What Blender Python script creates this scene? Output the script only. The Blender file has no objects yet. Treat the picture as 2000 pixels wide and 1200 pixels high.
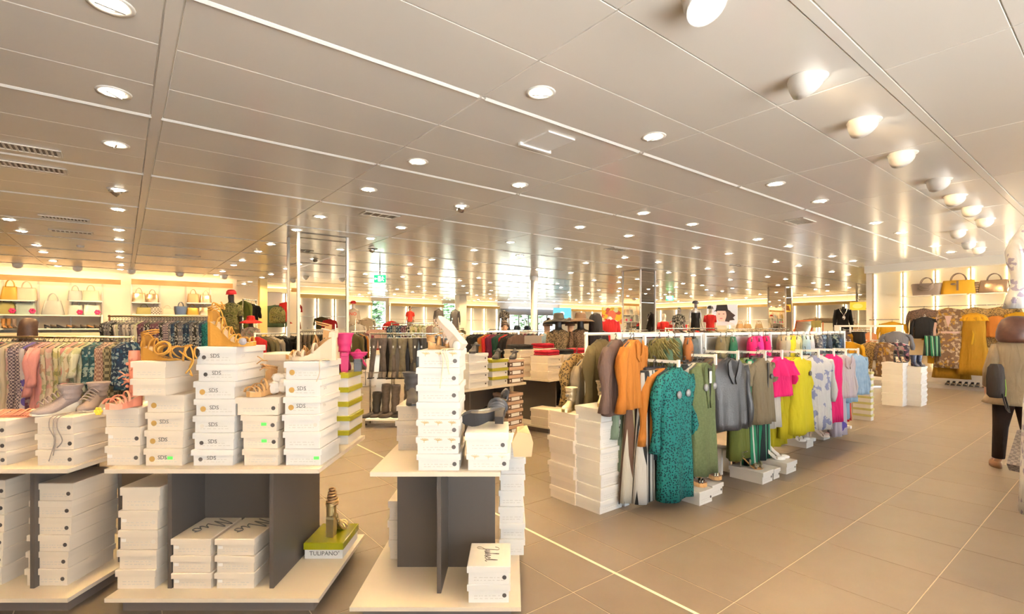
import bpy, bmesh, math, random
from math import sin, cos, pi, radians, sqrt, atan2
from mathutils import Vector, Matrix
random.seed(7)
SC = bpy.context.scene
COL = SC.collection

# ---------------------------------------------------------------- camera, sky, exposure
cam_d = bpy.data.cameras.new('camera'); cam = bpy.data.objects.new('camera', cam_d); COL.objects.link(cam)
cam.location = (0, 0, 1.5); cam.rotation_euler = (pi/2, 0, 0)
cam_d.sensor_width = 36; cam_d.lens = 970/2000*36; cam_d.shift_y = 0.02; cam_d.clip_start = 0.05; cam_d.clip_end = 300
SC.camera = cam
W = bpy.data.worlds.new('world'); SC.world = W; W.use_nodes = True
W.node_tree.nodes['Background'].inputs[0].default_value = (0.80, 0.91, 1.0, 1)
SKY = 4.5
W.node_tree.nodes['Background'].inputs[1].default_value = SKY
SC.view_settings.view_transform = 'Standard'; SC.view_settings.look = 'None'; SC.view_settings.gamma = 1
SC.view_settings.use_curve_mapping = False
SC.view_settings.exposure = 0.55
SC.cycles.max_bounces = 8; SC.cycles.diffuse_bounces = 6; SC.cycles.glossy_bounces = 3; SC.cycles.transparent_max_bounces = 8
SC.cycles.sample_clamp_indirect = 6.0; SC.cycles.caustics_reflective = False; SC.cycles.caustics_refractive = False
LAMP_W = 96.0                      # each recessed downlight
LAMP_COL = (1.0, 0.66, 0.30)

sun_d = bpy.data.lights.new('sun', 'SUN'); sun_d.energy = 660; sun_d.color = (1, .97, .92); sun_d.angle = radians(.6)
sun = bpy.data.objects.new('sun', sun_d); COL.objects.link(sun); sun.rotation_euler = Vector((cos(radians(38.1)), sin(radians(38.1)), -1.15)).to_track_quat('-Z', 'Y').to_euler()
EYE = 1.5; CEIL = 3.2; F = 970.0
RZ = radians(38.1); CR, SR = cos(RZ), sin(RZ)
def rm(X, Y): return (X*CR - Y*SR, X*SR + Y*CR)          # room grid -> world
def ux(u, d): return (u-1000)*d/F
def vz(v, d): return EYE - (v-640)*d/F

# ---------------------------------------------------------------- mesh helpers
class MB:
    def __init__(s): s.v = []; s.f = []; s.mi = []; s.cur = 0
    def add(s, vs, fs):
        b = len(s.v); s.v += [tuple(p) for p in vs]
        for f in fs: s.f.append(tuple(b+i for i in f)); s.mi.append(s.cur)
        return s
    def box(s, x0, x1, y0, y1, z0, z1, M=None):
        vs = [(x, y, z) for z in (z0, z1) for (x, y) in ((x0, y0), (x1, y0), (x1, y1), (x0, y1))]
        if M is not None: vs = [M @ Vector(p) for p in vs]
        return s.add(vs, [(3,2,1,0),(4,5,6,7),(0,1,5,4),(1,2,6,5),(2,3,7,6),(3,0,4,7)])
    def loft(s, rings, cap0=True, cap1=True, closed=True):
        n = len(rings[0]); vs = [p for r in rings for p in r]; fs = []
        for i in range(len(rings)-1):
            for j in range(n if closed else n-1):
                k = (j+1) % n
                fs.append((i*n+j, i*n+k, (i+1)*n+k, (i+1)*n+j))
        if cap0: fs.append(tuple(reversed(range(n))))
        if cap1: fs.append(tuple(range((len(rings)-1)*n, len(rings)*n)))
        return s.add(vs, fs)
    def tube(s, pts, r, n=6, caps=True, flat=None):
        pts = [Vector(p) for p in pts]; rings = []; up = Vector((0, 0, 1)); prev = None
        for i, p in enumerate(pts):
            t = (pts[min(i+1, len(pts)-1)] - pts[max(i-1, 0)])
            if t.length < 1e-9: t = Vector((0, 0, 1))
            t.normalize()
            if prev is None:
                a = t.cross(up)
                if a.length < 0.05: a = t.cross(Vector((0, 1, 0)))
            else:
                a = prev - t*prev.dot(t)
                if a.length < 1e-6: a = t.cross(up)
            a.normalize(); prev = a; b = t.cross(a)
            rr = r[i] if isinstance(r, (list, tuple)) else r
            fb = flat if flat else 1.0
            rings.append([p + a*(rr*cos(2*pi*k/n)) + b*(rr*fb*sin(2*pi*k/n)) for k in range(n)])
        return s.loft(rings, caps, caps)
    def lathe(s, prof, n=16, c=(0, 0, 0), M=None):
        rings = [[Vector((c[0]+r*cos(2*pi*k/n), c[1]+r*sin(2*pi*k/n), c[2]+z)) for k in range(n)] for r, z in prof]
        if M is not None: rings = [[M @ p for p in r] for r in rings]
        return s.loft(rings)
    def prism(s, poly, y0, y1):                     # polygon in xz, thickness along y
        n = len(poly)
        vs = [(x, y0, z) for x, z in poly] + [(x, y1, z) for x, z in poly]
        fs = [tuple(range(n)), tuple(reversed(range(n, 2*n)))] + [(i, n+i, n+(i+1) % n, (i+1) % n) for i in range(n)]
        return s.add(vs, fs)
    def ball(s, c, r, n=10, m=7):
        if not isinstance(r, (tuple, list)): r = (r, r, r)
        rings = []
        for i in range(m+1):
            a = -pi/2 + pi*i/m; q = max(cos(a), 0.02)
            rings.append([(c[0]+r[0]*q*cos(2*pi*k/n), c[1]+r[1]*q*sin(2*pi*k/n), c[2]+r[2]*sin(a)) for k in range(n)])
        return s.loft(rings)
    def mesh(s, name, smooth=False):
        me = bpy.data.meshes.new(name); me.from_pydata(s.v, [], s.f)
        bm = bmesh.new(); bm.from_mesh(me); bmesh.ops.recalc_face_normals(bm, faces=bm.faces); bm.to_mesh(me); bm.free()
        if any(s.mi): me.polygons.foreach_set('material_index', s.mi)
        if smooth: me.polygons.foreach_set('use_smooth', [True]*len(me.polygons))
        return me
def link(name, me, m=None, parent=None, loc=None, rot=None, scale=None):
    o = bpy.data.objects.new(name, me); COL.objects.link(o)
    if m is not None:
        if not me.materials: me.materials.append(None)
        if me.users <= 1 and me.materials[0] is None: me.materials[0] = m
        else:
            o.material_slots[0].link = 'OBJECT'; o.material_slots[0].material = m
    if parent is not None: o.parent = parent
    if loc: o.location = loc
    if rot: o.rotation_euler = rot
    if scale: o.scale = scale if isinstance(scale, (tuple, list)) else (scale,)*3
    return o
def build(mb, name, m, parent=None, smooth=False, loc=None, rot=None, scale=None):
    me = mb.mesh(name, smooth); ms = m if isinstance(m, (list, tuple)) else [m]
    for x in ms: me.materials.append(x)
    o = bpy.data.objects.new(name, me); COL.objects.link(o)
    if parent is not None: o.parent = parent
    if loc: o.location = loc
    if rot: o.rotation_euler = rot
    if scale: o.scale = scale if isinstance(scale, (tuple, list)) else (scale,)*3
    return o
def tag(o, label, cat, group=None):
    o['label'] = label; o['category'] = cat
    if group: o['group'] = group
    return o
def thing(name, label, cat, loc=(0, 0, 0), rz=0, group=None, rot=None, scale=None):
    o = bpy.data.objects.new(name, None); COL.objects.link(o); o.empty_display_size = 0.05
    o.location = loc; o.rotation_euler = rot if rot else (0, 0, rz)
    if scale: o.scale = scale if isinstance(scale, (tuple, list)) else (scale,)*3
    return tag(o, label, cat, group)
def struct(o): o['kind'] = 'structure'; return o
ORD = ['', 'first', 'second', 'third', 'fourth', 'fifth', 'sixth', 'seventh', 'eighth', 'ninth', 'tenth', 'eleventh', 'twelfth', 'thirteenth', 'fourteenth', 'fifteenth', 'sixteenth', 'seventeenth', 'eighteenth', 'nineteenth', 'twentieth'] + ['twenty-'+x for x in ('first', 'second', 'third', 'fourth', 'fifth', 'sixth', 'seventh', 'eighth', 'ninth')] + ['thirtieth'] + ['thirty-'+x for x in ('first', 'second', 'third', 'fourth', 'fifth', 'sixth', 'seventh', 'eighth', 'ninth')] + ['fortieth']
CACHE = {}
def cached(key, fn):
    if key not in CACHE: CACHE[key] = fn()
    return CACHE[key]

# ---------------------------------------------------------------- materials
MATS = {}
def mat(col, rough=0.6, metal=0.0, kind=None, c2=None, c3=None, sc=10.0, emit=0.0, bump=0.0, spec=None, var=0.0, sheen=0.0, key='', fold=False):
    k = (tuple(col), rough, metal, kind, c2, c3, sc, emit, bump, spec, var, sheen, fold)
    if k in MATS: return MATS[k]
    m = bpy.data.materials.new((key or kind or 'plain') + '_material'); m.use_nodes = True; nt = m.node_tree; N = nt.nodes; L = nt.links
    p = N['Principled BSDF']; p.inputs['Roughness'].default_value = rough; p.inputs['Metallic'].default_value = metal
    if spec is not None: p.inputs['Specular IOR Level'].default_value = spec
    if sheen: p.inputs['Sheen Weight'].default_value = sheen
    c4 = lambda c: (c[0], c[1], c[2], 1)
    p.inputs['Base Color'].default_value = c4(col)
    if emit:
        p.inputs['Emission Color'].default_value = c4(col); p.inputs['Emission Strength'].default_value = emit
    tc = N.new('ShaderNodeTexCoord'); out = tc.outputs['Object']
    def ramp(src, stops, const=True):
        r = N.new('ShaderNodeValToRGB'); r.color_ramp.interpolation = 'CONSTANT' if const else 'LINEAR'
        e = r.color_ramp.elements
        while len(e) < len(stops): e.new(0.5)
        for i, (pos, c) in enumerate(stops): e[i].position = pos; e[i].color = c4(c)
        L.new(src, r.inputs[0]); return r.outputs[0]
    colout = None
    if kind == 'floral':
        v = N.new('ShaderNodeTexVoronoi'); v.inputs['Scale'].default_value = sc; v.inputs['Randomness'].default_value = 1
        nz = N.new('ShaderNodeTexNoise'); nz.inputs['Scale'].default_value = sc*1.3; L.new(out, nz.inputs['Vector'])
        mx = N.new('ShaderNodeVectorMath'); mx.operation = 'MULTIPLY_ADD'; L.new(nz.outputs['Color'], mx.inputs[0]); mx.inputs[1].default_value = (1.2/sc,)*3; L.new(out, mx.inputs[2])
        L.new(mx.outputs[0], v.inputs['Vector'])
        sp = N.new('ShaderNodeSeparateColor'); L.new(v.outputs['Color'], sp.inputs[0])
        colout = ramp(sp.outputs[0], [(0, col), (0.45, c2), (0.72, c3 or c2), (0.88, col)])
    elif kind == 'leopard':
        v = N.new('ShaderNodeTexVoronoi'); v.inputs['Scale'].default_value = sc; L.new(out, v.inputs['Vector'])
        nz = N.new('ShaderNodeTexNoise'); nz.inputs['Scale'].default_value = sc*1.5; L.new(out, nz.inputs['Vector'])
        ad = N.new('ShaderNodeMath'); ad.operation = 'MULTIPLY_ADD'; L.new(nz.outputs[0], ad.inputs[0]); ad.inputs[1].default_value = 0.5; L.new(v.outputs['Distance'], ad.inputs[2])
        colout = ramp(ad.outputs[0], [(0, c3 or c2), (0.42, c2), (0.66, col)])
    elif kind == 'camo':
        nz = N.new('ShaderNodeTexNoise'); nz.inputs['Scale'].default_value = sc; nz.inputs['Detail'].default_value = 3; L.new(out, nz.inputs['Vector'])
        colout = ramp(nz.outputs[0], [(0, col), (0.44, c2), (0.54, c3 or col), (0.6, c2)])
    elif kind in ('stripe', 'hstripe'):
        sx = N.new('ShaderNodeSeparateXYZ'); L.new(out, sx.inputs[0])
        src = sx.outputs['Z'] if kind == 'hstripe' else None
        if src is None:
            a = N.new('ShaderNodeMath'); a.operation = 'ADD'; L.new(sx.outputs['X'], a.inputs[0]); L.new(sx.outputs['Y'], a.inputs[1]); src = a.outputs[0]
        mu = N.new('ShaderNodeMath'); mu.operation = 'MULTIPLY'; L.new(src, mu.inputs[0]); mu.inputs[1].default_value = sc
        fr = N.new('ShaderNodeMath'); fr.operation = 'FRACT'; L.new(mu.outputs[0], fr.inputs[0])
        colout = ramp(fr.outputs[0], [(0, col), (0.4, c2), (0.7, c3 or col), (0.8, c2)])
    elif kind == 'check':
        w = N.new('ShaderNodeTexChecker'); w.inputs['Scale'].default_value = sc; w.inputs[1].default_value = c4(col); w.inputs[2].default_value = c4(c2); L.new(out, w.inputs['Vector']); colout = w.outputs[0]
    elif kind == 'blur':
        nz = N.new('ShaderNodeTexNoise'); nz.inputs['Scale'].default_value = sc; L.new(out, nz.inputs['Vector'])
        colout = ramp(nz.outputs[0], [(0.3, col), (0.7, c2)], False)
    elif kind == 'wood':
        mp = N.new('ShaderNodeMapping'); mp.inputs['Scale'].default_value = (1, 1, 9); L.new(out, mp.inputs[0])
        nz = N.new('ShaderNodeTexNoise'); nz.inputs['Scale'].default_value = sc; nz.inputs['Detail'].default_value = 5; L.new(mp.outputs[0], nz.inputs['Vector'])
        colout = ramp(nz.outputs[0], [(0.3, col), (0.7, c2)], False)
    if var:
        oi = N.new('ShaderNodeObjectInfo'); hs = N.new('ShaderNodeHueSaturation')
        mr = N.new('ShaderNodeMapRange'); L.new(oi.outputs['Random'], mr.inputs[0]); mr.inputs[3].default_value = 1-var; mr.inputs[4].default_value = 1+var
        L.new(mr.outputs[0], hs.inputs['Value'])
        if colout is not None: L.new(colout, hs.inputs['Color'])
        else: hs.inputs['Color'].default_value = c4(col)
        colout = hs.outputs[0]
    if colout is not None:
        L.new(colout, p.inputs['Base Color'])
        if emit: L.new(colout, p.inputs['Emission Color'])
    if bump:
        nb = N.new('ShaderNodeTexNoise'); nb.inputs['Scale'].default_value = 90; nb.inputs['Detail'].default_value = 3; L.new(out, nb.inputs['Vector'])
        if fold:
            mp = N.new('ShaderNodeMapping'); mp.inputs['Scale'].default_value = (1, .5, .16); L.new(out, mp.inputs[0]); L.new(mp.outputs[0], nb.inputs['Vector']); nb.inputs['Scale'].default_value = 22; nb.inputs['Distortion'].default_value = .6
        bp = N.new('ShaderNodeBump'); bp.inputs['Strength'].default_value = bump; bp.inputs['Distance'].default_value = 0.03 if fold else 0.01; L.new(nb.outputs[0], bp.inputs['Height']); L.new(bp.outputs[0], p.inputs['Normal'])
    MATS[k] = m; return m
def cloth(c, **k):
    dk = lambda q: tuple(v*.60 for v in q)
    for n_ in ('c2', 'c3'):
        if k.get(n_): k[n_] = dk(k[n_])
    return mat(dk(c), 0.85, bump=0.7, spec=0.2, fold=True, **k)
def glass_mat(tint=(1, 1, 1), refl=0.12):
    k = ('glass', tint, refl)
    if k in MATS: return MATS[k]
    m = bpy.data.materials.new('glass_material'); m.use_nodes = True; nt = m.node_tree; N = nt.nodes; N.clear()
    o = N.new('ShaderNodeOutputMaterial'); mx = N.new('ShaderNodeMixShader'); t = N.new('ShaderNodeBsdfTransparent'); g = N.new('ShaderNodeBsdfGlossy')
    t.inputs[0].default_value = (*tint, 1); g.inputs['Roughness'].default_value = 0.02
    fr = N.new('ShaderNodeFresnel'); fr.inputs[0].default_value = 1.45
    nt.links.new(fr.outputs[0], mx.inputs[0]); nt.links.new(t.outputs[0], mx.inputs[1]); nt.links.new(g.outputs[0], mx.inputs[2]); nt.links.new(mx.outputs[0], o.inputs[0])
    MATS[k] = m; return m
WHITE = mat((.86, .85, .83), .45, key='white_lacquer')
OFFW = mat((.80, .77, .70), .6, key='off_white')
GREY = mat((.075, .063, .054), .38, key='grey_panel')
BLACK = mat((.015, .015, .017), .4, key='black')
STEEL = mat((.75, .74, .72), .25, 1.0, key='steel')
BRASS = mat((.80, .62, .34), .3, 1.0, key='brass')
MIRROR = mat((.90, .88, .82), .01, 1.0, key='mirror')
WOOD = mat((.62, .36, .12), .5, kind='wood', c2=(.50, .27, .08), sc=3)
WOODP = mat((.78, .66, .46), .5, kind='wood', c2=(.70, .57, .38), sc=3)
GLASS = glass_mat()

_txt = {}
def text_mesh(s, size=0.04, shear=0.0, bold=0.0):
    k = (s, size, shear, bold)
    if k not in _txt:
        cu = bpy.data.curves.new('lettering', 'FONT'); cu.body = s; cu.size = size; cu.shear = shear; cu.align_x = 'CENTER'; cu.align_y = 'CENTER'; cu.extrude = 0.0006; cu.offset = bold; cu.resolution_u = 2
        o = bpy.data.objects.new('lettering', cu); COL.objects.link(o)
        dg = bpy.context.evaluated_depsgraph_get(); me = bpy.data.meshes.new_from_object(o.evaluated_get(dg)); me.name = 'lettering'
        COL.objects.unlink(o); bpy.data.objects.remove(o); bpy.data.curves.remove(cu)
        me.materials.clear(); _txt[k] = me
    return _txt[k]
INK = mat((.10, .09, .08), .6, key='ink'); FAINT = mat((.52, .48, .43), .7, key='faint_ink'); GOLDINK = mat((.50, .36, .16), .5, key='gold_ink')
def text(s, parent, loc, size=0.04, rot=(pi/2, 0, 0), m=None, shear=0.0, bold=0.0):
    return link('lettering', text_mesh(s, size, shear, bold), m or INK, parent, loc, rot)
# ================================================================= THE ROOM
X0, X1, Y0, Y1 = -14.0, 30.0, -3.0, 26.5
def room_root(name):
    o = bpy.data.objects.new(name, None); COL.objects.link(o); o.rotation_euler = (0, 0, RZ); return struct(o)
def in_view(X, Y, z, m=120):
    x, y = rm(X, Y)
    if y < 0.3: return None
    u = 1000+F*x/y; v = 640-F*(z-EYE)/y
    return y if (-m < u < 2000+m and -m < v < 1200+m) else None
# ---- floor
floor = room_root('floor')
GROUT = mat((.62, .50, .36), .7, key='grout')
build(MB().box(X0, X1, Y0, Y1, -0.05, -0.003), 'grout_bed', GROUT, floor)
TILE = mat((.185, .148, .112), .36, kind='blur', c2=(.172, .133, .098), sc=4.0, var=.05, bump=.02, spec=.5, key='floor_tile')
T = 0.6155; TX, TY = 2.01-5*T, 2.0-9*T
cells = []
i0 = math.floor((X0-TX)/T); i1 = math.ceil((X1-TX)/T); j0 = math.floor((Y0-TY)/T); j1 = math.ceil((Y1-TY)/T)
for i in range(i0, i1):
    for j in range(j0, j1):
        cx, cy = TX+(i+.5)*T, TY+(j+.5)*T
        if not (X0 < cx < X1 and Y0 < cy < Y1): continue
        d = in_view(cx, cy, 0, 250); cells.append((d if d else 999, cx, cy))
cells.sort()
def tile_mesh(g=.0025, b=.002):
    h = T/2-g; mb = MB(); r0 = [(-h, -h, -.012), (h, -h, -.012), (h, h, -.012), (-h, h, -.012)]
    r1 = [(x, y, -.0015) for x, y, _ in r0]; r2 = [(x*(1-b/h), y*(1-b/h), 0) for x, y, _ in r0]
    return mb.loft([r0, r1, r2], False, True)
tm = tile_mesh().mesh('floor_tile'); tm.materials.append(TILE)
for d, cx, cy in cells[:290]:
    link('floor_tile', tm, None, floor, (cx, cy, 0))
mb = MB(); h = T/2-.003
for d, cx, cy in cells[290:]: mb.add([(cx-h, cy-h, 0), (cx+h, cy-h, 0), (cx+h, cy+h, 0), (cx-h, cy+h, 0)], [(0, 1, 2, 3)])
o = build(mb, 'far_floor_tiles', TILE, floor); o['kind'] = 'stuff'
build(MB().box(2.355, 2.375, Y0, Y1, -.002, .0012), 'expansion_strip', mat((.78, .66, .48), .5, key='strip'), floor)
# ---- ceiling
ceiling = room_root('ceiling')
PANEL = mat((.91, .88, .83), .20, kind='blur', c2=(.89, .86, .81), sc=.8, spec=.85, var=.012, key='ceiling_panel')
RECESS = mat((.90, .88, .84), .5, key='ceiling_recess')
build(MB().box(X0, X1, Y0, Y1, CEIL+.012, CEIL+.06), 'backing_board', RECESS, ceiling)
PX, PY = 1.873, 0.638
gx0, gy0 = 0.215, 1.105
pan = []
for i in range(-8, 17):
    xa, xb = gx0+i*PX, gx0+(i+1)*PX
    xa += (.045 if i == 0 else .006); xb -= (.045 if i == -1 else .006)
    for j in range(-7, 40):
        ya, yb = gy0+j*PY, gy0+(j+1)*PY
        ya += (.042 if j == 0 else .016 if j % 3 == 0 else .0028); yb -= (.042 if j == -1 else .016 if (j+1) % 3 == 0 else .0028)
        if xa < X0 or xb > X1 or ya < Y0 or yb > Y1: continue
        d = in_view((xa+xb)/2, (ya+yb)/2, CEIL, 300); pan.append((d if d else 999, xa, xb, ya, yb))
pan.sort()
def panel_mb(mb, xa, xb, ya, yb, ox=0, oy=0, b=.003):
    r0 = [(xa-ox, ya-oy, CEIL+.012), (xb-ox, ya-oy, CEIL+.012), (xb-ox, yb-oy, CEIL+.012), (xa-ox, yb-oy, CEIL+.012)]
    c = ((xa+xb)/2-ox, (ya+yb)/2-oy)
    r1 = [(x, y, CEIL+b) for x, y, _ in r0]; r2 = [(x-math.copysign(b, x-c[0]), y-math.copysign(b, y-c[1]), CEIL) for x, y, _ in r0]
    return mb.loft([r0, r1, r2], False, True)
for d, xa, xb, ya, yb in pan[:290]:
    key = ('pan', round(xb-xa, 4), round(yb-ya, 4))
    me = cached(key, lambda: panel_mb(MB(), -(xb-xa)/2, (xb-xa)/2, -(yb-ya)/2, (yb-ya)/2).mesh('ceiling_panel'))
    if not me.materials: me.materials.append(PANEL)
    link('ceiling_panel', me, None, ceiling, ((xa+xb)/2, (ya+yb)/2, 0))
mb = MB()
for d, xa, xb, ya, yb in pan[290:]: panel_mb(mb, xa, xb, ya, yb)
o = build(mb, 'far_ceiling_panels', PANEL, ceiling); o['kind'] = 'stuff'
build(MB().box(gx0-.036, gx0+.036, Y0, Y1, CEIL-.004, CEIL+.011), 'trim_strip', PANEL, ceiling)
build(MB().box(X0, X1, gy0-.032, gy0+.032, CEIL-.004, CEIL+.011), 'trim_strip', PANEL, ceiling)
JS = mat((.95, .95, .93), .5, key='added_joint_strip')  # made-up strips, white and sloped so the wide joints look daylit
for j in ():
    y = gy0+j*PY
    if j % 3 or j == 0 or y < Y0 or y > Y1: continue
for j in [q for q in range(-6, 40) if q % 3 == 0 and q != 0]:
    y = gy0+j*PY
    if y < Y0+.1 or y > Y1-.1: continue
    mb = MB()
    for i in range(-8, 17):
        xa, xb = max(X0, gx0+i*PX+.03), min(X1, gx0+(i+1)*PX-.03)
        if xb-xa < .1: continue
        mb.loft([[(x, y-.014, CEIL+.010), (x, y-.010, CEIL-.001), (x, y+.010, CEIL-.011), (x, y+.013, CEIL-.002), (x, y+.014, CEIL+.010)] for x in (xa, xb)])
    build(mb, 'added_joint_strip', JS, ceiling)['kind'] = 'stuff'
# ---- walls
WALLM = mat((.84, .78, .68), .7, kind='blur', c2=(.82, .76, .66), sc=1.2, key='wall_paint')
WALLW = mat((.88, .86, .82), .6, key='wall_white')
LED = mat((1.0, .86, .60), .5, emit=6.0, key='led_strip')
ADDED_COVE = mat((1.0, .72, .36), .5, emit=3.2, key='added_cove_strip')  # unseen glowing strips added above headers and valances to brighten the ceiling
GOLDH = mat((.72, .52, .22), .35, .6, key='gold_header')
def wall(name, boxes, m):
    r = room_root(name)
    for b in boxes: build(MB().box(*b), 'wall_panel', m, r)
    return r
wall_left = wall('wall_left', [(X0, 3.2, 20.0, 20.25, 0, CEIL)], WALLM)
wall_back = wall('wall_back', [(3.0, 7.6, 22.7, 22.95, 0, CEIL), (2.95, 3.2, 20.25, 22.95, 0, CEIL), (7.4, 7.6, 22.95, 26.5, 0, CEIL)], WALLM)
wall_side = wall('wall_side', [(X0-.2, X0, Y0, 20.25, 0, CEIL)], WALLM)
# lit wall bays: back panel, gold header, uprights with light strips
def bays(root, axis, fixed, a0, a1, step, sgn, header=(2.72, 2.92), zt=2.72, gaps=()):
    """bays along room axis 'X' (fixed Y) or 'Y' (fixed X); sgn points into the room"""
    n = max(1, round((a1-a0)/step)); st = (a1-a0)/n
    def bx(a, b, o0, o1, z0, z1):
        lo, hi = sorted((fixed+sgn*o0, fixed+sgn*o1))
        return (a, b, lo, hi, z0, z1) if axis == 'X' else (lo, hi, a, b, z0, z1)
    build(MB().box(*bx(a0, a1, 0, .10, header[0], CEIL)), 'header_panel', WALLM, root)
    build(MB().box(*bx(a0, a1, .10, .34, header[0], header[0]+.16)), 'gold_header', GOLDH, root)
    build(MB().box(*bx(a0+.02, a1-.02, .14, .30, header[0]+.165, header[0]+.18)), 'added_cove_strip', ADDED_COVE, root)
    for k in range(n):
        a = a0+k*st
        build(MB().box(*bx(a+.05, a+st-.05, 0, .03, .05, zt)), 'bay_panel', WALLW, root)
        for q in (a+.035, a+st-.05): build(MB().box(*bx(q-.01, q+.025, .05, .07, .25, zt-.02)), 'light_strip', LED, root)
        build(MB().box(*bx(a-.03, a+.03, 0, .12, 0, zt)), 'upright', WOODP, root)
        build(MB().box(*bx(a+.03, a+st-.03, .14, .165, 1.95, 1.975)), 'hanging_bar', STEEL, root)
wall_far = wall('wall_far', [(7.6, 10.9, 26.5, 26.75, 0, CEIL), (11.75, 15.4, 26.5, 26.75, 0, CEIL), (16.4, 19.6, 26.5, 26.75, 0, CEIL), (25.0, X1, 26.5, 26.75, 0, CEIL), (19.6, 25.0, 26.5, 26.75, 2.75, CEIL), (10.9, 11.75, 26.5, 26.75, 0, .35), (10.9, 11.75, 26.5, 26.75, 3.0, CEIL), (15.4, 16.4, 26.5, 26.75, 0, .35), (15.4, 16.4, 26.5, 26.75, 3.0, CEIL)], WALLM)
bays(wall_far, 'X', 26.5, 7.7, 10.8, 1.03, -1); bays(wall_far, 'X', 26.5, 11.85, 15.3, 1.15, -1); bays(wall_far, 'X', 26.5, 16.5, 19.5, 1.0, -1); bays(wall_far, 'X', 26.5, 25.1, 29.9, 1.2, -1)
wall_right_far = wall('wall_right_far', [(X1, X1+.25, 4.0, 26.5, 0, CEIL), (X1, X1+.25, Y0, 1.5, 0, CEIL), (X1, X1+.25, 1.5, 4.0, 2.8, CEIL)], WALLM)
bays(wall_right_far, 'Y', X1, 8.5, 26.3, 1.27, -1)
bays(wall_back, 'X', 22.7, 4.5, 7.4, .97, -1, header=(2.98, 3.1), zt=2.95)
# windows in the far wall
def window(name, X, wdt, Y, z0, z1, axis='X', nx=1, nz=2, fixed_t=.06, frame=None):
    r = room_root(name); fm = frame or mat((.80, .82, .84), .4, key='window_frame')
    a0, a1 = X, X+wdt
    def bx(p, q, z0_, z1_, t): return (p, q, Y-t, Y+t, z0_, z1_) if axis == 'X' else (Y-t, Y+t, p, q, z0_, z1_)
    for p in [a0+k*(wdt/nx) for k in range(nx+1)]: build(MB().box(*bx(p-.03, p+.03, z0, z1, fixed_t)), 'mullion', fm, r)
    for z in [z0+k*(z1-z0)/nz for k in range(nz+1)]: build(MB().box(*bx(a0, a1, z-.03, z+.03, fixed_t)), 'transom', fm, r)
    for k in range(nx):
        for q in range(nz):
            build(MB().box(*bx(a0+k*wdt/nx+.03, a0+(k+1)*wdt/nx-.03, z0+q*(z1-z0)/nz+.03, z0+(q+1)*(z1-z0)/nz-.03, .004)), 'pane', GLASS, r)
    return r
window('window_1', 10.9, .85, 26.6, .35, 3.0); window('window_2', 15.4, 1.0, 26.6, .35, 3.0)
DARKF = mat((.10, .11, .12), .4, key='dark_frame')
d1 = window('door_1', 19.7, 5.2, 26.6, 0, 2.7, nx=6, nz=2, frame=DARKF)
build(MB().box(19.6, 25.0, 26.2, 26.45, 2.35, 2.75), 'lintel_box', mat((.20, .20, .20), .5, key='lintel'), d1)
build(MB().box(20.2, 25.0, 25.9, 26.1, 2.78, 2.86), 'light_trough', mat((.85, .9, 1), .5, emit=3, key='cool_trough'), d1)
window('window_3', 1.5, 2.5, X1+.1, .2, 2.8, axis='Y', nx=3, nz=2)
# shop front behind the photographer
wall_front = wall('wall_front', [(X0, -3.0, Y0-.25, Y0, 0, CEIL), (-3.0, 5.6, Y0-.25, Y0, 2.95, CEIL), (-3.0, 5.6, Y0-.25, Y0, 0, .12), (5.6, 8.0, Y0-.25, Y0, 0, CEIL), (17.6, X1, Y0-.25, Y0, 0, CEIL), (8.0, 17.6, Y0-.25, Y0, 2.95, CEIL), (8.0, 17.6, Y0-.25, Y0, 0, .12)], WALLM)
window('window_5', -3.0, 8.6, Y0-.12, .12, 2.95, nx=5, nz=2); window('window_4', 8.0, 9.6, Y0-.12, .12, 2.95, nx=6, nz=2)
bays(wall_front, 'X', Y0, 5.7, 7.9, .73, 1, header=(2.72, 2.9))
build(MB().box(-60, 60, Y1+1.2, 70, -.05, -.04), 'dark_ground', mat((.045, .055, .045), .9, kind='blur', c2=(.06, .07, .055), sc=.8, key='dark_ground'), wall_far)  # dark ground added outside to cut window glare reflected on the ceiling
# pavement outside so that the sky does not light the shop from below
build(MB().box(-40, 60, -45, 80, -.14, -.06), 'ground', mat((.50, .49, .47), .9, kind='blur', c2=(.45, .44, .43), sc=.5, key='pavement')).__setitem__('kind', 'structure')
# roof slab
build(MB().box(X0-.3, X1+.3, Y0-.3, Y1+.3, CEIL+.07, CEIL+.3), 'roof_slab', mat((.5, .5, .5), .9, key='slab'), ceiling)
# ---- right wall with display bays
wall_right = wall('wall_right', [(16.42, 17.0, Y0, 4.72, 0, CEIL), (16.30, 16.42, 4.62, 4.80, 0, 3.0)], WALLM)
BAYL = mat((.93, .86, .68), .6, key='bay_back')
build(MB().box(16.14, 16.42, Y0, 4.80, 2.99, CEIL), 'header_panel', OFFW, wall_right)
for k in range(10):
    yb = 4.66-.67*k
    if yb-.67 < Y0: break
    build(MB().box(16.30, 16.42, yb-.03, yb+.0, .35, 2.99), 'upright', mat((.80, .62, .34), .5, key='upright_oak'), wall_right)
    build(MB().box(16.39, 16.42, yb-.66, yb-.03, .35, 2.99), 'bay_panel', BAYL, wall_right)
    for q in (yb-.055, yb-.65): build(MB().box(16.37, 16.385, q, q+.015, .4, 2.95), 'light_strip', LED, wall_right)
    if k > 0:
        build(MB().box(16.08, 16.38, yb-.65, yb-.02, 2.30, 2.325), 'bag_shelf', mat((.92, .85, .70), .3, key='shelf_glass'), wall_right)
        build(MB().box(16.06, 16.085, yb-.67, yb, 2.02, 2.04), 'hanging_bar', STEEL, wall_right)
    else: build(MB().box(16.06, 16.085, yb-.67, yb, 1.70, 1.72), 'hanging_bar', STEEL, wall_right)
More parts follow.
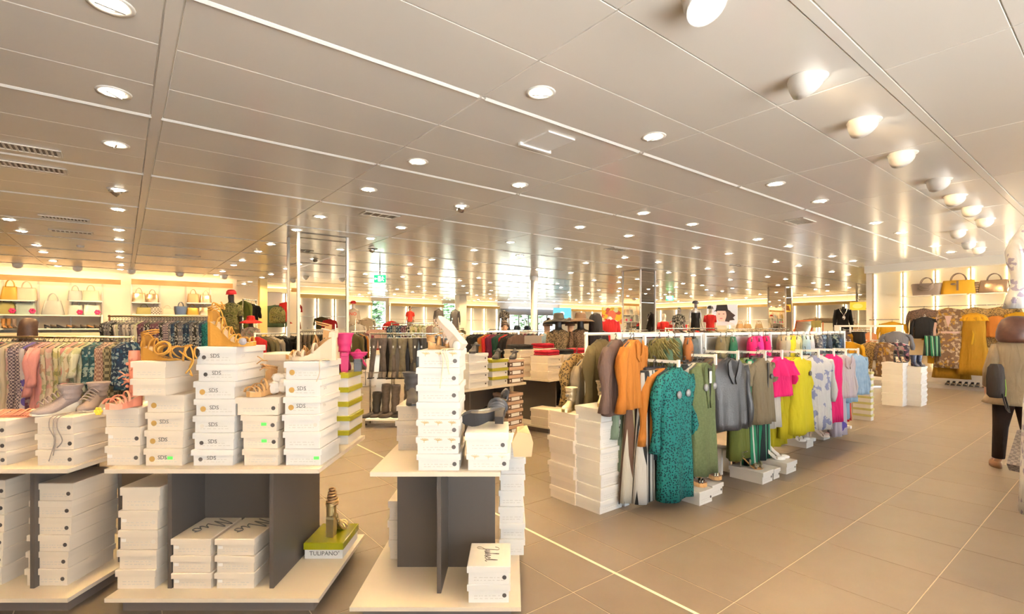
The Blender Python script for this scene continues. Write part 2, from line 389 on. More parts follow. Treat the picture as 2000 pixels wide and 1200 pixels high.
build(MB().box(15.85, 16.42, Y0, 4.62, 0.0, .10), 'plinth', mat((.42, .38, .34), .5, key='plinth_grey'), wall_right)
# ---- mirrored columns
def mirror_column(n, xa, xb, ya, yb):
    r = thing('mirror_column', n, 'column', (*rm((xa+xb)/2, (ya+yb)/2), 0), RZ); hx, hy = (xb-xa)/2, (yb-ya)/2
    for z0, z1 in ((0, .12),): build(MB().box(-hx, hx, -hy, hy, z0, z1), 'base', STEEL, r)
    build(MB().box(-hx+.02, hx-.02, -hy+.02, hy-.02, .12, CEIL-.02), 'core', GREY, r)
    for z0, z1 in ((.12, 1.22), (1.226, 2.66), (2.666, CEIL-.01)):
        build(MB().box(-hx+.03, hx-.03, -hy, -hy+.012, z0, z1), 'mirror_panel', MIRROR, r)
        build(MB().box(-hx+.03, hx-.03, hy-.012, hy, z0, z1), 'mirror_panel', MIRROR, r)
        build(MB().box(-hx, -hx+.012, -hy+.03, hy-.03, z0, z1), 'mirror_panel', MIRROR, r)
        build(MB().box(hx-.012, hx, -hy+.03, hy-.03, z0, z1), 'mirror_panel', MIRROR, r)
    for sx in (-1, 1):
        for sy in (-1, 1): build(MB().box(sx*hx-.022, sx*hx+.022, sy*hy-.022, sy*hy+.022, 0, CEIL-.001), 'corner_trim', WHITE, r)
    return r
mirror_column('large mirror clad column with white corner trims left of centre', 2.46, 3.34, 9.3, 9.97)
mirror_column('mirror clad column right of centre beside the red handbags', 11.9, 12.6, 9.1, 9.75)
mirror_column('slim distant mirror column near the vintage car', 21.6, 22.2, 9.2, 9.9)
mirror_column('farthest mirror column behind the black bust form', 27.2, 27.8, 7.8, 8.4)
def round_column(u, d, label, r=.11, zt=CEIL):
    t = thing('round_column', label, 'column', (ux(u, d), d, 0))
    build(MB().lathe([(r*1.25, 0), (r*1.25, .06), (r, .07), (r, zt-.001)], 20), 'shaft', WHITE, t, True)
    build(MB().lathe([(r*1.02, zt-.14), (r*1.25, zt-.10), (r*1.25, zt-.001)], 20), 'capital', WHITE, t, True)
round_column(1043, 16.5, 'round white column before the entrance doors')
t = thing('square_column', 'square white column left of the bright far window', 'column', (ux(900, 26.5), 26.5, 0), RZ)
build(MB().box(-.22, .22, -.22, .22, 0, CEIL-.001), 'shaft', OFFW, t); build(MB().box(-.25, .25, -.25, .25, 0, .12), 'base', OFFW, t)
t = thing('square_column', 'narrow yellow square pillar beside the camouflage jacket', 'column', (ux(513, 17.5), 17.5, 0), RZ)
build(MB().box(-.12, .12, -.16, .16, 0, CEIL-.001), 'shaft', mat((.80, .62, .25), .4, key='yellow_pillar'), t); build(MB().box(-.14, .14, -.18, .18, 0, .1), 'base', OFFW, t)

# ---- recessed downlights on the ceiling grid
RIM = mat((.92, .90, .86), .35, key='light_rim'); GLOW = mat((1.0, .90, .70), .5, emit=16, key='lamp_glow')
REFL = mat((.9, .88, .84), .15, 1, key='lamp_reflector')
rim_me = MB().loft([[(r*cos(2*pi*k/20), r*sin(2*pi*k/20), z) for k in range(20)] for r, z in ((.073, .004), (.075, -.004), (.105, -.006), (.108, .0))], False, False).mesh('rim', True); rim_me.materials.append(RIM)
glow_me = MB().lathe([(.045, -.014), (.068, -.006), (.07, -.001)], 16).mesh('lamp'); glow_me.materials.append(GLOW)
bar_me = MB().box(-.066, .066, -.008, .008, -.022, -.012).mesh('glare_bar'); bar_me.materials.append(RIM)
lamp_dat = bpy.data.lights.new('lamp', 'SPOT'); lamp_dat.energy = LAMP_W; lamp_dat.color = LAMP_COL; lamp_dat.spot_size = radians(150); lamp_dat.spot_blend = .8; lamp_dat.shadow_soft_size = .07
cols = [-13.2+0*1, -9.0, -7.7, -5.1, -3.9, -1.4, -.05, 2.38, 3.72, 6.08, 7.37, 9.6, 10.95, 13.3, 14.65, 17.0, 18.35, 20.7, 22.05, 24.4, 25.75, 28.1]
rows = [-1.8, -.4, .9, 2.7, 4.6, 5.9, 7.8, 9.1, 11.0, 12.2, 14.1, 15.3, 17.2, 18.5, 20.5, 21.7, 23.7, 25.0]  # rows behind the camera are unseen, added to light the box fronts
cn = {9.6: 'row over the far end of the gondola', 10.95: 'row just right of the gondola end', -3.9: 'outermost row at far left', -1.4: 'row left of the wide left ceiling trim, outer line', -.05: 'row beside the wide left ceiling trim', 2.38: 'row just right of the left-centre ceiling seam', 3.72: 'row before the centre ceiling seam', 6.08: 'row left of the right-hand ceiling seams', 7.37: 'row along the right-hand ceiling seams'}
line = 0
for X in cols[2:]:
    k = 0; line += 1
    for Y in rows:
        if X < 3.2 and Y > 19.6 or X < 7.6 and Y > 22.5: continue
        if Y < 2 and X > 3: continue
        if X == -.05 and Y == 2.7: Y = 3.36
        if X > 16.2 and X < 17.2 and Y < 5: continue
        if X > 20 and Y > 19.5 and (round(X*10)+round(Y)) % 2: continue
        if X > 23 and (round(X*10)+round(Y*10)) % 3 == 0: continue
        vis = in_view(X, Y, CEIL, 0)
        if vis is None and not in_view(X, Y, CEIL, 500) and (round(X)+round(Y)) % 2: continue
        if vis: k += 1
        if vis and vis < 15 and X in cn: lb = '%s nearest round downlight in the %s' % (ORD[k] if k > 1 else 'first', cn.get(X, 'line %s' % ('farther right' if X > 8 else 'farther left'))); g = None
        elif vis: lb = 'round ceiling downlight, %s nearest in the %s line of lights from the left' % (ORD[k], ORD[line]); g = 'distant recessed downlights'
        else: lb = 'round downlight added outside the view overhead'; g = 'downlights overhead'
        t = thing('recessed_downlight', lb, 'ceiling light', (*rm(X, Y), CEIL), random.uniform(0, 6), g)
        link('rim', rim_me, None, t); link('lamp', glow_me, None, t, rot=(random.uniform(-.12, .12), random.uniform(-.12, .12), 0))
        if vis and vis < 13: link('glare_bar', bar_me, None, t)
        lo = bpy.data.objects.new('light', lamp_dat); COL.objects.link(lo); lo.parent = t; lo.location = (0, 0, -.05)
# ---- angled spotlights along the right
sp_me = MB().loft([[(r*cos(2*pi*k/24), r*sin(2*pi*k/24), z) for k in range(24)] for r, z in ((.02, .150), (.055, .142), (.088, .105), (.102, .05), (.106, 0), (.098, 0), (.09, .012))], True, False).mesh('shade', True)
sp_me.materials.append(mat((.88, .86, .82), .35, key='spot_shade'))
gl2 = MB().lathe([(.091, .012), (.09, .006), (.04, .000)], 20).mesh('lamp'); gl2.materials.append(mat((1, .92, .78), .5, emit=14, key='spot_glow'))
gl_off = mat((.6, .58, .54), .3, key='spot_off')
spot_dat = bpy.data.lights.new('spot', 'SPOT'); spot_dat.energy = 45; spot_dat.color = LAMP_COL; spot_dat.spot_size = radians(100); spot_dat.spot_blend = .7; spot_dat.shadow_soft_size = .08
spots = [(1380, 15, 1), (1578, 172, 1), (1688, 252, 1), (1763, 313, 0), (1834, 362, 1), (1866, 392, 1), (1898, 414, 1), (1924, 436, 1), (1872, 458, 0), (1893, 480, 1), (1912, 490, 0)]
for i, (u, v, on) in enumerate(spots):
    dd = F*(CEIL-.06-EYE)/(640-v); x = ux(u, dd)
    t = thing('ceiling_spotlight', '%s white dome spotlight from the camera in the row of angled ceiling spots%s' % (ORD[i+1], '' if on else ', unlit'), 'spotlight', (x, dd, CEIL))
    dirv = Vector(rm(1, -.15) + (0,)) if i else Vector((.25, -.6, 0)); dirv.z = -.62 if i else -1.1; dirv.normalize()
    q = dirv.to_track_quat('-Z', 'Y').to_euler()
    s = link('shade', sp_me, None, t, (0, 0, -.055), q); link('lamp', gl2, None if on else gl_off, s)
    build(MB().lathe([(.085, -.012), (.12, -.008), (.125, -.0005)], 24), 'mount_ring', RIM, t, True)
    if on:
        lo = bpy.data.objects.new('light', spot_dat); COL.objects.link(lo); lo.parent = t; lo.location = Vector((0, 0, -.055))+dirv*.03; lo.rotation_euler = q
for i, X in enumerate((-4.6, -3.4, -2.2, -1.0, .2, 1.4, 2.6)):
    x, y = rm(X, 18.55); t = thing('ceiling_spotlight', 'small dome spotlight washing the left wall, %s from the left' % ORD[i+1], 'spotlight', (x, y, CEIL))
    dv = Vector(rm(0, 1)+(-.75,)); dv.normalize(); q = dv.to_track_quat('-Z', 'Y').to_euler(); s = link('shade', sp_me, None, t, (0, 0, -.05), q); link('lamp', gl2, None, s)
    build(MB().lathe([(.085, -.012), (.12, -.008), (.125, -.0005)], 16), 'mount_ring', RIM, t, True)
    lo = bpy.data.objects.new('light', spot_dat); COL.objects.link(lo); lo.parent = t; lo.location = Vector((0, 0, -.05))+dv*.03; lo.rotation_euler = q
# ---- gimbal spot, vents, smoke detector, cameras
VENT = mat((.86, .82, .74), .4, key='vent_white')
def vent(u, v, label, w=.6, l=.24, n=14, dark=False):
    dd = F*(CEIL-EYE)/(640-v)
    t = thing('ceiling_vent', label, 'air vent', (ux(u, dd), dd, CEIL), RZ)
    build(MB().box(-w/2, w/2, -l/2, l/2, -.004, -.0005), 'backing', mat((.25, .22, .18), .7, key='vent_dark') if dark or n else VENT, t)
    for a in ((-w/2, w/2, -l/2, -l/2+.02), (-w/2, w/2, l/2-.02, l/2), (-w/2, -w/2+.02, -l/2, l/2), (w/2-.02, w/2, -l/2, l/2)): build(MB().box(*a, -.012, -.001), 'frame', VENT, t)
    for k in range(n): xk = -w/2+.03+(w-.06)*k/(n-1); build(MB().box(xk-.008, xk+.008, -l/2+.02, l/2-.02, -.010, -.003), 'slat', VENT, t)
vent(38, 288, 'nearest slatted air vent at the far left ceiling'); vent(58, 325, 'second slatted air vent at the far left ceiling')
vent(127, 427, 'third slatted air vent along the left ceiling'); vent(140, 453, 'fourth slatted air vent along the left ceiling', n=10)
vent(367, 500, 'small dark slot vent over the left wall', .5, .14, 0, True); vent(742, 420, 'white rectangular vent above the large mirror column', .55, .25, 5)
t = thing('ceiling_hatch', 'square white ceiling panel vent near the middle', 'air vent', (ux(1071, 4.52), 4.52, CEIL), RZ)
build(MB().box(-.16, .16, -.18, .18, -.014, -.0005), 'plate', WHITE, t); build(MB().box(-.19, .19, .17, .20, -.03, -.0005), 'lip', WHITE, t)
vent(1562, 432, 'grey square vent on the right ceiling', .5, .3, 8, True); vent(1204, 487, 'grey square vent above the second mirror column', .5, .3, 6, True); vent(1444, 519, 'dark slot vent far off on the right ceiling', .5, .3, 0, True)
def gimbal(u, v, label, ang):
    dd = F*(CEIL-EYE)/(640-v); t = thing('gimbal_spot', label, 'spotlight', (ux(u, dd), dd, CEIL), ang)
    link('rim', rim_me, None, t)
    build(MB().lathe([(.03, -.09), (.055, -.085), (.06, 0)], 14, M=Matrix.Translation((0, 0, .01)) @ Matrix.Rotation(.7, 4, 'X')), 'lamp_head', STEEL, t, True)
gimbal(902, 403, 'chrome gimbal spotlight turned aside in the middle ceiling', .6); gimbal(230, 371, 'chrome gimbal spotlight in the left downlight row', 2); gimbal(728, 486, 'small chrome gimbal spot above the exit sign', 1)
t = thing('smoke_detector', 'small white smoke detector on the left ceiling', 'smoke detector', (ux(157, 10.3), 10.3, CEIL)); build(MB().lathe([(.03, -.045), (.05, -.04), (.06, -.02), (.065, -.0005)], 16), 'housing', WHITE, t, True); build(MB().lathe([(.012, -.05), (.012, -.045)], 10), 'sensor', STEEL, t)
# ---- emergency exit sign
def exit_sign(u, v, d, label, s=1.0):
    z = vz(v, d); t = thing('exit_sign', label, 'sign', (ux(u, d), d, z))
    G = mat((.02, .62, .18), .4, emit=1.1, key='exit_green'); Wm = mat((1, 1, 1), .4, emit=1.6, key='exit_white')
    build(MB().box(-.15*s, .15*s, -.02, .02, -.10*s, .10*s), 'plate', G, t)
    build(MB().box(-.012, .012, -.01, .01, .10*s, CEIL-z), 'stem', STEEL, t)
    mb = MB(); mb.box(-.045*s, .025*s, -.024, -.02, -.07*s, .07*s); build(mb, 'door_symbol', Wm, t)
    mb = MB(); mb.prism([(-.14*s, 0), (-.11*s, .035*s), (-.11*s, .012*s), (-.06*s, .012*s), (-.06*s, -.012*s), (-.11*s, -.012*s), (-.11*s, -.035*s)], -.024, -.02); build(mb, 'arrow_symbol', Wm, t)
    mb = MB(); mb.ball((.075*s, -.022, .055*s), (.014*s, .004, .014*s), 8, 5); mb.prism([(.045*s, .035*s), (.08*s, .04*s), (.075*s, -.01*s), (.115*s, -.055*s), (.10*s, -.065*s), (.065*s, -.025*s), (.04*s, -.06*s), (.03*s, -.05*s), (.052*s, -.01*s)], -.024, -.02)
    mb.prism([(.07*s, .03*s), (.115*s, .0*s), (.12*s, .012*s), (.08*s, .042*s)], -.024, -.02); build(mb, 'running_figure', Wm, t)
exit_sign(742, 545, 13.0, 'green emergency exit sign hanging left of centre')
exit_sign(1308, 583, 24.0, 'small distant green exit sign right of the second mirror column', 1.2)
# ================================================================= SHOE BOXES, TABLES AND SHOES
CARD = mat((.66, .565, .45), .6, kind='blur', c2=(.63, .535, .42), sc=3, var=.04, key='cream_card'); CARDW = mat((.66, .63, .585), .55, kind='blur', c2=(.63, .60, .555), sc=3, var=.03, key='white_card')
LIME = mat((.33, .30, .015), .3, key='lime_lid'); BROWNC = mat((.14, .085, .055), .5, key='brown_card'); TANC = mat((.55, .36, .25), .5, key='tan_lid'); REDC = mat((.55, .06, .05), .5, key='red_card')
DOTD = mat((.06, .05, .045), .5, key='finger_hole'); DOTG = mat((.40, .23, .06), .4, key='gold_sticker'); DOTL = mat((.62, .56, .48), .5, key='pale_hole'); GREENS = mat((.10, .75, .10), .5, emit=.15, key='green_sticker'); PALEL = mat((.74, .70, .64), .6, key='size_label')
dot_me = MB().lathe([(.011, 0), (.011, .0012), (.0085, .0012)], 12, M=Matrix.Rotation(pi/2, 4, 'X')).mesh('finger_hole')
def box_meshes(w, l, h):
    k = ('sb', round(w, 3), round(l, 3), round(h, 3))
    if k in CACHE: return CACHE[k]
    lh = h*.36; e = .008
    def rb(x, y0, y1, z0, z1, b):
        r = lambda q, z: [(-x+q, y0+q, z), (x-q, y0+q, z), (x-q, y1-q, z), (-x+q, y1-q, z)]
        return MB().loft([r(0, z0), r(0, z1-b), r(b, z1)])
    body = rb(w/2-e, e, l-e, 0, h-.006, .001).mesh('body'); lid = rb(w/2, 0, l, h-lh, h-.0008, .003).mesh('lid')
    p = MB(); rr = random.Random(int(w*1e4+h*1e4)); x = -w*.32
    for zz in (h*.22, h*.36):
        x = -w*.34
        while x < w*.30:
            s = rr.uniform(.006, .022); p.box(x, x+s, -.0006+e, e+.001, zz-.0017, zz+.0017); x += s+rr.uniform(.004, .012)
    size = p.mesh('size_print')
    q = MB()
    for cx in (-w*.31, w*.0, w*.31):
        for a in range(7):
            t = pi*(a+.5)/7 if a < 6 else -pi/2
            q.tube([(cx, -.0008, h-lh*.62), (cx+lh*.75*cos(t), -.0008, h-lh*.60+lh*.55*sin(t)*(.75 if a < 6 else .6))], .0016, 4)
    palm = q.mesh('palm_print')
    CACHE[k] = (body, lid, size, palm); return CACHE[k]
def shoebox(name_l, x, y, z, w, l, h, rz=0, body=None, lid=None, dot='r', dotm=None, txt=None, palm=False, label=False, green=None, sizes=True, group=None, lean=0, sidetxt=False):
    body = body or CARD; lid = lid or body
    t = thing('shoebox', name_l, 'box', (x, y, z), rz, group)
    mbod, mlid, msz, mpalm = box_meshes(w, l, h)
    link('body', mbod, body, t); lr = random.uniform(-.012, .012); link('lid', mlid, lid, t, (0, random.uniform(-.003, .002), 0), (0, lean, lr))
    yf = .0078
    if dot: link('finger_hole', dot_me, dotm or DOTD, t, ((w*.36 if dot == 'r' else -w*.30), yf, h*.38), scale=1.35 if dotm is DOTG else 1)
    if sizes: link('size_print', msz, FAINT, t)
    if palm: link('palm_print', mpalm, GOLDINK, t)
    if label: link('size_label', cached('szl', lambda: MB().box(-.012, .012, .0062, .0085, -.008, .008).mesh('size_label')), PALEL, t, (-w*.38, 0, h*.46))
    if green is not None: link('price_sticker', cached('grs', lambda: MB().box(-.014, .014, .0062, .0085, -.008, .008).mesh('price_sticker')), GREENS, t, (green*w, 0, h*.44))
    if txt:
        text(txt, t, (-w*.04, .0074, h*.46), .030, m=INK)
        if sidetxt: text(txt, t, (w/2-.0074, l*.25, h*.42), .024, (pi/2, 0, pi/2), m=FAINT)
    return t
def stack(x, y, z, w, l, hs, phrase, rz=0, desc='cream', opts=None, lean=(0, 0), jit=.006, **kw):
    n = len(hs); zc = z
    for i, h in enumerate(hs):
        pos = 'topmost' if i == n-1 else 'bottom one' if i == 0 else ORD[i+1]+' from the bottom'
        o = dict(kw)
        if opts and i in opts: o.update(opts[i])
        dx = o.pop('dx', 0)+lean[0]*i+random.uniform(-jit, jit); dy = o.pop('dy', 0)+lean[1]*i+random.uniform(0, jit); ww = o.pop('w', w); ds = o.pop('desc', desc)
        shoebox('%s shoebox, %s %s' % (ds, pos, phrase), x+dx*cos(rz)-dy*sin(rz), y+dx*sin(rz)+dy*cos(rz), zc, ww, l, h, rz+random.uniform(-.012, .012), **o)
        zc += h
    return zc
# ---- display tables
TOPM = mat((.60, .52, .41), .4, kind='blur', c2=(.58, .50, .39), sc=2, key='table_board')
PLINTH = mat((.16, .13, .11), .5, key='plinth_brown')
def display_table(label, cx, cy, wb, lb, wt, lt, fronty, panels, mid=None, rz=0, zt=.766):
    """panels: list of x offsets of fore-aft panels; mid = (x0,x1,y) cross panel; local y=0 is the front edge"""
    t = thing('display_table', label, 'table', (cx, cy, 0), rz)
    B = lambda n, m, *b: build(MB().box(*b), n, m, t)
    B('plinth', PLINTH, -wb/2+.05, wb/2-.05, .06, lb-.06, 0, .075)
    B('base_board', TOPM, -wb/2, wb/2, 0, lb, .075, .096)
    B('top_board', TOPM, -wt/2, wt/2, fronty, fronty+lt, zt-.022, zt)
    for px, y0, y1 in panels: B('upright_panel', GREY, px-.011, px+.011, y0, y1, .096, zt-.022)
    if mid: B('cross_panel', GREY, mid[0], mid[1], mid[2]-.01, mid[2]+.01, .096, zt-.022)
    return t
# table A (middle left)
display_table('white two-tier display table with grey panels, TULIPANO box on its base', -1.555, 2.57, 1.11, .80, 1.11, .81, 0, [(-.285, .10, .72), (.262, .10, .74)], (-.274, .251, .40))
display_table('white two-tier display table with grey panels cut off by the left edge', -3.00, 2.57, 1.40, .80, 1.40, .81, 0, [(.42, .10, .50), (.655, .40, .75), (-.30, .1, .72)], (-.289, .40, .55))
display_table('narrower white display table with a grey cross panel, nearest the middle', -.385, 2.49, .86, .80, .655, .82, .0, [(0, .13, .73)], (-.287, .286, .43), zt=.774)
ZA = .766; FA = 2.63
D = lambda u, d=FA: ux(u, d)
def front(u0, u1, d): return ((ux(u0, d)+ux(u1, d))/2, (u1-u0)*d/F)
# -- top of table A
x, w = front(203, 272, FA)
stack(x, FA, ZA, w, .30, [.105, .102, .102], 'in the three-box stack under the coral sandal', opts={0: dict(label=True), 1: dict(label=True), 2: dict(dot=None)})
x, w = front(281, 358, FA)
z = stack(x, FA, ZA, w, .29, [.092, .096, .096, .094, .09, .09], 'in the stack under the mustard lace-up sandal', dot='l', dotm=DOTG, txt='SDS', sidetxt=True,
      opts={0: dict(green=.16), 3: dict(txt=None, dotm=DOTG), 4: dict(dx=-.048, dy=-.05, dot=None, txt=None, w=.185), 5: dict(dx=-.045, dy=-.05, dot=None, txt=None, w=.185)})
ZS2 = z
x, w = front(374, 456, FA)
ZS3 = stack(x, FA, ZA, w, .31, [.086, .089, .091, .089, .094, .091, .092], 'in the tall stack under the high mustard wedge', desc='pale', body=CARDW, dot='l', txt='SDS', sidetxt=True,
      opts={2: dict(dotm=DOTL), 3: dict(dotm=DOTG, dx=.01), 4: dict(dotm=DOTG, dx=.008), 5: dict(dx=.02), 6: dict(dx=.018)})
x, w = front(471, 543, FA)
ZS4 = stack(x, FA, ZA, w, .28, [.089, .093, .086, .096], 'in the four-box stack under the small tan sandal', opts={0: dict(dotm=DOTL), 1: dict(green=.1), 2: dict(green=.12, desc='slightly crushed', lean=.03), 3: dict(w=w*1.18, dx=-.012)})
x, w = front(552, 626, FA)
ZS5 = stack(x, FA, ZA, w, .29, [.090, .092, .090, .094, .092, .096], 'in the stack under the cream wedge sandal', desc='white', body=CARDW,
      opts={0: dict(dot=None, green=.35), 1: dict(dot=None), 2: dict(dotm=DOTL), 3: dict(dot='l', dotm=DOTG, txt='SDS', sidetxt=True), 4: dict(dot='l', dotm=DOTG, txt='SDS', sidetxt=True), 5: dict(dot='l', dotm=DOTG)})
ZS6 = stack(-1.115, 3.10, ZA, .20, .28, [.090]*5, 'in the lime-lidded stack at the table corner', desc='white lime-lidded', body=CARDW, lid=LIME, dot=None, sizes=False)
x, w = front(500, 548, 3.0)
stack(x, 2.99, ZA, w+.06, .30, [.115]*5, 'in the half-hidden stack behind the tan sandal', desc='pale', dot=None, jit=.003)
# -- base of table A
ZB = .096; d = 2.66
x, w = front(226, 304, d)
stack(x, d, ZB, w, .27, [.105, .105, .106, .106, .125], 'in the narrow stack on the floor board', lean=(.004, 0), label=True, dotm=DOTL, opts={0: dict(dot=None, label=False), 1: dict(dot=None, label=False), 4: dict(dot=None, label=False)})
stack(x+.03, d+.29, ZB, w, .27, [.105]*5+[.08], 'in the second row behind the narrow floor stack', dot=None, jit=.003)
def mio(t, w, l, h, pts_set):
    for pts in pts_set: build(MB().tube(pts, .0030, 4), 'script_lettering', INK, t)
def script_pts(word, ox, oy, s, z, ang):
    G = {'M': [(0, 0), (.12, .9), (.2, 1.0), (.26, .5), (.3, .05), (.42, .75), (.52, 1), (.58, .5), (.62, .05), (.75, .15)],
         'i': [(0, .15), (.12, .45), (.12, .1), (.2, 0), (.3, .2)], 'o': [(.2, .42), (.05, .3), (.1, .03), (.28, .05), (.3, .3), (.18, .42), (.4, .36)],
         'J': [(.1, .8), (.3, 1.05), (.6, 1.0), (.5, .5), (.3, -.4), (.05, -.5), (.1, -.2), (.5, .1), (.65, .15)], 'u': [(0, .4), (.05, .05), (.2, .05), (.28, .4), (.3, .05), (.4, .1)],
         'l': [(0, .1), (.2, .8), (.25, 1.0), (.15, .95), (.12, .1), (.28, .1)], 'e': [(0, .15), (.25, .3), (.18, .42), (.05, .25), (.15, .02), (.35, .15)], 't': [(0, .1), (.2, .9), (.15, .2), (.25, .03), (.4, .15)]}
    A = {'M': .78, 'i': .3, 'o': .42, 'J': .62, 'u': .4, 'l': .28, 'e': .35, 't': .4}
    out = []; x = 0; tot = sum(A[c] for c in word)
    for c in word:
        p = [((px+x-tot/2), py-.4) for px, py in G[c]]; x += A[c]
        sm = []
        for i in range(len(p)-1):
            p0, p1, p2, p3 = p[max(i-1, 0)], p[i], p[i+1], p[min(i+2, len(p)-1)]
            for q in range(4):
                t = q/4
                sm.append(tuple(.5*(2*p1[k]+(p2[k]-p0[k])*t+(2*p0[k]-5*p1[k]+4*p2[k]-p3[k])*t*t+(3*p1[k]-p0[k]-3*p2[k]+p3[k])*t**3) for k in (0, 1)))
        sm.append(p[-1])
        out.append([(ox+s*(a*cos(ang)-b*sin(ang)), oy+s*(a*sin(ang)+b*cos(ang)), z) for a, b in sm])
    if 'i' in word: pass
    return out
for nm, u0, u1 in (('left', 333, 412), ('right', 419, 497)):
    x, w = front(u0, u1, d); hs = [.087, .092, .092]
    zc = ZB
    for i, h in enumerate(hs):
        t = shoebox('cream shoebox, %s of three in the %s handwritten-lid stack%s' % (('bottom', 'middle', 'top')[i], nm, ', Mio on its lid' if i == 2 else ''), x+random.uniform(-.004, .004), d+random.uniform(0, .005), zc, w, .30, h, random.uniform(-.01, .01), dot=None, label=True, lean=.025 if (i == 1 and nm == 'right') else 0)
        if i == 2:
            for pts in script_pts('Mio', .005, .165, .125, h+.0012, -1.95): build(MB().tube(pts, .0030, 4), 'script_lettering', INK, t)
        zc += h
# TULIPANO box
t = thing('shoebox', 'white TULIPANO shoebox with a clear lime-yellow lid holding the gold sandal', 'box', (-1.143, 3.01, ZB))
build(MB().box(-.115, .115, .004, .296, 0, .062), 'body', CARDW, t)
limeg = mat((.50, .47, .01), .08, key='lime_acrylic'); limeg.node_tree.nodes['Principled BSDF'].inputs['Transmission Weight'].default_value = .35; limeg.node_tree.nodes['Principled BSDF'].inputs['Coat Weight'].default_value = .5
build(MB().loft([[(-x, y0, z), (x, y0, z), (x, y1, z), (-x, y1, z)] for x, y0, y1, z in ((.120, -.001, .302, .056), (.120, -.001, .302, .094), (.116, .003, .298, .098))]), 'lid', limeg, t)
text('TULIPANO', t, (.0, .0035, .031), .036); text('®', t, (.092, .0035, .042), .012)
# -- T0 (left table)
d = 2.69
x, w = front(46, 130, d)
stack(x, d, ZB, w, .33, [.095, .092, .091, .094, .092, .094], 'in the leaning floor stack at far left', lean=(.007, 0), jit=.003)
x, w = front(-70, 4, 2.70)
stack(x, 2.70, ZB, w, .33, [.100, .094, .095, .094, .09, .10], 'in the floor stack cut by the left edge', lean=(.003, 0), jit=.003)
d = 2.63
x, w = front(68, 144, d)
ZT1 = stack(x, d, ZA, w, .31, [.084, .084, .092], 'under the grey lace-up bootees')
x, w = front(-66, 12, d)
ZT0 = stack(x, d, ZA, w, .31, [.075, .08, .085], 'under the coral straps at the left edge')
# -- table B top
ZBt = .774; d = 2.51
x, w = front(812, 900, d); w = .222
ZT = stack(x, d, ZBt, w, .30, [.086, .087, .087, .088, .087, .088, .087], 'in the tall stack under the cage wedge sandal', desc='white', body=CARDW, jit=.004, opts={2: dict(palm=True, desc='palm-printed white'), 1: dict(palm=True, desc='palm-printed white'), 6: dict(palm=True, desc='palm-printed white')})
x, w = front(910, 996, d)
ZR = stack(x, d, ZBt, .222, .30, [.088, .106], 'under the gunmetal heel', desc='white', body=CARDW, opts={0: dict(palm=True, desc='palm-printed white')})
x, w = front(773, 850, 2.92)
ZBK = stack(x, 2.92, ZBt, w, .30, [.09, .088, .088], 'in the shaded stack behind the tall stack', dot=None)
# base of B
stack(.0, 3.05, ZB, .16, .28, [.1]*7, 'in the bluish stack behind the script-lid boxes', desc='white', body=CARDW, dot=None, jit=.008)
x, w = front(757, 830, 3.0)
stack(x, 3.0, ZB, w, .28, [.118]*3, 'in the floor stack behind the grey cross panel', dot=None)
x, w = front(912, 997, 2.525)
zc = ZB
for i, h in enumerate((.096, .095)):
    t = shoebox('white shoebox, %s' % ('lower of the two in front of the grey cross panel', 'upper of two, with handwritten Juliet on its lid')[i], x, 2.525-.006*i, zc, w, .275, h, .01-.02*i, body=CARDW)
    if i:
        for pts in script_pts('Juliet', .0, .14, .075, h+.0010, -1.5): build(MB().tube(pts, .0013, 4), 'script_lettering', INK, t)
    zc += h
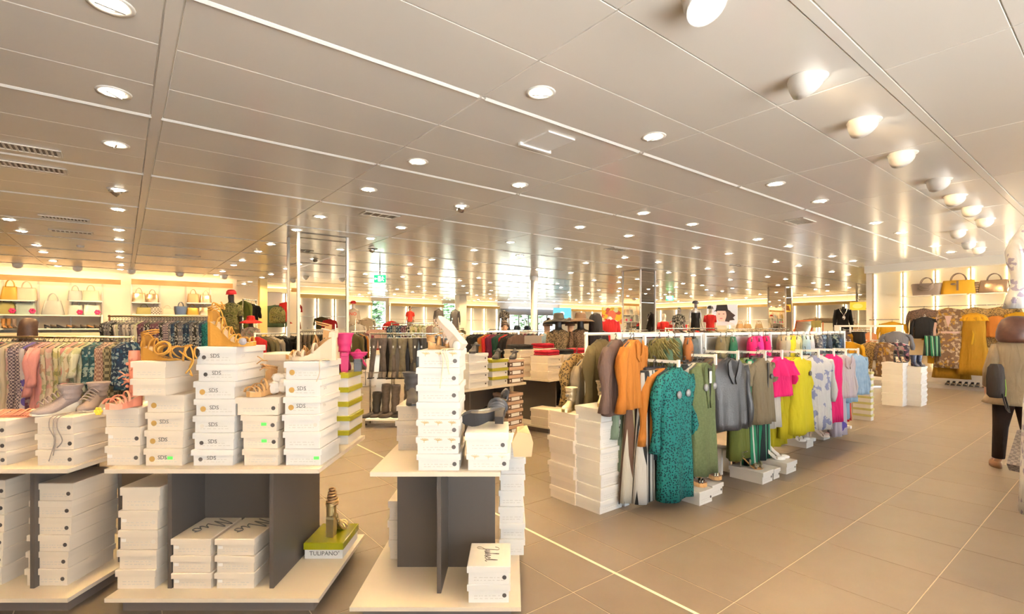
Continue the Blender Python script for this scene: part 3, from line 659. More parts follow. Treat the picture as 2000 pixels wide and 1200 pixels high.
# ---------------------------------------------------------------- shoes
def foot_pts(L, heel, plat, n=12):
    """centre line of the foot bed: list of (x along foot from heel=0 to toe=L, z, halfwidth)"""
    out = []
    for i in range(n+1):
        t = i/n; s = min(1, t/.68); s = s*s*(3-2*s)
        z = plat+heel*(1-s)+(.006 if t > .93 else 0)
        wv = [(.0, .020), (.08, .028), (.35, .025), (.6, .038), (.75, .041), (.9, .032), (1.0, .012)]
        for (a, wa), (b, wb) in zip(wv, wv[1:]):
            if a <= t <= b: hw = wa+(wb-wa)*(t-a)/(b-a); break
        out.append((t*L, z, hw))
    return out
def shoe(name, label, cat, loc, rz, L=.24, heel=.08, plat=.012, kind='pump', sole='stiletto', um=BLACK, sm=BLACK, im=None, shaft=0, group=None, rot=None, straps=None, lace=None, seed=0, scale=None, parent=None):
    rr = random.Random(seed or int(L*1000+heel*900))
    t = thing(name, label, cat, loc, rz, group, rot, scale)
    fp = foot_pts(L, heel, plat); im = im or mat((.62, .45, .28), .6, key='insole')
    # sole / wedge
    rings = []
    for x, z, hw in fp:
        zb = 0 if (sole in ('wedge', 'flatform')) else max(0, z-plat) if x > 0 else z-plat
        if sole == 'wedge': zb = 0.0005 if x < L*.86 else (x-L*.86)*.12
        elif sole == 'flatform': zb = max(0, (x-L*.8)*.10)
        rings.append([(x, -hw, zb), (x, hw, zb), (x, hw*1.04, z), (x, -hw*1.04, z)])
    build(MB().loft(rings), 'sole', sm, t)
    build(MB().loft([[(x, -hw*.98, z+.0005), (x, hw*.98, z+.0005), (x, hw*.98, z+.003), (x, -hw*.98, z+.003)] for x, z, hw in fp]), 'insole', im, t)
    if sole in ('stiletto', 'block'):
        zt = fp[0][1]; a, b = (.012, .006) if sole == 'stiletto' else (.026, .022)
        cx = .022 if sole == 'stiletto' else .030
        sq = lambda c, r, z: [(c-r, -r, z), (c+r, -r, z), (c+r, r, z), (c-r, r, z)]
        build(MB().loft([sq(cx-.004, b, 0), sq(cx-.002, b*1.05, zt*.4), sq(cx, a, zt*.8), sq(cx+.006, .024, zt-.002)]), 'heel', sm if sole == 'block' else um, t)
    zf = lambda x: next(z+(z2-z)*(x-xa)/(xb-xa) for (xa, z, _), (xb, z2, _) in zip(fp, fp[1:]) if xa <= x <= xb+1e-9)
    wf = lambda x: next(z+(z2-z)*(x-xa)/(xb-xa) for (xa, _, z), (xb, _, z2) in zip(fp, fp[1:]) if xa <= x <= xb+1e-9)
    if kind in ('pump', 'boot', 'bootie'):
        rings = []; prof = {'pump': [(0, .045), (.12, .05), (.3, .025), (.55, .016), (.68, .030), (.85, .030), (.97, .018), (1, .006)], 'boot': [(0, .07), (.2, .085), (.42, .075), (.6, .055), (.8, .042), (.95, .030), (1, .008)], 'bootie': [(0, .07), (.2, .085), (.42, .075), (.6, .055), (.8, .042), (.95, .030), (1, .008)]}[kind]
        for x, z, hw in fp:
            tt = x/L
            for (a, ha), (b, hb) in zip(prof, prof[1:]):
                if a <= tt <= b: hh = ha+(hb-ha)*(tt-a)/(b-a); break
            if kind == 'pump' and .1 < tt < .62: continue_open = True
            else: continue_open = False
            rings.append([(x, hw*1.05*cos(a_), z+hh*max(0, sin(a_))**.8*(0.9 if not continue_open else .9)) for a_ in [pi*k/8 for k in range(9)]])
        if kind == 'pump':
            toe = [r for r in rings if r[0][0] >= L*.60]; mb = MB().loft(toe, False, True, False)
            # side walls and heel cup
            n = 12; outer = []; prevs = []
            path = [(L*.62, -1)]+[(L*(.62-.62*k/5), -1) for k in range(1, 6)]
            pts = [(x, -wf(x)*1.05, zf(x), .022+.03*(1-x/(L*.62))) for x, _ in path]+[(-.004, 0, zf(0), .052)]+[(x, wf(x)*1.05, zf(x), .022+.03*(1-x/(L*.62))) for x, _ in reversed(path)]
            mb.loft([[(px, py, pz), (px*1.0, py*.98, pz+ph)] for px, py, pz, ph in pts], False, False, False)
            build(mb, 'upper', um, t, True)
        else: build(MB().loft(rings, True, True, True), 'upper', um, t, True)
        if shaft:
            z0 = zf(L*.15)+.02; rs = []; n = 14
            for k in range(9):
                q = k/8; zz = z0+shaft*q; rx = .045+.012*q+(.004*sin(q*17+seed)); ry = .036+.016*q+.003*cos(q*13+seed); cx = L*.20-.012*q*(1 if shaft > .2 else 0)
                rs.append([(cx+rx*cos(2*pi*j/n), ry*sin(2*pi*j/n), zz) for j in range(n)])
            build(MB().loft(rs, True, False), 'shaft', um, t, True)
            top = rs[-1]; build(MB().loft([[(L*.2+(p[0]-L*.2)*s_, p[1]*s_, p[2]+dz) for p in top] for s_, dz in ((1.02, -.045 if shaft > .3 else -.008), (1.07, -.02 if shaft > .3 else -.004), (1.06, .002), (.97, .002), (.95, -.02))], False, False), 'cuff', um, t, True)
    if kind in ('sandal', 'laceup', 'cage'):
        cnt = straps or 6
        mb = MB(); xs = [L*(.50+.38*k/(cnt-1)) for k in range(cnt)] if kind != 'cage' else [L*(.15+.75*k/(cnt-1)) for k in range(cnt)]
        for k, x in enumerate(xs):
            sh = (.03 if kind != 'sandal' else .012)*(1 if k % 2 else -1); hw = wf(x)*1.06; z = zf(x); hh = .030+.045*max(0, (L*.75-x)/L)*1.6
            x2 = min(max(x+sh, L*.03), L*.97)
            pts = [(x+(x2-x)*q/8, hw*cos(pi*q/8), z+(zf(x2)-z)*q/8+hh*sin(pi*q/8)) for q in range(9)]
            mb.tube(pts, .0065 if kind != 'sandal' else .010, 5, True, .35)
        build(mb, 'strap', um, t, True)
        if kind != 'sandal' or True:
            # heel counter and ankle strap
            zt = zf(0); hgt = .075 if kind != 'sandal' else .04
            mb = MB(); pts = []
            for k in range(11):
                a = -pi/2*1.15+pi*1.15*k/10
                pts.append((.030-.036*cos(a), .028*sin(a)*1.1))
            mb.loft([[(px, py, zt-.002), (px-.004, py*.95, zt+hgt*(.55+.45*cos((k-5)/5*1.3)))] for k, (px, py) in enumerate(pts)], False, False, False)
            build(mb, 'heel_counter', um, t, True)
            zz = zt+hgt*.92; mb = MB()
            for dz in ((0, .012) if kind != 'sandal' else (0,)):
                mb.tube([(.036+.042*cos(a_), .034*sin(a_), zz+dz+.010*cos(a_)) for a_ in [2*pi*k/14 for k in range(15)]], .0055, 5, True, .5)
            build(mb, 'ankle_strap', um, t, True)
        if kind == 'laceup':
            mb = MB()
            for k in range(4):
                y0 = .03*(1 if k % 2 else -1); mb.tube([(.075+.01*k, y0, zt+.06+.018*k), (.07+.012*k, 0, zt+.078+.018*k), (.06+.01*k, -y0, zt+.07+.022*k)], .003, 5)
            build(mb, 'lace', lace or um, t)
    return t
def smooth3(p, n=5):
    out = []
    for i in range(len(p)-1):
        p0, p1, p2, p3 = p[max(i-1, 0)], p[i], p[i+1], p[min(i+2, len(p)-1)]
        for q in range(n):
            t = q/n; out.append(tuple(.5*(2*p1[k]+(p2[k]-p0[k])*t+(2*p0[k]-5*p1[k]+4*p2[k]-p3[k])*t*t+(3*p1[k]-p0[k]-3*p2[k]+p3[k])*t**3) for k in (0, 1, 2)))
    return out+[p[-1]]
def cord(parent, pts, r, m, name='cord'):
    pts = smooth3(pts); return build(MB().tube(pts, r, 5), name, m, parent, True)
MUST = mat((.40, .185, .02), .75, bump=.2, key='mustard_suede'); TAN = mat((.40, .21, .07), .7, key='tan_suede'); CORAL = mat((.62, .22, .13), .6, key='coral'); CREAM = mat((.52, .40, .27), .6, key='cream_leather'); GOLD = mat((.75, .56, .26), .28, .9, key='gold_leather')
GUN = mat((.10, .105, .12), .22, .5, key='gunmetal'); CORK = mat((.62, .36, .15), .8, kind='blur', c2=(.50, .27, .10), sc=60, key='cork'); PINKS = mat((.40, .012, .10), .6, key='magenta_suede'); TAUPE = mat((.26, .20, .175), .8, bump=.2, key='taupe_suede'); DKBR = mat((.10, .075, .055), .6, key='dark_brown_leather')
NUDE = mat((.78, .64, .52), .5, key='nude_patent'); WHITEL = mat((.86, .82, .76), .35, key='white_leather')
# mustard lace-up wedge on S2 and its partner lying beside
shoe('lace_up_sandal', 'mustard suede lace-up sandal on the fourth cream stack, laces hanging', 'shoe', (ux(276, 2.66), 2.68, ZS2), -.15, L=.25, heel=.06, plat=.014, kind='cage', sole='wedge', um=MUST, sm=MUST, straps=10)
t = shoe('lace_up_sandal', 'dark inside of the second mustard sandal lying on its side', 'shoe', (ux(330, 2.64), 2.62, ZS2+.038), 0, L=.17, heel=.02, plat=.01, kind='cage', sole='flatform', um=MUST, sm=BLACK, im=BLACK, straps=6, rot=(1.25, 0, .1))
cord(t, [(.09, .0, .05), (.13, -.03, .06), (.16, -.05, .05), (.15, -.09, .04), (.17, -.13, .04), (.16, -.12, .05)], .004, MUST); cord(t, [(.10, .02, .05), (.15, .02, .07), (.17, -.06, .055), (.14, -.12, .05)], .004, MUST)
# high mustard wedge on S3
t = shoe('wedge_sandal', 'high mustard suede wedge sandal with caged straps on the tallest stack', 'shoe', (ux(402, 2.66), 2.70, ZS3), -.12, L=.26, heel=.115, plat=.02, kind='cage', sole='wedge', um=MUST, sm=MUST, straps=10)
cord(t, [(.03, -.03, .21), (.05, -.04, .235), (.09, -.035, .215), (.06, -.04, .225), (.10, -.05, .19), (.115, -.05, .15)], .0035, MUST); cord(t, [(.05, -.03, .23), (.10, -.02, .20), (.085, -.03, .24)], .0035, MUST)
build(MB().ball((.225, -.05, .028), (.022, .012, .020), 10, 6), 'pompom', mat((.30, .27, .28), .8, key='pompom'), t)
# small tan sandal and its crumpled tissue
shoe('platform_sandal', 'small tan lace-up platform sandal standing on the four-box stack', 'shoe', (ux(512, 2.68)+.02, 2.78, ZS4), -1.9, L=.18, heel=.05, plat=.026, kind='laceup', sole='flatform', um=TAN, sm=TAN, straps=6)
mb = MB(); rr = random.Random(4)
for k in range(10): mb.ball((rr.uniform(-.04, .04), rr.uniform(-.03, .03), rr.uniform(.02, .10)), (rr.uniform(.02, .04), rr.uniform(.012, .03), rr.uniform(.018, .04)), 6, 4)
tag(build(mb, 'tissue_paper', mat((.72, .66, .58), .9, key='tissue'), None, False, (ux(541, 2.72), 2.76, ZS4)), 'crumpled tissue paper lump beside the small tan sandal', 'paper')
# coral sandal standing upright + platform
t = shoe('lace_up_sandal', 'coral knee-high lace-up platform sandal standing on the leftmost stack', 'shoe', (ux(267, 2.7), 2.72, ZA+.309), -1.75, L=.18, heel=.03, plat=.028, kind='laceup', sole='flatform', um=CORAL, sm=CORAL, straps=6)
mb = MB()
mb.loft([[(.03+.023*cos(a)*s_, .023*sin(a)*s_, z) for a in [2*pi*k/12 for k in range(12)]] for z, s_ in ((.05, 1), (.12, .95), (.20, 1.1), (.26, 1.2), (.30, 1.1))], False, False); build(mb, 'shaft', CORAL, t, True)
for k in range(7): build(MB().ball((.062, .01*(-1)**k, .08+.03*k), .009, 6, 4), 'lace_loop', CORAL, t)
# cream wedge pair on S5
shoe('wedge_sandal', 'cream wedge sandal with ankle strap in front on the white SDS stack', 'shoe', (ux(655, 2.7)-.005, 2.735, ZS5), pi+.18, L=.245, heel=.105, plat=.022, kind='sandal', sole='wedge', um=CREAM, sm=CREAM, straps=3)
shoe('wedge_sandal', 'tan wedge sandal behind the cream one on the white SDS stack', 'shoe', (ux(640, 2.82), 2.86, ZS5), pi+.25, L=.235, heel=.10, plat=.022, kind='cage', sole='wedge', um=TAN, sm=TAN, straps=7)
cr = thing('ribbon', 'thin cream lace dangling down the white SDS stack front', 'ribbon', (0, 0, 0)); cord(cr, [(ux(632, 2.62), 2.70, ZS5+.004), (ux(626, 2.62), 2.615, ZS5+.003), (ux(625, 2.62), 2.612, ZS5-.06), (ux(619, 2.62), 2.612, ZS5-.105)], .0022, CREAM)
# magenta boots on the lime stack
shoe('heeled_bootie', 'magenta suede high heel seen from behind on the lime stack', 'shoe', (ux(676, 3.2), 3.17, ZS6), 1.9, L=.20, heel=.10, plat=.02, kind='bootie', sole='block', um=PINKS, sm=PINKS, shaft=.12)
shoe('heeled_bootie', 'magenta suede open heel lying right on the lime stack', 'shoe', (ux(703, 3.25), 3.20, ZS6), 1.75, L=.19, heel=.06, plat=.02, kind='bootie', sole='block', um=PINKS, sm=BLACK, shaft=.03)
# gold sandal on TULIPANO
t = shoe('heeled_sandal', 'gold gladiator heel standing on the lime TULIPANO lid', 'shoe', (-1.135, 3.085, ZB+.098), 1.42, L=.19, heel=.125, plat=.012, kind='cage', sole='block', um=GOLD, sm=GOLD, straps=8)
mb = MB()
for k in range(6): mb.tube([(.036+(.034-.004*k)*cos(a), (.034-.004*k)*sin(a), .20+.018*k) for a in [2*pi*q/12 for q in range(13)]], .008, 5)
build(mb, 'ankle_spiral', mat((.45, .25, .10), .4, .4, key='bronze'), t, True)
# grey lace-up bootees on T0
for k, (u, dd, rz, nm) in enumerate(((128, 2.74, -1.95, 'left'), (176, 2.86, -1.35, 'right'))):
    t = shoe('lace_up_bootie', '%s taupe suede lace-up bootie with long laces on the left table' % nm, 'shoe', (ux(u, dd), dd+.09, ZT1), rz, L=.22, heel=.05, plat=.01, kind='bootie', sole='flatform', um=TAUPE, sm=mat((.70, .62, .48), .6, key='pale_sole'), shaft=.08)
    for q in range(5): cord(t, [(.10+.02*q, -.03, .10-.010*q), (.105+.02*q, 0, .125-.012*q), (.10+.02*q, .03, .10-.010*q)], .004, TAUPE, 'lace')
t = thing('shoelaces', 'dark loose laces hanging down the left three-box stack', 'laces', (0, 0, 0)); xx = ux(104, 2.60); zt_ = ZT1
for k, (dx, ln) in enumerate(((0, .20), (.02, .16), (-.022, .23))): cord(t, [(xx+dx+.05, 2.72, zt_+.012), (xx+dx, 2.625, zt_+.006), (xx+dx-.01, 2.612, zt_-.05), (xx+dx+.02*sin(k), 2.612, zt_-.12), (xx+dx-.012, 2.612, zt_-ln)], .0026, mat((.22, .18, .15), .8, key='lace_dark'))
t = thing('flower_clip', 'yellow rosette on the corner of the left three-box stack', 'ornament', (ux(183, 2.66), 2.69, ZT1)); YEL = mat((.85, .60, .06), .6, key='yellow_flower')
for k in range(6): build(MB().ball((.014*cos(k*pi/3), 0, .02+.014*sin(k*pi/3)), (.010, .007, .010), 8, 5), 'petal', YEL, t)
build(MB().ball((0, -.004, .02), (.008, .007, .008), 8, 5), 'centre', YEL, t)
t = thing('strappy_sandals', 'coral strappy flat sandals laid on the leftmost box top', 'shoe', (ux(28, 2.75), 2.72, ZT0)); rr = random.Random(3)
build(MB().box(-.10, .10, .0, .14, 0, .008), 'sole', CORAL, t)
for k in range(14):
    x0 = -.11+.016*k; build(MB().tube([(x0, 0, .012), (x0+.02, .04, .03+rr.uniform(0, .012)), (x0-.01, .09, .028), (x0+.02, .14, .012)], .006, 5, True, .6), 'strap', CORAL, t, True)
# cage wedge on table B
t = shoe('cage_wedge', 'beige cage-cut wedge sandal tipped sole outward on the tall white stack', 'shoe', (ux(909, 2.6), 2.60, ZT+.03), 0, L=.235, heel=.06, plat=.022, kind='cage', sole='flatform', um=mat((.60, .44, .33), .6, key='nude_suede'), sm=mat((.62, .52, .42), .5, key='beige_sole'), straps=10, rot=(0, -2.43, -.6))
build(MB().lathe([(.024, -.006), (.026, 0), (.018, .004)], 14, M=Matrix.Translation((.02, -.034, .03)) @ Matrix.Rotation(pi/2, 4, 'X')), 'heel_disc', WHITE, t, True)
shoe('wedge_sandal', 'tan suede sandal lying behind the beige cage wedge', 'shoe', (ux(836, 2.66), 2.66, ZT), .15, L=.13, heel=.03, plat=.01, kind='sandal', sole='flatform', um=TAN, sm=CORK, straps=3)
t = thing('ribbon', 'cream lace hanging down the front of the tall palm-print stack', 'ribbon', (0, 0, 0))
for k, (u, ln) in enumerate(((862, .19), (872, .09), (868, .12))): cord(t, [(ux(u, 2.5)+.03, 2.58, ZT+.006), (ux(u, 2.5), 2.497, ZT+.003), (ux(u+4, 2.5), 2.493, ZT-.05), (ux(u-2+6*k, 2.5), 2.493, ZT-ln)], .0022, mat((.78, .66, .38), .7, key='lace_cream'))
# gunmetal heel on right stack + black pump behind
t = shoe('heeled_bootie', 'gunmetal patent heel lying sideways on the white two-box stack', 'shoe', (ux(984, 2.60), 2.60, ZR+.045), 0, L=.23, heel=.07, plat=.02, kind='bootie', sole='block', um=GUN, sm=BLACK, shaft=.04, rot=(1.2, .0, pi-.08))
shoe('pump', 'shiny black pointed heel upright behind the gunmetal one', 'shoe', (ux(978, 2.8), 2.80, ZR+.02), 0, rot=(0, -1.3, .3), L=.17, heel=.07, plat=.006, kind='pump', sole='block', um=mat((.01, .01, .012), .1, key='black_patent'), sm=BLACK)
shoe('ankle_boot', 'black ankle boot on the shaded stack behind the tall stack', 'shoe', (ux(800, 3.05), 3.10, ZBK), -1.3, L=.22, heel=.05, plat=.01, kind='bootie', sole='block', um=mat((.05, .05, .055), .5, key='charcoal_leather'), sm=BLACK, shaft=.11)
mb = MB(); mb.loft([[(-.05, 0, 0), (.05, 0, 0), (.05, .20, 0), (-.05, .20, 0)], [(-.06, 0, .08), (.06, .0, .08), (.055, .2, .08), (-.05, .2, .08)], [(-.03, 0, .14), (.04, .0, .13), (.03, .2, .14), (-.03, .2, .13)]])
tag(build(mb, 'paper_bag', mat((.50, .36, .20), .8, key='kraft'), None, False, (.06, 2.80, ZBt-.004)), 'brown paper pouch wedged beside the gunmetal heel stack', 'bag')
# ---- free-standing stacks at the gondola end (room grid orientation)
def rstack(px, py, w, l, hs, phrase, **kw): return stack(px, py, 0, w, l, hs, phrase, **kw)
# the printed end faces room -Y... front face normal towards the right of the picture
def room_stack(u, v, wf_, ls_, hs, phrase, **kw):
    """u,v: floor pixel of the nearest corner; wf_: width of the right-hand (printed) face, ls_: length of the left-hand face"""
    dd = F*EYE/(v-640); cx, cy = ux(u, dd), dd
    px, py = cx+wf_/2*CR, cy+wf_/2*SR
    return stack(px, py, 0, wf_, ls_, hs, phrase, rz=RZ, **kw), px, py
ZG1, gx1, gy1 = room_stack(1175, 1007, .29, .30, [.105, .106, .104, .106, .104, .107, .105, .106], 'in the floor stack under the right gold bootie', desc='white', body=CARDW, jit=.012, opts={5: dict(lean=.03, desc='crumpled white')})
ZG2, gx2, gy2 = room_stack(1122, 990, .20, .32, [.107, .11, .108, .112, .11, .112, .11], 'in the floor stack under the left gold bootie', desc='cream', dot=None, jit=.012)
for (px, py, z, nm, rz) in ((gx1, gy1, ZG1, 'right', -1.0), (gx2, gy2, ZG2, 'left', -1.25)):
    t = shoe('heeled_bootie', 'gold leather lace-up heeled bootie on the %s floor stack' % nm, 'shoe', (px-.06, py+.17, z), -1.75 if nm == 'right' else -2.2, L=.17, heel=.05, plat=.022, kind='bootie', sole='block', um=mat((.80, .66, .42), .32, .65, key='pale_gold'), sm=GOLD, shaft=.12)
    for q in range(5): cord(t, [(.085, -.03, .10+.024*q), (.092, 0, .105+.024*q), (.085, .03, .10+.024*q)], .0035, CREAM, 'lace')
    build(MB().lathe([(.016, 0), (.018, .004), (.004, .008)], 12, M=Matrix.Translation((.088, -.01, .14)) @ Matrix.Rotation(pi/2, 4, 'Y')), 'buckle', mat((.3, .3, .28), .4, .6, key='buckle'), t)
# shoe boxes lying on the floor before the gondola, with shoes
def floor_box(u, v, w, l, h, label, **kw):
    dd = F*EYE/(v-640); px, py = ux(u, dd)+w/2*CR, dd+w/2*SR
    shoebox(label, px, py, 0, w, l, h, RZ, body=CARDW, **kw); return px, py
def on_box(px, py, a, b):  # a along the printed face, b back from it
    return (px+a*CR-b*SR, py+a*SR+b*CR)
px, py = floor_box(1367, 990, .21, .34, .115, 'white shoebox on the floor below the teal leopard dress'); px2, py2 = floor_box(1391, 973, .19, .33, .105, 'white shoebox right beside it holding the copper sandal pair')
COPPER = mat((.70, .42, .26), .35, .5, key='copper'); SILV = mat((.55, .55, .52), .25, .9, key='silver_leather')
x, y = on_box(px, py, .03, .17); shoe('platform_heel', 'silver cork-soled peep-toe heel on the box before the teal dress', 'shoe', (x-.08, y+.03, .115), -.45, L=.22, heel=.09, plat=.035, kind='sandal', sole='block', um=mat((.20, .19, .18), .2, .9, key='pewter'), sm=CORK, im=COPPER, straps=3)
x, y = on_box(px2, py2, .02, .14); shoe('platform_heel', 'gold and tan cork platform heel beside the pewter one', 'shoe', (x-.06, y+.05, .115), -.45, L=.22, heel=.10, plat=.035, kind='sandal', sole='block', um=mat((.80, .74, .55), .2, .9, key='light_gold'), sm=CORK, im=COPPER, straps=3)
px, py = floor_box(1490, 948, .22, .34, .115, 'white shoebox on the floor under the strappy snake heels'); px2, py2 = floor_box(1537, 928, .24, .32, .115, 'white shoebox on the floor under the white pumps')
floor_box(1512, 938, .14, .30, .10, 'narrow white shoebox between the heels and pumps boxes')
SNAKE = mat((.20, .16, .10), .4, kind='leopard', c2=(.05, .04, .03), c3=(.35, .28, .14), sc=60, key='snake'); OLV = mat((.17, .15, .07), .7, key='olive_leather')
x, y = on_box(px, py, .0, .17); shoe('heeled_sandal', 'tan strappy stiletto sandal on the box, heel toward the rack', 'shoe', (x-.12, y+.0, .115), -.35, L=.22, heel=.11, plat=.008, kind='sandal', sole='stiletto', um=SNAKE, sm=TAN, im=TAN, straps=4)
x, y = on_box(px, py, .10, .22); shoe('heeled_sandal', 'olive strappy stiletto sandal behind the tan one', 'shoe', (x-.10, y+.05, .115), -.35, L=.22, heel=.11, plat=.008, kind='sandal', sole='stiletto', um=OLV, sm=OLV, im=OLV, straps=4)
for k in range(2):
    x, y = on_box(px2, py2, -.02+.08*k, .20); shoe('pump', '%s ivory high-heeled pump of the pair on the floor box' % ('nearer', 'farther')[k], 'shoe', (x-.12+.02*k, y+.02*k, .115), -.30, L=.24, heel=.105, plat=.008, kind='pump', sole='stiletto', um=WHITEL, sm=WHITEL, im=NUDE)
floor_box(1576, 877, .22, .40, .11, 'white shoebox on the floor under the yellow dress', dot=None); floor_box(1610, 861, .22, .40, .11, 'white shoebox on the floor under the blue and white dresses', dot=None)
floor_box(1540, 868, .20, .3, .11, 'white shoebox half hidden behind the yellow dress box', dot=None)
x, y = ux(1600, 6.3), 6.35
for k in range(2): shoe('pump', '%s nude pump of the pair below the white floral dress' % ('left', 'right')[k], 'shoe', (x-.10+.10*k, y+.13*k, .111), -.3, L=.23, heel=.11, plat=.008, kind='pump', sole='stiletto', um=NUDE, sm=NUDE)
x, y = ux(1563, 6.0), 6.12
for k in range(2): shoe('pump', '%s white pump of the pair below the yellow dress' % ('left', 'right')[k], 'shoe', (x-.12+.11*k, y+.1*k, .111), -.3, L=.23, heel=.10, plat=.008, kind='pump', sole='stiletto', um=WHITEL, sm=WHITEL)
# lime-striped floor stack, tall white pair of stacks
room_stack(1702, 823, .14, .26, [.098]*8, 'in the striped floor stack at the gondola end', desc='white green-edged', body=CARDW, lid=mat((.45, .42, .15), .5, key='green_edge'), dot=None)
ZW1, wx1, wy1 = room_stack(1764, 795, .36, .34, [.118]*7, 'in the left white stack before the mustard wall', desc='white', body=CARDW)
ZW2, wx2, wy2 = room_stack(1800, 795, .42, .30, [.107]*7, 'in the right white stack before the mustard wall', desc='white', body=CARDW)
NAVY = mat((.02, .03, .07), .35, key='navy_leather')
for k in range(2): shoe('ankle_boot', '%s navy ankle boot on the right white stack' % ('left', 'right')[k], 'shoe', (wx2-.12+.11*k, wy2+.15, ZW2), -1.8, L=.22, heel=.06, plat=.01, kind='bootie', sole='block', um=NAVY, sm=BLACK, shaft=.13)
for k in range(2): shoe('heeled_sandal', '%s black strappy heel on the left white stack' % ('left', 'right')[k], 'shoe', (wx1-.10+.11*k, wy1+.15, ZW1), -1.8, L=.22, heel=.14, plat=.012, kind='cage', sole='block', um=BLACK, sm=BLACK, straps=7)
# ---- table D and E
aD = radians(48)
def diag_table(label, x, y, rz, w, l, wb=None, zt=.766):
    t = thing('display_table', label, 'table', (x, y, 0), rz); B = lambda n, m, *b: build(MB().box(*b), n, m, t)
    B('plinth', PLINTH, .05, w-.05, .05, l-.05, 0, .075); B('base_board', TOPM, 0, w, 0, l, .075, .1); B('top_board', TOPM, 0, w, 0, l, zt-.03, zt)
    B('upright_panel', GREY, w*.2, w*.2+.02, .1, l-.1, .1, zt-.03); B('upright_panel', GREY, w*.8, w*.8+.02, .1, l-.1, .1, zt-.03); B('cross_panel', GREY, w*.2+.02, w*.8, l*.5, l*.5+.02, .1, zt-.03)
    return t
xd, yd = -.60, 5.80
diag_table('dark-panelled display table behind the middle stack with striped boxes', xd, yd, aD, 1.18, .75)
def dloc(a, b): return (xd+a*cos(aD)-b*sin(aD), yd+a*sin(aD)+b*cos(aD))
def dst(a, b, w, l, hs, phrase, z, **kw): p = dloc(a, b); return stack(p[0], p[1], z, w, l, hs, phrase, rz=aD, **kw)
zz1 = dst(.32, .02, .33, .30, [.105]*4, 'on the dark table, left of the lime boxes', .766, desc='white', body=CARDW)
zz2 = dst(.70, .02, .30, .28, [.11]*3, 'in the lime-lidded stack on the dark table', .766, desc='lime-lidded white', body=CARDW, lid=LIME)
zz3 = dst(1.02, .02, .30, .28, [.105]*3, 'in the brown stack on the dark table', .766, desc='dark brown', body=BROWNC, lid=TANC, dot=None, sizes=False)
dst(1.02, .04, .30, .28, [.105]*5, 'in the brown stack on the dark table base', .1, desc='tan-lidded brown', body=BROWNC, lid=TANC, dot=None, sizes=False)
lab_me = MB().box(-.08, .08, .005, .0085, -.022, .022).mesh('size_label')
for o in list(bpy.data.objects):
    if o.get('label') and 'brown shoebox' in o['label'] and o.type == 'EMPTY':
        link('size_label', lab_me, WHITE, o, (.0, 0, .035))
        for q in (-.115, .115): link('finger_hole', dot_me, WHITE, o, (q, .0072, .035))
for k, (a, z, nm) in enumerate(((.30, zz1, 'left'), (.70, zz2, 'middle'), (1.02, zz3, 'right'))):
    p = dloc(a, .16); shoe('pump', 'black suede heel on the %s stack of the dark table' % nm, 'shoe', (p[0]+.08, p[1]+.04, z), aD+pi+.5, L=.24, heel=.055, plat=.015, kind='bootie', sole='block', um=mat((.03, .03, .035), .45, key='black_suede'), sm=BLACK, shaft=.02)
xe, ye, aE = .52, 6.95, radians(50)
diag_table('pale display table stacked with boxes and folded knitwear, centre', xe, ye, aE, 1.5, 1.0)
def eloc(a, b): return (xe+a*cos(aE)-b*sin(aE), ye+a*sin(aE)+b*cos(aE))
KN = [cloth((.02, .02, .025)), cloth((.55, .02, .04)), cloth((.16, .02, .05)), cloth((.03, .03, .03))]
kn_i = [0]
def folded(x, y, z, rz, m, label, w=.34, l=.26, h=.05):
    t = thing('folded_sweater', label, 'sweater', (x, y, z), rz); rr = random.Random(int(x*977+y*131))
    for k in range(2):
        rings = []
        for q in range(9):
            a = q/8; xx = -w/2+w*a; hh = h*.5*(1+.15*rr.uniform(-1, 1)); e = .02*(1 if q in (0, 8) else 0)
            rings.append([(xx, -l/2+e, h*.5*k+e*.3), (xx, l/2-e, h*.5*k+e*.3), (xx, l/2-e-.01, h*.5*k+hh-e*.4), (xx, 0, h*.5*k+hh*1.08-e*.4), (xx, -l/2+e+.01, h*.5*k+hh-e*.4)])
        build(MB().loft(rings), 'fold', m, t, True)
ns = ['in the near corner stack of the pale centre table', 'in the second stack of the pale centre table', 'in the third stack of the pale centre table', 'in the left rear stack of the pale centre table', 'in the back stack of the pale centre table']
for k, (a, b) in enumerate(((.17, .02), (.56, .02), (.95, .02), (.17, .52), (.75, .52))):
    p = eloc(a, b); zt = stack(p[0], p[1], .766, .33, .32, [.115, .11, .11, .07][:4 if k > 2 else 3], ns[k], rz=aE, desc='pale', dot='r' if k < 3 else None)
    q = eloc(a+.02, b+.16); folded(q[0], q[1], zt, aE+random.uniform(-.3, .3), KN[(k*2+1) % 4], '%s folded sweater on the %s box stack of the pale table' % (('red', 'black', 'red', 'charcoal', 'burgundy')[k], ('near corner', 'second', 'third', 'left rear', 'back')[k]), h=.07)
for k, (a, b) in enumerate(((.17, .02), (.56, .03), (.95, .03), (1.3, .03))):
    p = eloc(a, b); zt = stack(p[0], p[1], .10, .33, .32, [[.12, .12], [.12, .12], [.12, .12, .12, .1], [.12, .12, .12]][k], 'on the pale centre table base, %s pile' % ('corner', 'second', 'third', 'last')[k], rz=aE, desc='pale', dot=None)
    if k == 1: q = eloc(a, b+.16); folded(q[0], q[1], zt, aE, KN[0], 'black folded sweater on the lower boxes of the pale table', h=.07)
x_, d_ = ux(1041, 8.6), 8.6
t = thing('notice_board', 'plain grey-brown square panel standing behind the knitwear table', 'sign', (x_, d_, 0), 0)
build(MB().box(-.15, .15, -.01, .01, 1.20, 1.36), 'panel', mat((.30, .26, .22), .6, key='grey_brown'), t); build(MB().box(-.012, .012, -.012, .012, .02, 1.2), 'stem', STEEL, t); build(MB().lathe([(.14, 0), (.14, .012), (.02, .02)], 16), 'foot', STEEL, t)
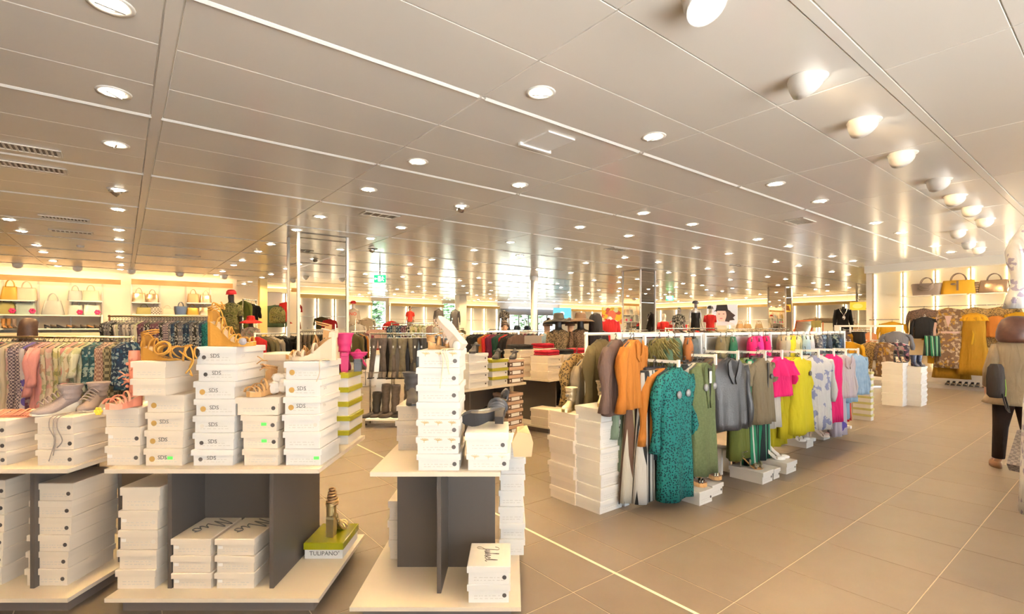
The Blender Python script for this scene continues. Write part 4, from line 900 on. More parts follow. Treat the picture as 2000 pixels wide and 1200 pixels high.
# ================================================================= GARMENTS AND RAILS
def ring(hw, dp, z, n=32, a=0.0, k=5, ph=0.0, cx=0.0):
    out = []
    for j in range(n):
        t = 2*pi*j/n; c, s = cos(t), sin(t)
        x = hw*math.copysign(abs(c)**.75, c); y = dp*math.copysign(abs(s)**.8, s)
        f = a*sin(k*c*pi/2+ph+(1.3 if s > 0 else 0))
        out.append((cx+x*(1+a*.6*sin(k*t+ph)), y+f*abs(s)**.5, z+.15*a*sin(k*t+ph*2)))
    return out
def body_mesh(kind, L, w, hem, dep, seed):
    key = ('g', kind, round(L, 2), round(w, 2), round(hem, 2), round(dep, 3), seed % 3)
    if key in CACHE: return CACHE[key]
    rr = random.Random(seed % 3+int(L*100)); ph = rr.uniform(0, 6); k = rr.choice((4, 5, 6)); A = .016
    if kind in ('trousers', 'shorts'):
        mb = MB(); lw = hem
        for sx in (-1, 1):
            rs = []
            for q in range(9):
                t = q/8; hw = w*.27+(lw/2-w*.27)*t; cx = sx*(w*.24+(max(lw*.52, w*.24)-w*.24)*t)
                rs.append(ring(hw, dep*(.8+.2*t), -.12-(L)*t, 16, A*t, 4, ph+sx, cx))
            mb.loft(rs)
        mb.loft([ring(w*.49, dep*.85, -.105, 20), ring(w*.5, dep*.9, -.16, 20), ring(w*.5, dep, -.28, 20)])
    elif kind == 'skirt':
        mb = MB().loft([ring(w*.40, dep*.6, -.105), ring(w*.42, dep*.7, -.14)]+[ring(w*.42+(hem/2-w*.42)*t, dep*(.7+.4*t), -.14-(L-.04)*t, 32, A*1.4*t, k, ph) for t in (.2, .4, .6, .8, 1)])
    else:
        st = [(.060, .034, -.095), (.085, .038, -.108), (w*.40, .044, -.140), (w*.485, .050, -.165), (w*.49, dep, -.22), (w*.46, dep, -.34)]
        rs = [ring(a, b, c) for a, b, c in st]; n = 7
        for q in range(1, n+1):
            t = q/n; wa = .92 if kind == 'dress' and .2 < t < .5 else 1.0
            rs.append(ring((w*.46+(hem/2-w*.46)*t)*wa, dep*(1+.25*t), -.34-(L-.34+.095)*t, 32, A*(.3+t), k, ph))
        mb = MB().loft(rs)
    CACHE[key] = mb.mesh('body', True); return CACHE[key]
def sleeve_mesh(ln, w, sd, puff=1.0):
    key = ('s', round(ln, 2), round(w, 2), sd, puff)
    if key in CACHE: return CACHE[key]
    rs = []; n = 7
    for q in range(n+1):
        t = q/n; cx = sd*(w*.47+.045*sin(min(1, t*1.6)*pi/2)+.02*t); z = -.165-ln*t; r = .062-.018*t+(.012*sin(t*9+sd))
        rs.append([(cx+r*.75*puff*cos(a)-(.02 if q == 0 else 0)*sd, r*.8*sin(a)+.01*sin(t*7), z+.02*sd*cos(a)*(1 if q == 0 else 0)) for a in [2*pi*j/10 for j in range(10)]])
    CACHE[key] = MB().loft(rs).mesh('sleeve', True); return CACHE[key]
def hanger_mesh():
    mb = MB(); mb.tube([(.0, 0, -.09), (0, 0, -.075), (.012, 0, -.068), (.015, 0, -.056), (.005, 0, -.041), (-.011, 0, -.046), (-.014, 0, -.056)], .0032, 5)
    mb.tube([(-.19, 0, -.150), (-.10, 0, -.115), (0, 0, -.088), (.10, 0, -.115), (.19, 0, -.150)], .007, 6, True, .7)
    return mb.mesh('hanger', True)
def clip_mesh():
    mb = MB(); mb.tube([(.0, 0, -.09), (0, 0, -.045), (.018, 0, -.03), (.020, 0, -.008), (.006, 0, .005), (-.012, 0, -.001)], .0032, 5)
    mb.box(-.15, .15, -.004, .004, -.098, -.088)
    for sx in (-1, 1): mb.box(sx*.13-.012, sx*.13+.012, -.012, .012, -.125, -.085)
    return mb.mesh('clip_hanger')
HANG = hanger_mesh(); CLIP = clip_mesh()
HBLK = mat((.03, .03, .035), .4, key='black_hanger'); HWHT = mat((.85, .84, .82), .35, key='white_hanger')
gseed = [0]
def garment(name, label, cat, loc, rz, kind, L, w, m, hem=None, sleeve=0, dep=.055, hm=None, extras=(), group=None, sm=None, tilt=0, puff=1.0):
    gseed[0] += 1; sd = gseed[0]; hem = hem if hem is not None else w*.98
    t = thing(name, label, cat, (loc[0], loc[1], loc[2]+.045), rz, group, rot=(0, tilt, rz))
    link('body', body_mesh(kind, L, w, hem, dep, sd), m, t)
    if sleeve:
        for q in (-1, 1): link('sleeve', sleeve_mesh(sleeve, w, q, puff), sm or m, t)
    link('hanger', CLIP if kind in ('trousers', 'shorts', 'skirt') else HANG, hm or HBLK, t)
    for e in extras:
        if e == 'collar':
            mb = MB(); mb.loft([[(.062*s_*cos(a), .045*s_*sin(a), z) for a in [2*pi*j/14 for j in range(14)]] for z, s_ in ((-.125, 1.5), (-.10, 1.25), (-.082, 1.1), (-.11, 1.35))], False, False); build(mb, 'collar', sm or m, t, True)
        elif e == 'lapels':
            for q in (-1, 1): build(MB().prism([(q*.02, -.50*min(1, L)), (q*.075, -.24), (q*.085, -.13), (q*.055, -.10), (q*.035, -.2), (q*.004, -.42*min(1, L))], -dep*1.18, -dep*1.02), 'lapel', sm or m, t)
        elif e == 'buttons':
            for k in range(3): build(MB().lathe([(.010, 0), (.008, .004)], 8, M=Matrix.Translation((.012, -dep*1.15, -.36-.10*k)) @ Matrix.Rotation(pi/2, 4, 'X')), 'button', BLACK, t)
        elif e == 'tag': build(MB().box(-.018, .018, -dep*1.2-.004, -dep*1.2, -.27, -.165), 'price_tag', WHITE, t)
        elif e == 'discs':
            for q in (-.06, .075): build(MB().ball((q, -dep*1.15, -.30 if q > 0 else -.305), (.030, .018, .034), 12, 8), 'security_tag', mat((.30, .31, .33), .25, .3, key='security_disc'), t, True)
        elif e == 'disc': build(MB().ball((.07, -dep*1.15, -.28), (.026, .015, .03), 10, 7), 'security_tag', mat((.06, .06, .07), .3, key='dark_disc'), t, True)
        elif e == 'belt': build(MB().loft([ring(w*.45, dep*1.15, -.50), ring(w*.45, dep*1.15, -.55)], False, False), 'belt', sm or m, t, True)
        elif e == 'ruffle':
            build(MB().loft([ring(w*.30, .06, -.135, 40), ring(w*.52, .095, -.20, 40, .02, 9), ring(w*.62, .125, -.29, 40, .035, 9)], False, False), 'ruffle', sm or m, t, True)
        elif e == 'vneck': build(MB().prism([(-.07, -.12), (.07, -.12), (0, -.40)], -dep*1.1-.006, -dep*1.0), 'neck_insert', sm, t)
        elif e == 'opening': build(MB().prism([(-.012, -.14), (.03, -.14), (.006, -.40), (-.006, -.40)], -dep*1.12, -dep*1.0), 'neck_opening', BLACK, t)
        elif e == 'sash':
            build(MB().tube([(0, -dep*1.3, -.52), (.02, -dep*1.5, -.60), (-.01, -dep*1.5, -.85)], [.012, .022, .028], 6, True, .3), 'sash', sm or m, t, True)
        elif e == 'points':
            for q in (-.1, .03, .14): build(MB().loft([ring(.06, .03, -L+.06, 10, cx=q), ring(.012, .008, -L-.16, 10, cx=q+.01)]), 'hem_point', m, t, True)
        elif e == 'fur':
            mb = MB(); rr = random.Random(5)
            for k in range(620):
                z = rr.uniform(-.52, -.10); a = rr.uniform(0, 2*pi); hw = w*.5*(.55+.45*min(1, (-z-.08)/.12)); x, y = hw*cos(a), dep*1.4*sin(a)
                dx, dy, dz = .05*cos(a)+rr.uniform(-.02, .02), .045*sin(a)-.01, -rr.uniform(.03, .07); s_ = .013
                mb.add([(x-s_, y, z+s_), (x+s_, y, z+s_), (x, y+s_*.5, z-s_), (x+dx, y+dy, z+dz)], [(0, 1, 3), (1, 2, 3), (2, 0, 3)])
            o = build(mb, 'fur_tufts', m, t); o['kind'] = 'stuff'
    return t
def rail(name, label, p0, p1, z, m=STEEL, post_m=None, posts=(0, 1), r=.014, foot=.25, cat='clothes rail', parts=True):
    a = Vector((p0[0], p0[1], 0)); b = Vector((p1[0], p1[1], 0)); ln = (b-a).length; ang = atan2(b.y-a.y, b.x-a.x)
    t = thing(name, label, cat, a, ang); pm = post_m or m
    build(MB().tube([(-.02, 0, z), (ln+.02, 0, z)], r, 8), 'bar', m, t, True)
    for k in posts:
        x = ln*k; build(MB().tube([(x, 0, .03), (x, 0, z+.02)], r*1.1, 8), 'post', pm, t, True)
        build(MB().box(x-.02, x+.02, -foot, foot, 0, .03), 'foot', pm, t)
    return t
def fill(p0, p1, z, specs, rz, phrase, jit=.01, rj=.12, hm=None, lo=.03, unit='garment'):
    n = len(specs)
    for i, s in enumerate(specs):
        q = lo+(1-2*lo)*(i/(max(1, n-1))); x = p0[0]+(p1[0]-p0[0])*q+random.uniform(-jit, jit)*.3; y = p0[1]+(p1[1]-p0[1])*q
        s = dict(s); desc = s.pop('desc'); nm = s.pop('name', 'blouse'); cat = s.pop('cat', nm.replace('_', ' ')); m = s.pop('m')
        pos = '%s %s from the left' % (ORD[i+1] if i < len(ORD)-1 else 'last', unit)
        garment(nm, '%s, %s on %s' % (desc, pos, phrase), cat, (x, y, z-.004), rz+random.uniform(-rj, rj), s.pop('kind', 'top'), s.pop('L', .6)*random.uniform(.97, 1.03), s.pop('w', .42), m, hm=s.pop('hm', hm), **s)
# palette
C = dict(navyf=cloth((.02, .04, .09), kind='floral', c2=(.35, .45, .48), c3=(.03, .10, .18), sc=38), tealf=cloth((.03, .09, .12), kind='floral', c2=(.40, .50, .48), c3=(.05, .18, .22), sc=34),
 greenp=cloth((.30, .42, .25), kind='floral', c2=(.62, .62, .48), c3=(.16, .28, .17), sc=16), darkf=cloth((.04, .03, .05), kind='floral', c2=(.42, .16, .20), c3=(.30, .26, .22), sc=24), pink=cloth((.85, .38, .38)), pale=cloth((.72, .60, .50), kind='floral', c2=(.70, .44, .40), c3=(.42, .42, .30), sc=20),
 cream=cloth((.72, .62, .48)), creamf=cloth((.74, .66, .50), kind='floral', c2=(.60, .40, .28), c3=(.40, .46, .30), sc=18), limef=cloth((.62, .58, .28), kind='floral', c2=(.75, .70, .50), c3=(.30, .32, .14), sc=20), geo=cloth((.12, .09, .14), kind='check', c2=(.62, .52, .52), sc=55), brownc=cloth((.30, .17, .14), kind='check', c2=(.55, .40, .34), sc=45), coralf=cloth((.70, .24, .18), kind='floral', c2=(.05, .03, .05), c3=(.75, .5, .4), sc=14), ltgreen=cloth((.70, .72, .58), kind='floral', c2=(.52, .55, .36), c3=(.80, .74, .60), sc=18),
 strp=cloth((.10, .09, .12), kind='stripe', c2=(.62, .58, .52), c3=(.30, .26, .30), sc=22), greyp=cloth((.22, .22, .24), kind='floral', c2=(.56, .52, .46), c3=(.08, .08, .10), sc=40), plum=cloth((.16, .06, .10), kind='floral', c2=(.40, .30, .30), c3=(.08, .05, .08), sc=36), bw=cloth((.03, .03, .03), kind='floral', c2=(.62, .60, .55), sc=40), khakic=cloth((.36, .32, .20), kind='check', c2=(.10, .09, .06), sc=30),
 teal=cloth((.02, .21, .20), kind='leopard', c2=(.008, .045, .055), sc=60), orange=cloth((.54, .19, .03)), brown=cloth((.16, .10, .08)), beige=cloth((.52, .42, .28)), mint=cloth((.26, .35, .25)), lime=cloth((.42, .40, .14)), sage=cloth((.22, .29, .16)), vest=cloth((.19, .235, .11), kind='blur', c2=(.15, .19, .085), sc=60), navy=cloth((.03, .045, .07)), olive=cloth((.15, .13, .06)), khaki=cloth((.23, .19, .10)), forest=cloth((.02, .13, .07)), green=cloth((.10, .17, .10)), moss=cloth((.16, .19, .04)), leather=mat((.03, .032, .037), .3, bump=.3, key='grey_leather'), beiget=cloth((.25, .20, .125)), hot=cloth((.85, .02, .18)), fuch=cloth((.80, .04, .36)), yellow=cloth((.78, .68, .03)), yellow2=cloth((.66, .55, .02)), ivory=cloth((.80, .76, .68)), whitef=cloth((.82, .82, .84), kind='floral', c2=(.86, .86, .86), c3=(.35, .38, .60), sc=14), blue=cloth((.08, .12, .50)), lilac=cloth((.66, .55, .60), kind='blur', c2=(.72, .62, .56), sc=6), iris=cloth((.74, .66, .74), kind='floral', c2=(.80, .74, .78), c3=(.16, .12, .50), sc=9), sky=cloth((.42, .62, .80)), skyd=cloth((.34, .52, .72), kind='blur', c2=(.45, .62, .80), sc=20), white=cloth((.82, .82, .82)), denim=cloth((.10, .12, .14), kind='blur', c2=(.20, .22, .22), sc=22), grey=cloth((.18, .18, .20)), furm=cloth((.34, .29, .10), kind='blur', c2=(.22, .18, .06), sc=12),
 bwst=cloth((.03, .03, .03), kind='stripe', c2=(.75, .72, .66), c3=(.03, .03, .03), sc=9), crst=cloth((.75, .70, .58), kind='stripe', c2=(.16, .09, .06), c3=(.5, .45, .25), sc=10), bgst=cloth((.02, .03, .03), kind='stripe', c2=(.03, .26, .13), c3=(.80, .78, .72), sc=10), must=cloth((.58, .31, .01)), must2=cloth((.42, .22, .015)), leo=cloth((.42, .27, .10), kind='leopard', c2=(.06, .04, .02), c3=(.50, .35, .15), sc=45), brf=cloth((.20, .12, .07), kind='floral', c2=(.50, .38, .26), c3=(.42, .24, .04), sc=20), brl=cloth((.22, .14, .10), kind='leopard', c2=(.05, .035, .03), c3=(.35, .26, .18), sc=40), black=cloth((.015, .015, .017)), red=cloth((.66, .03, .03)), wine=cloth((.17, .02, .05)), dkgreen=cloth((.02, .08, .05)), camo=cloth((.16, .18, .06), kind='camo', c2=(.30, .28, .12), c3=(.05, .06, .03), sc=12), jean=cloth((.14, .20, .32), kind='blur', c2=(.24, .32, .44), sc=14), dkjean=cloth((.04, .05, .08)), pinkp=cloth((.82, .52, .48)), stone=cloth((.55, .48, .38)), rust=cloth((.45, .16, .05)))
def g(desc, m, kind='top', L=.6, w=.42, name='blouse', **k): d = dict(desc=desc, m=C[m], kind=kind, L=L, w=w, name=name); d.update(k); return d
# ---- front left rail
p0, p1 = (ux(-60, 5.5), 5.5), (ux(258, 5.5), 5.5); z1 = vz(659, 5.5)
rail('clothes_rail', 'brass clothes rail of summer dresses at front left', p0, p1, z1, BRASS, STEEL)
S = [g('navy floral dress', 'navyf', 'dress', .95, name='dress'), g('coral and black floral top', 'coralf', L=.6), g('black floral dress', 'darkf', 'dress', .9, name='dress'), g('coral floral dress', 'coralf', 'dress', .95, name='dress'), g('black spotted dress', 'bw', 'dress', .9, name='dress'),
 g('green leaf-print dress', 'greenp', 'dress', 1.0, .46, 'dress', sleeve=.28), g('green leaf blouse', 'greenp', L=.6, sleeve=.3), g('dark rose-print dress', 'darkf', 'dress', .95, name='dress'), g('brown floral dress', 'creamf', 'dress', .92, name='dress'), g('beige long dress', 'cream', 'dress', 1.0, name='dress'), g('tan floral dress', 'pale', 'dress', .95, name='dress'), g('purple check dress', 'geo', 'dress', .95, name='dress'), g('dark check dress', 'geo', 'dress', .9, name='dress'), g('lilac print dress', 'iris', 'dress', .95, name='dress'), g('plum print dress', 'plum', 'dress', .9, name='dress'),
 g('plain pink maxi dress', 'pink', 'dress', 1.0, .44, 'dress', sleeve=.5), g('pink plain blouse', 'pink', L=.7, sleeve=.4), g('cream floral dress', 'creamf', 'dress', .85, name='dress'), g('pale rose dress', 'pale', 'dress', .85, name='dress'), g('lime print dress', 'limef', 'dress', .85, name='dress'), g('olive print dress', 'limef', 'dress', .8, name='dress'), g('short pink top', 'pink', L=.48), g('pale green ruffled blouse', 'ltgreen', L=.5, sleeve=.35), g('cream ruffled blouse', 'creamf', L=.5, sleeve=.35), g('pale leaf blouse', 'ltgreen', L=.52, sleeve=.3), g('teal floral top', 'tealf', L=.45), g('teal flower blouse', 'tealf', L=.5), g('brown check top', 'brownc', L=.6), g('pink-brown check blouse', 'brownc', L=.62), g('khaki check shirt', 'khakic', L=.8), g('navy flower-print top', 'navyf', L=.46), g('navy bloom-print dress with pale hem', 'navyf', 'dress', .52, .44, 'dress')]
fill(p0, p1, z1, S, pi/2, 'the front left rail', rj=.15, lo=.01)
# ---- second rail behind it
p0, p1 = (ux(214, 8.0), 8.0), (ux(420, 8.0), 8.0); z2 = vz(618, 8.0)
rail('clothes_rail', 'brass clothes rail of small-print tops behind the front left rail', p0, p1, z2, BRASS, mat((.28, .10, .05), .4, .3, key='copper_post'))
pal = [('striped', 'strp'), ('grey print', 'greyp'), ('plum print', 'plum'), ('monochrome', 'bw'), ('navy floral', 'navyf'), ('dark check', 'geo'), ('pale floral', 'ltgreen')]
rr = random.Random(12); S = []
for k in range(34):
    i_ = rr.choice((0, 0, 1, 3, 6)) if k < 12 else rr.choice((2, 3, 5, 2)) if k < 22 else rr.choice((1, 4, 1, 3, 4)); S.append(g(pal[i_][0]+rr.choice((' blouse', ' tunic', ' top')), pal[i_][1], L=rr.uniform(.52, .68), w=.40))
S[-1] = g('turquoise top', 'teal', L=.6)
fill(p0, p1, z2-.02, S, pi/2-.2, 'the second left rail', rj=.1)
# ---- jackets right of the big column
p0, p1 = (ux(687, 11.0), 11.0), (ux(714, 12.6), 12.6); z = vz(648, 11.4)
rail('clothes_rail', 'white clothes rail of brown jackets right of the large mirror column', p0, p1, z, WHITE)
fill(p0, p1, z, [g('olive jacket', 'olive', L=.62, sleeve=.5, name='jacket'), g('khaki jacket', 'khaki', L=.6, sleeve=.5, name='jacket'), g('black jacket', 'black', L=.6, sleeve=.5, name='jacket'), g('orange jacket', 'orange', L=.6, sleeve=.5, name='jacket'), g('stone jacket', 'stone', L=.58, sleeve=.5, name='jacket'), g('brown jacket', 'brown', L=.6, sleeve=.5, name='jacket'), g('wine jacket', 'wine', L=.6, sleeve=.5, name='jacket'), g('wine coat', 'wine', L=.62, sleeve=.5, name='coat')], -.35, 'the rail beside the mirror column')
p0, p1 = (ux(498, 8.6), 8.6), (ux(556, 9.4), 9.4); z = vz(652, 8.9)
rail('clothes_rail', 'white clothes rail of olive jackets left of the large mirror column', p0, p1, z, WHITE)
fill(p0, p1, z, [g('red sleeveless top', 'red', L=.45), g('olive parka', 'olive', L=.55, sleeve=.45, name='jacket'), g('khaki shirt', 'khaki', L=.55, sleeve=.45), g('stone shirt', 'stone', L=.5, sleeve=.4), g('black jacket', 'black', L=.6, sleeve=.5, name='jacket'), g('black coat', 'black', L=.62, sleeve=.5, name='coat'), g('grey jacket', 'grey', L=.55, sleeve=.45, name='jacket')], -.2, 'the rail left of the mirror column')
# ---- boot rack
yb = 7.6; xa, xb = ux(723, yb), ux(905, yb)
t = thing('boot_rack', 'steel rack of tall boots, hung above and standing below', 'shoe rack', ((xa+xb)/2, yb, 0)); h = (xb-xa)/2; zb = vz(652, yb)
for x in (-h, h): build(MB().tube([(x, 0, .03), (x, 0, zb)], .013, 8), 'post', STEEL, t, True)
build(MB().tube([(-h, 0, zb), (h, 0, zb)], .013, 8), 'bar', STEEL, t, True)
build(MB().box(-h-.03, h+.03, -.16, .16, .10, .125), 'shelf_board', WHITE, t); build(MB().box(-h-.03, h+.03, -.16, -.13, .03, .06), 'foot_rail', STEEL, t); build(MB().box(-h-.03, -h+.0, -.16, .16, 0, .10), 'foot', STEEL, t); build(MB().box(h-.0, h+.03, -.16, .16, 0, .10), 'foot', STEEL, t)
BG = mat((.075, .06, .05), .6, kind='blur', c2=(.12, .095, .08), sc=20, key='grey_boot'); BO = mat((.10, .085, .05), .65, kind='blur', c2=(.15, .13, .085), sc=20, key='olive_boot'); BK = mat((.03, .028, .027), .55, key='black_boot')
hb = [(738, BG, 'grey'), (757, BG, 'grey'), (776, BO, 'olive'), (796, BO, 'olive'), (818, BK, 'black'), (838, BK, 'black'), (856, BK, 'black')]
for i, (u, m, c) in enumerate(hb):
    tt = thing('tall_boots', '%s tall boot pair clipped to the bar, %s from the left on the boot rack' % (c, ORD[i+1]), 'boots', (ux(u, yb), yb, zb-.02))
    for q in (-1, 1):
        rs = []
        for k in range(9):
            tq = k/8; rs.append([(q*(.05+.05*tq)+(.052-.018*tq)*cos(a), (.045-.012*tq)*sin(a), -.05-.52*tq) for a in [2*pi*j/10 for j in range(10)]])
        build(MB().loft(rs), 'boot_shaft', m, tt, True)
        build(MB().loft([[(q*.10+.034*cos(a)*s_, -.0+yo+.033*sin(a)*s_*1.4, z) for a in [2*pi*j/10 for j in range(10)]] for z, s_, yo in ((-.56, 1, 0), (-.60, 1.1, -.03), (-.635, 1.05, -.05), (-.65, .9, -.06))]), 'boot_foot', m, tt, True)
        build(MB().box(q*.10-.035, q*.10+.035, -.10, .03, -.665, -.648), 'boot_sole', BLACK, tt)
        build(MB().box(q*.05-.01, q*.05+.01, -.056, -.046, -.20, -.165), 'price_tag', WHITE, tt) if i % 2 == 0 else None
    build(MB().tube([(-.06, 0, -.05), (-.05, 0, 0), (0, 0, .02), (.05, 0, 0), (.06, 0, -.05)], .005, 5), 'clip', STEEL, tt)
for i, (u, m, hgt, c) in enumerate(((731, BK, .32, 'black short'), (748, BG, .44, 'grey-brown cuffed'), (768, BG, .43, 'grey-brown cuffed'), (792, BG, .44, 'grey-brown cuffed'), (815, BK, .45, 'black'), (838, BK, .45, 'black'))):
    shoe('tall_boot', '%s tall boot standing, %s from the left on the boot rack shelf' % (c, ORD[i+1]), 'boots', (ux(u, yb)+.08, yb+.05+.03*(i % 2), .125), pi+.35, L=.25, heel=.035, plat=.012, kind='boot', sole='block', um=m, sm=BLACK, shaft=hgt, scale=(1.25, 1.5, 1.0))
# ---- jeans and others behind
def simple_rail(label, phrase, u0, d0, u1, d1, v, specs, m=STEEL, rz=None, rj=.2, **k):
    p0, p1 = (ux(u0, d0), d0), (ux(u1, d1), d1); z = vz(v, (d0+d1)/2); rail('clothes_rail', label, p0, p1, z, m)
    fill(p0, p1, z, specs, rz if rz is not None else atan2(d1-d0, p1[0]-p0[0])+pi/2, phrase, rj=rj, **k)
J = lambda d, m, L=.75, hem=.2: g(d, m, 'trousers', L, .38, 'trousers', hem=hem, hm=HWHT)
simple_rail('steel rail of jeans behind the boot rack', 'the jeans rail', 770, 9.6, 890, 9.9, 655, [J('black jeans', 'black'), J('charcoal jeans', 'grey'), J('dark jeans', 'dkjean'), J('black jeans', 'black'), J('blue jeans', 'jean'), J('faded blue jeans', 'jean'), J('navy jeans', 'dkjean'), J('blue jeans', 'jean'), J('grey jeans', 'grey')], rz=.5)
rr = random.Random(31)
simple_rail('steel rail of small floral tops far behind the boot rack', 'the floral far rail', 765, 12.4, 862, 12.8, 632, [g(a, b, L=.5, w=.36) for a, b in [('blue floral top', 'navyf'), ('grey print top', 'greyp'), ('blue flower top', 'navyf'), ('plum print top', 'plum'), ('white print top', 'bw'), ('lime floral top', 'limef'), ('cream floral top', 'creamf'), ('lime print top', 'limef'), ('pale floral top', 'ltgreen'), ('brown check top', 'brownc'), ('cream blouse', 'cream'), ('white blouse', 'white')]], rz=.6)
pS = 'the central dark rail'
simple_rail('white-lit rail of dark clothes in the middle behind the dark table', pS, 922, 9.0, 1013, 9.0, 648, [g('black jumpsuit with gold chain', 'black', 'dress', .75, .36, 'jumpsuit'), g('black top', 'black', L=.6), g('black blouse', 'black', L=.62), g('black skirt', 'black', 'skirt', .6, name='skirt'), g('orange top', 'orange', L=.6), g('red top', 'red', L=.6), g('wine top', 'wine', L=.62), g('wine dress', 'wine', 'dress', .65, name='dress'), g('dark green dress', 'dkgreen', 'dress', .65, name='dress'), g('bottle green top', 'dkgreen', L=.6), g('bright red dress', 'red', 'dress', .7, name='dress'), g('black coat', 'black', L=.7, name='coat', sleeve=.5), g('black long coat', 'black', L=.72, name='coat', sleeve=.5), g('dark brown coat', 'brown', L=.7, name='coat', sleeve=.5)], mat((.92, .92, .95), .4, emit=.6, key='lit_bar'), rz=.75, rj=.1)
# ---- long gondola
gon = thing('gondola_rack', 'long white gondola clothes rack with stepped arms down the middle', 'clothes rack', (*rm(3.34, 2.81), 0), RZ)
LG = 5.15
def GB(n, m, *b): return build(MB().box(*b), n, m, gon)
for x in (0, 1.28, 2.55, 3.85, LG): GB('post', WHITE, x-.025, x+.025, -.04, .04, 0, 1.45)
for x in (0, 1.28, 2.55, 3.85, LG): GB('foot', WHITE, x-.03, x+.03, -.12, .20, 0, .04)
for x0, x1 in ((.03, 1.25), (1.31, 2.52), (2.58, 3.82), (3.88, LG-.03)):
    GB('top_bar', WHITE, x0, x1, -.05, -.015, 1.415, 1.445); GB('top_bar', WHITE, x0, x1, .015, .05, 1.415, 1.445)
    GB('slot_inlay', BLACK, x0+.1, x1-.12, -.014, .014, 1.425, 1.438); GB('back_panel', mat((.84, .85, .87), .4, key='gondola_panel'), x0, x1, .06, .075, .35, 1.40)
arms = [(3.65, 1.21), (4.23, 1.24), (4.63, 1.26), (5.18, 1.24), (5.56, 1.24), (6.05, 1.22), (6.53, 1.22), (7.0, 1.22), (7.4, 1.20), (7.85, 1.20)]
for X, z in arms:
    x = X-3.34
    GB('bracket', WHITE, x-.012, x+.012, -.075, -.05, z, 1.43); GB('arm', WHITE, x-.012, x+.012, -.40, -.05, z-.012, z+.012); GB('arm_tip', WHITE, x-.012, x+.012, -.415, -.395, z-.08, z+.02)
def hang(X, z, items, y_first=2.44, step=.045):
    for k, s in enumerate(items):
        if s is None: continue
        s = dict(s); dx = s.pop('dx', 0); desc = s.pop('desc'); nm = s.pop('name'); m = s.pop('m'); kd = s.pop('kind'); L = s.pop('L'); w = s.pop('w'); dz = s.pop('dz', 0); dy = s.pop('dy', 0); rj = s.pop('rj', random.uniform(-.06, .06))
        garment(nm, desc, nm.replace('_', ' '), (*rm(X+dx, y_first+step*k+dy), z+dz-.004), RZ+rj, kd, L, w, m, **s)
hang(3.65, 1.21, [g('teal leopard-print midi dress hanging at the front of the gondola end', 'teal', 'dress', 1.08, .46, 'dress', sleeve=.60, extras=('collar', 'discs'), hem=.42, dep=.07, rj=.02),
  g('petrol blouse directly behind the teal leopard dress', 'navy', 'top', .75, .42), g('orange draped top left of the teal leopard dress', 'orange', 'top', .62, .44, sleeve=.55, dx=-.06), g('brown top behind the orange draped top', 'brown', 'top', .6, .42, dx=-.08), g('navy wide trousers behind the orange top', 'navy', 'trousers', 1.02, .40, 'trousers', hem=.24, dx=-.06), g('beige long shirt behind the orange top', 'beige', 'top', .75, .42, dx=-.09), g('lime blouse with knotted cuff near the gold bootie', 'lime', 'top', .55, .40, sleeve=.4, dx=-.09), g('black-and-white striped wide trousers at the gondola end', 'bwst', 'trousers', 1.06, .42, 'trousers', hem=.28, dx=-.12, dy=-.18), g('cream and brown striped wide trousers, outermost at the gondola end', 'crst', 'trousers', 1.06, .42, 'trousers', hem=.28, dx=-.18, dy=-.14), g('sage long shirt nearest the white floor stack', 'mint', 'dress', .85, .42, 'shirt', dx=-.22, dy=-.12, sleeve=.5), g('khaki long shirt behind the sage one', 'khaki', 'dress', .8, .42, 'shirt', dx=-.24)], step=.042)
hang(4.06, 1.24, [g('green-grey knitted long vest with white price tag', 'vest', 'dress', .98, .37, 'vest', extras=('tag', 'discs', 'lapels', 'opening'), dep=.07, rj=.0), g('ivory blouse behind the green knitted vest', 'ivory', 'top', .5, .40), g('black and white striped trousers behind the green vest', 'bwst', 'trousers', 1.0, .38, 'trousers', hem=.22), g('burnt orange short top behind the teal dress collar', 'rust', 'top', .35, .40, dx=-.05), g('orange knit top behind the green vest', 'orange', 'top', .38, .38, dx=-.03), g('sage trousers behind the green vest', 'sage', 'trousers', .95, .38, 'trousers', hem=.18)])
hang(4.50, 1.26, [g('grey leather biker jacket with long sleeves', 'leather', 'top', .66, .46, 'jacket', sleeve=.60, extras=('lapels',), dep=.08, rj=-.25, hem=.44), g('brown jacket just behind the grey leather jacket', 'brown', 'top', .55, .42, 'jacket', sleeve=.5, dx=-.05), g('tan jacket behind the grey leather jacket', 'khaki', 'top', .55, .42, 'jacket', sleeve=.5, dx=-.06), g('dark brown jacket deepest behind the leather jacket', 'brown', 'top', .55, .42, 'jacket', dx=-.07), g('black leggings below the grey leather jacket', 'black', 'trousers', .95, .36, 'trousers', hem=.13, dx=-.1)])
hang(4.82, 1.24, [g('moss green long dress right of the leather jacket', 'moss', 'dress', .98, .38, 'dress', rj=.1), g('forest green blouse behind the moss dress', 'forest', 'top', .5, .40, sleeve=.4), g('lime blouse behind the forest green one', 'lime', 'top', .45, .38), g('teal print blouse behind the moss dress', 'teal', 'top', .5, .38)], y_first=2.5)
hang(5.16, 1.24, [g('taupe short-sleeved tunic with dark tag', 'beiget', 'top', .66, .42, 'tunic', sleeve=.20, extras=('disc', 'opening'), dep=.07, puff=1.4, rj=.0), g('green, black and white striped wide trousers under the taupe tunic', 'bgst', 'trousers', 1.04, .42, 'trousers', hem=.27), g('sage long dress left of the taupe tunic', 'mint', 'dress', .9, .4, 'dress', dx=-.08), g('green long dress left of the taupe tunic, behind', 'moss', 'dress', .95, .4, 'dress', dx=-.12)])
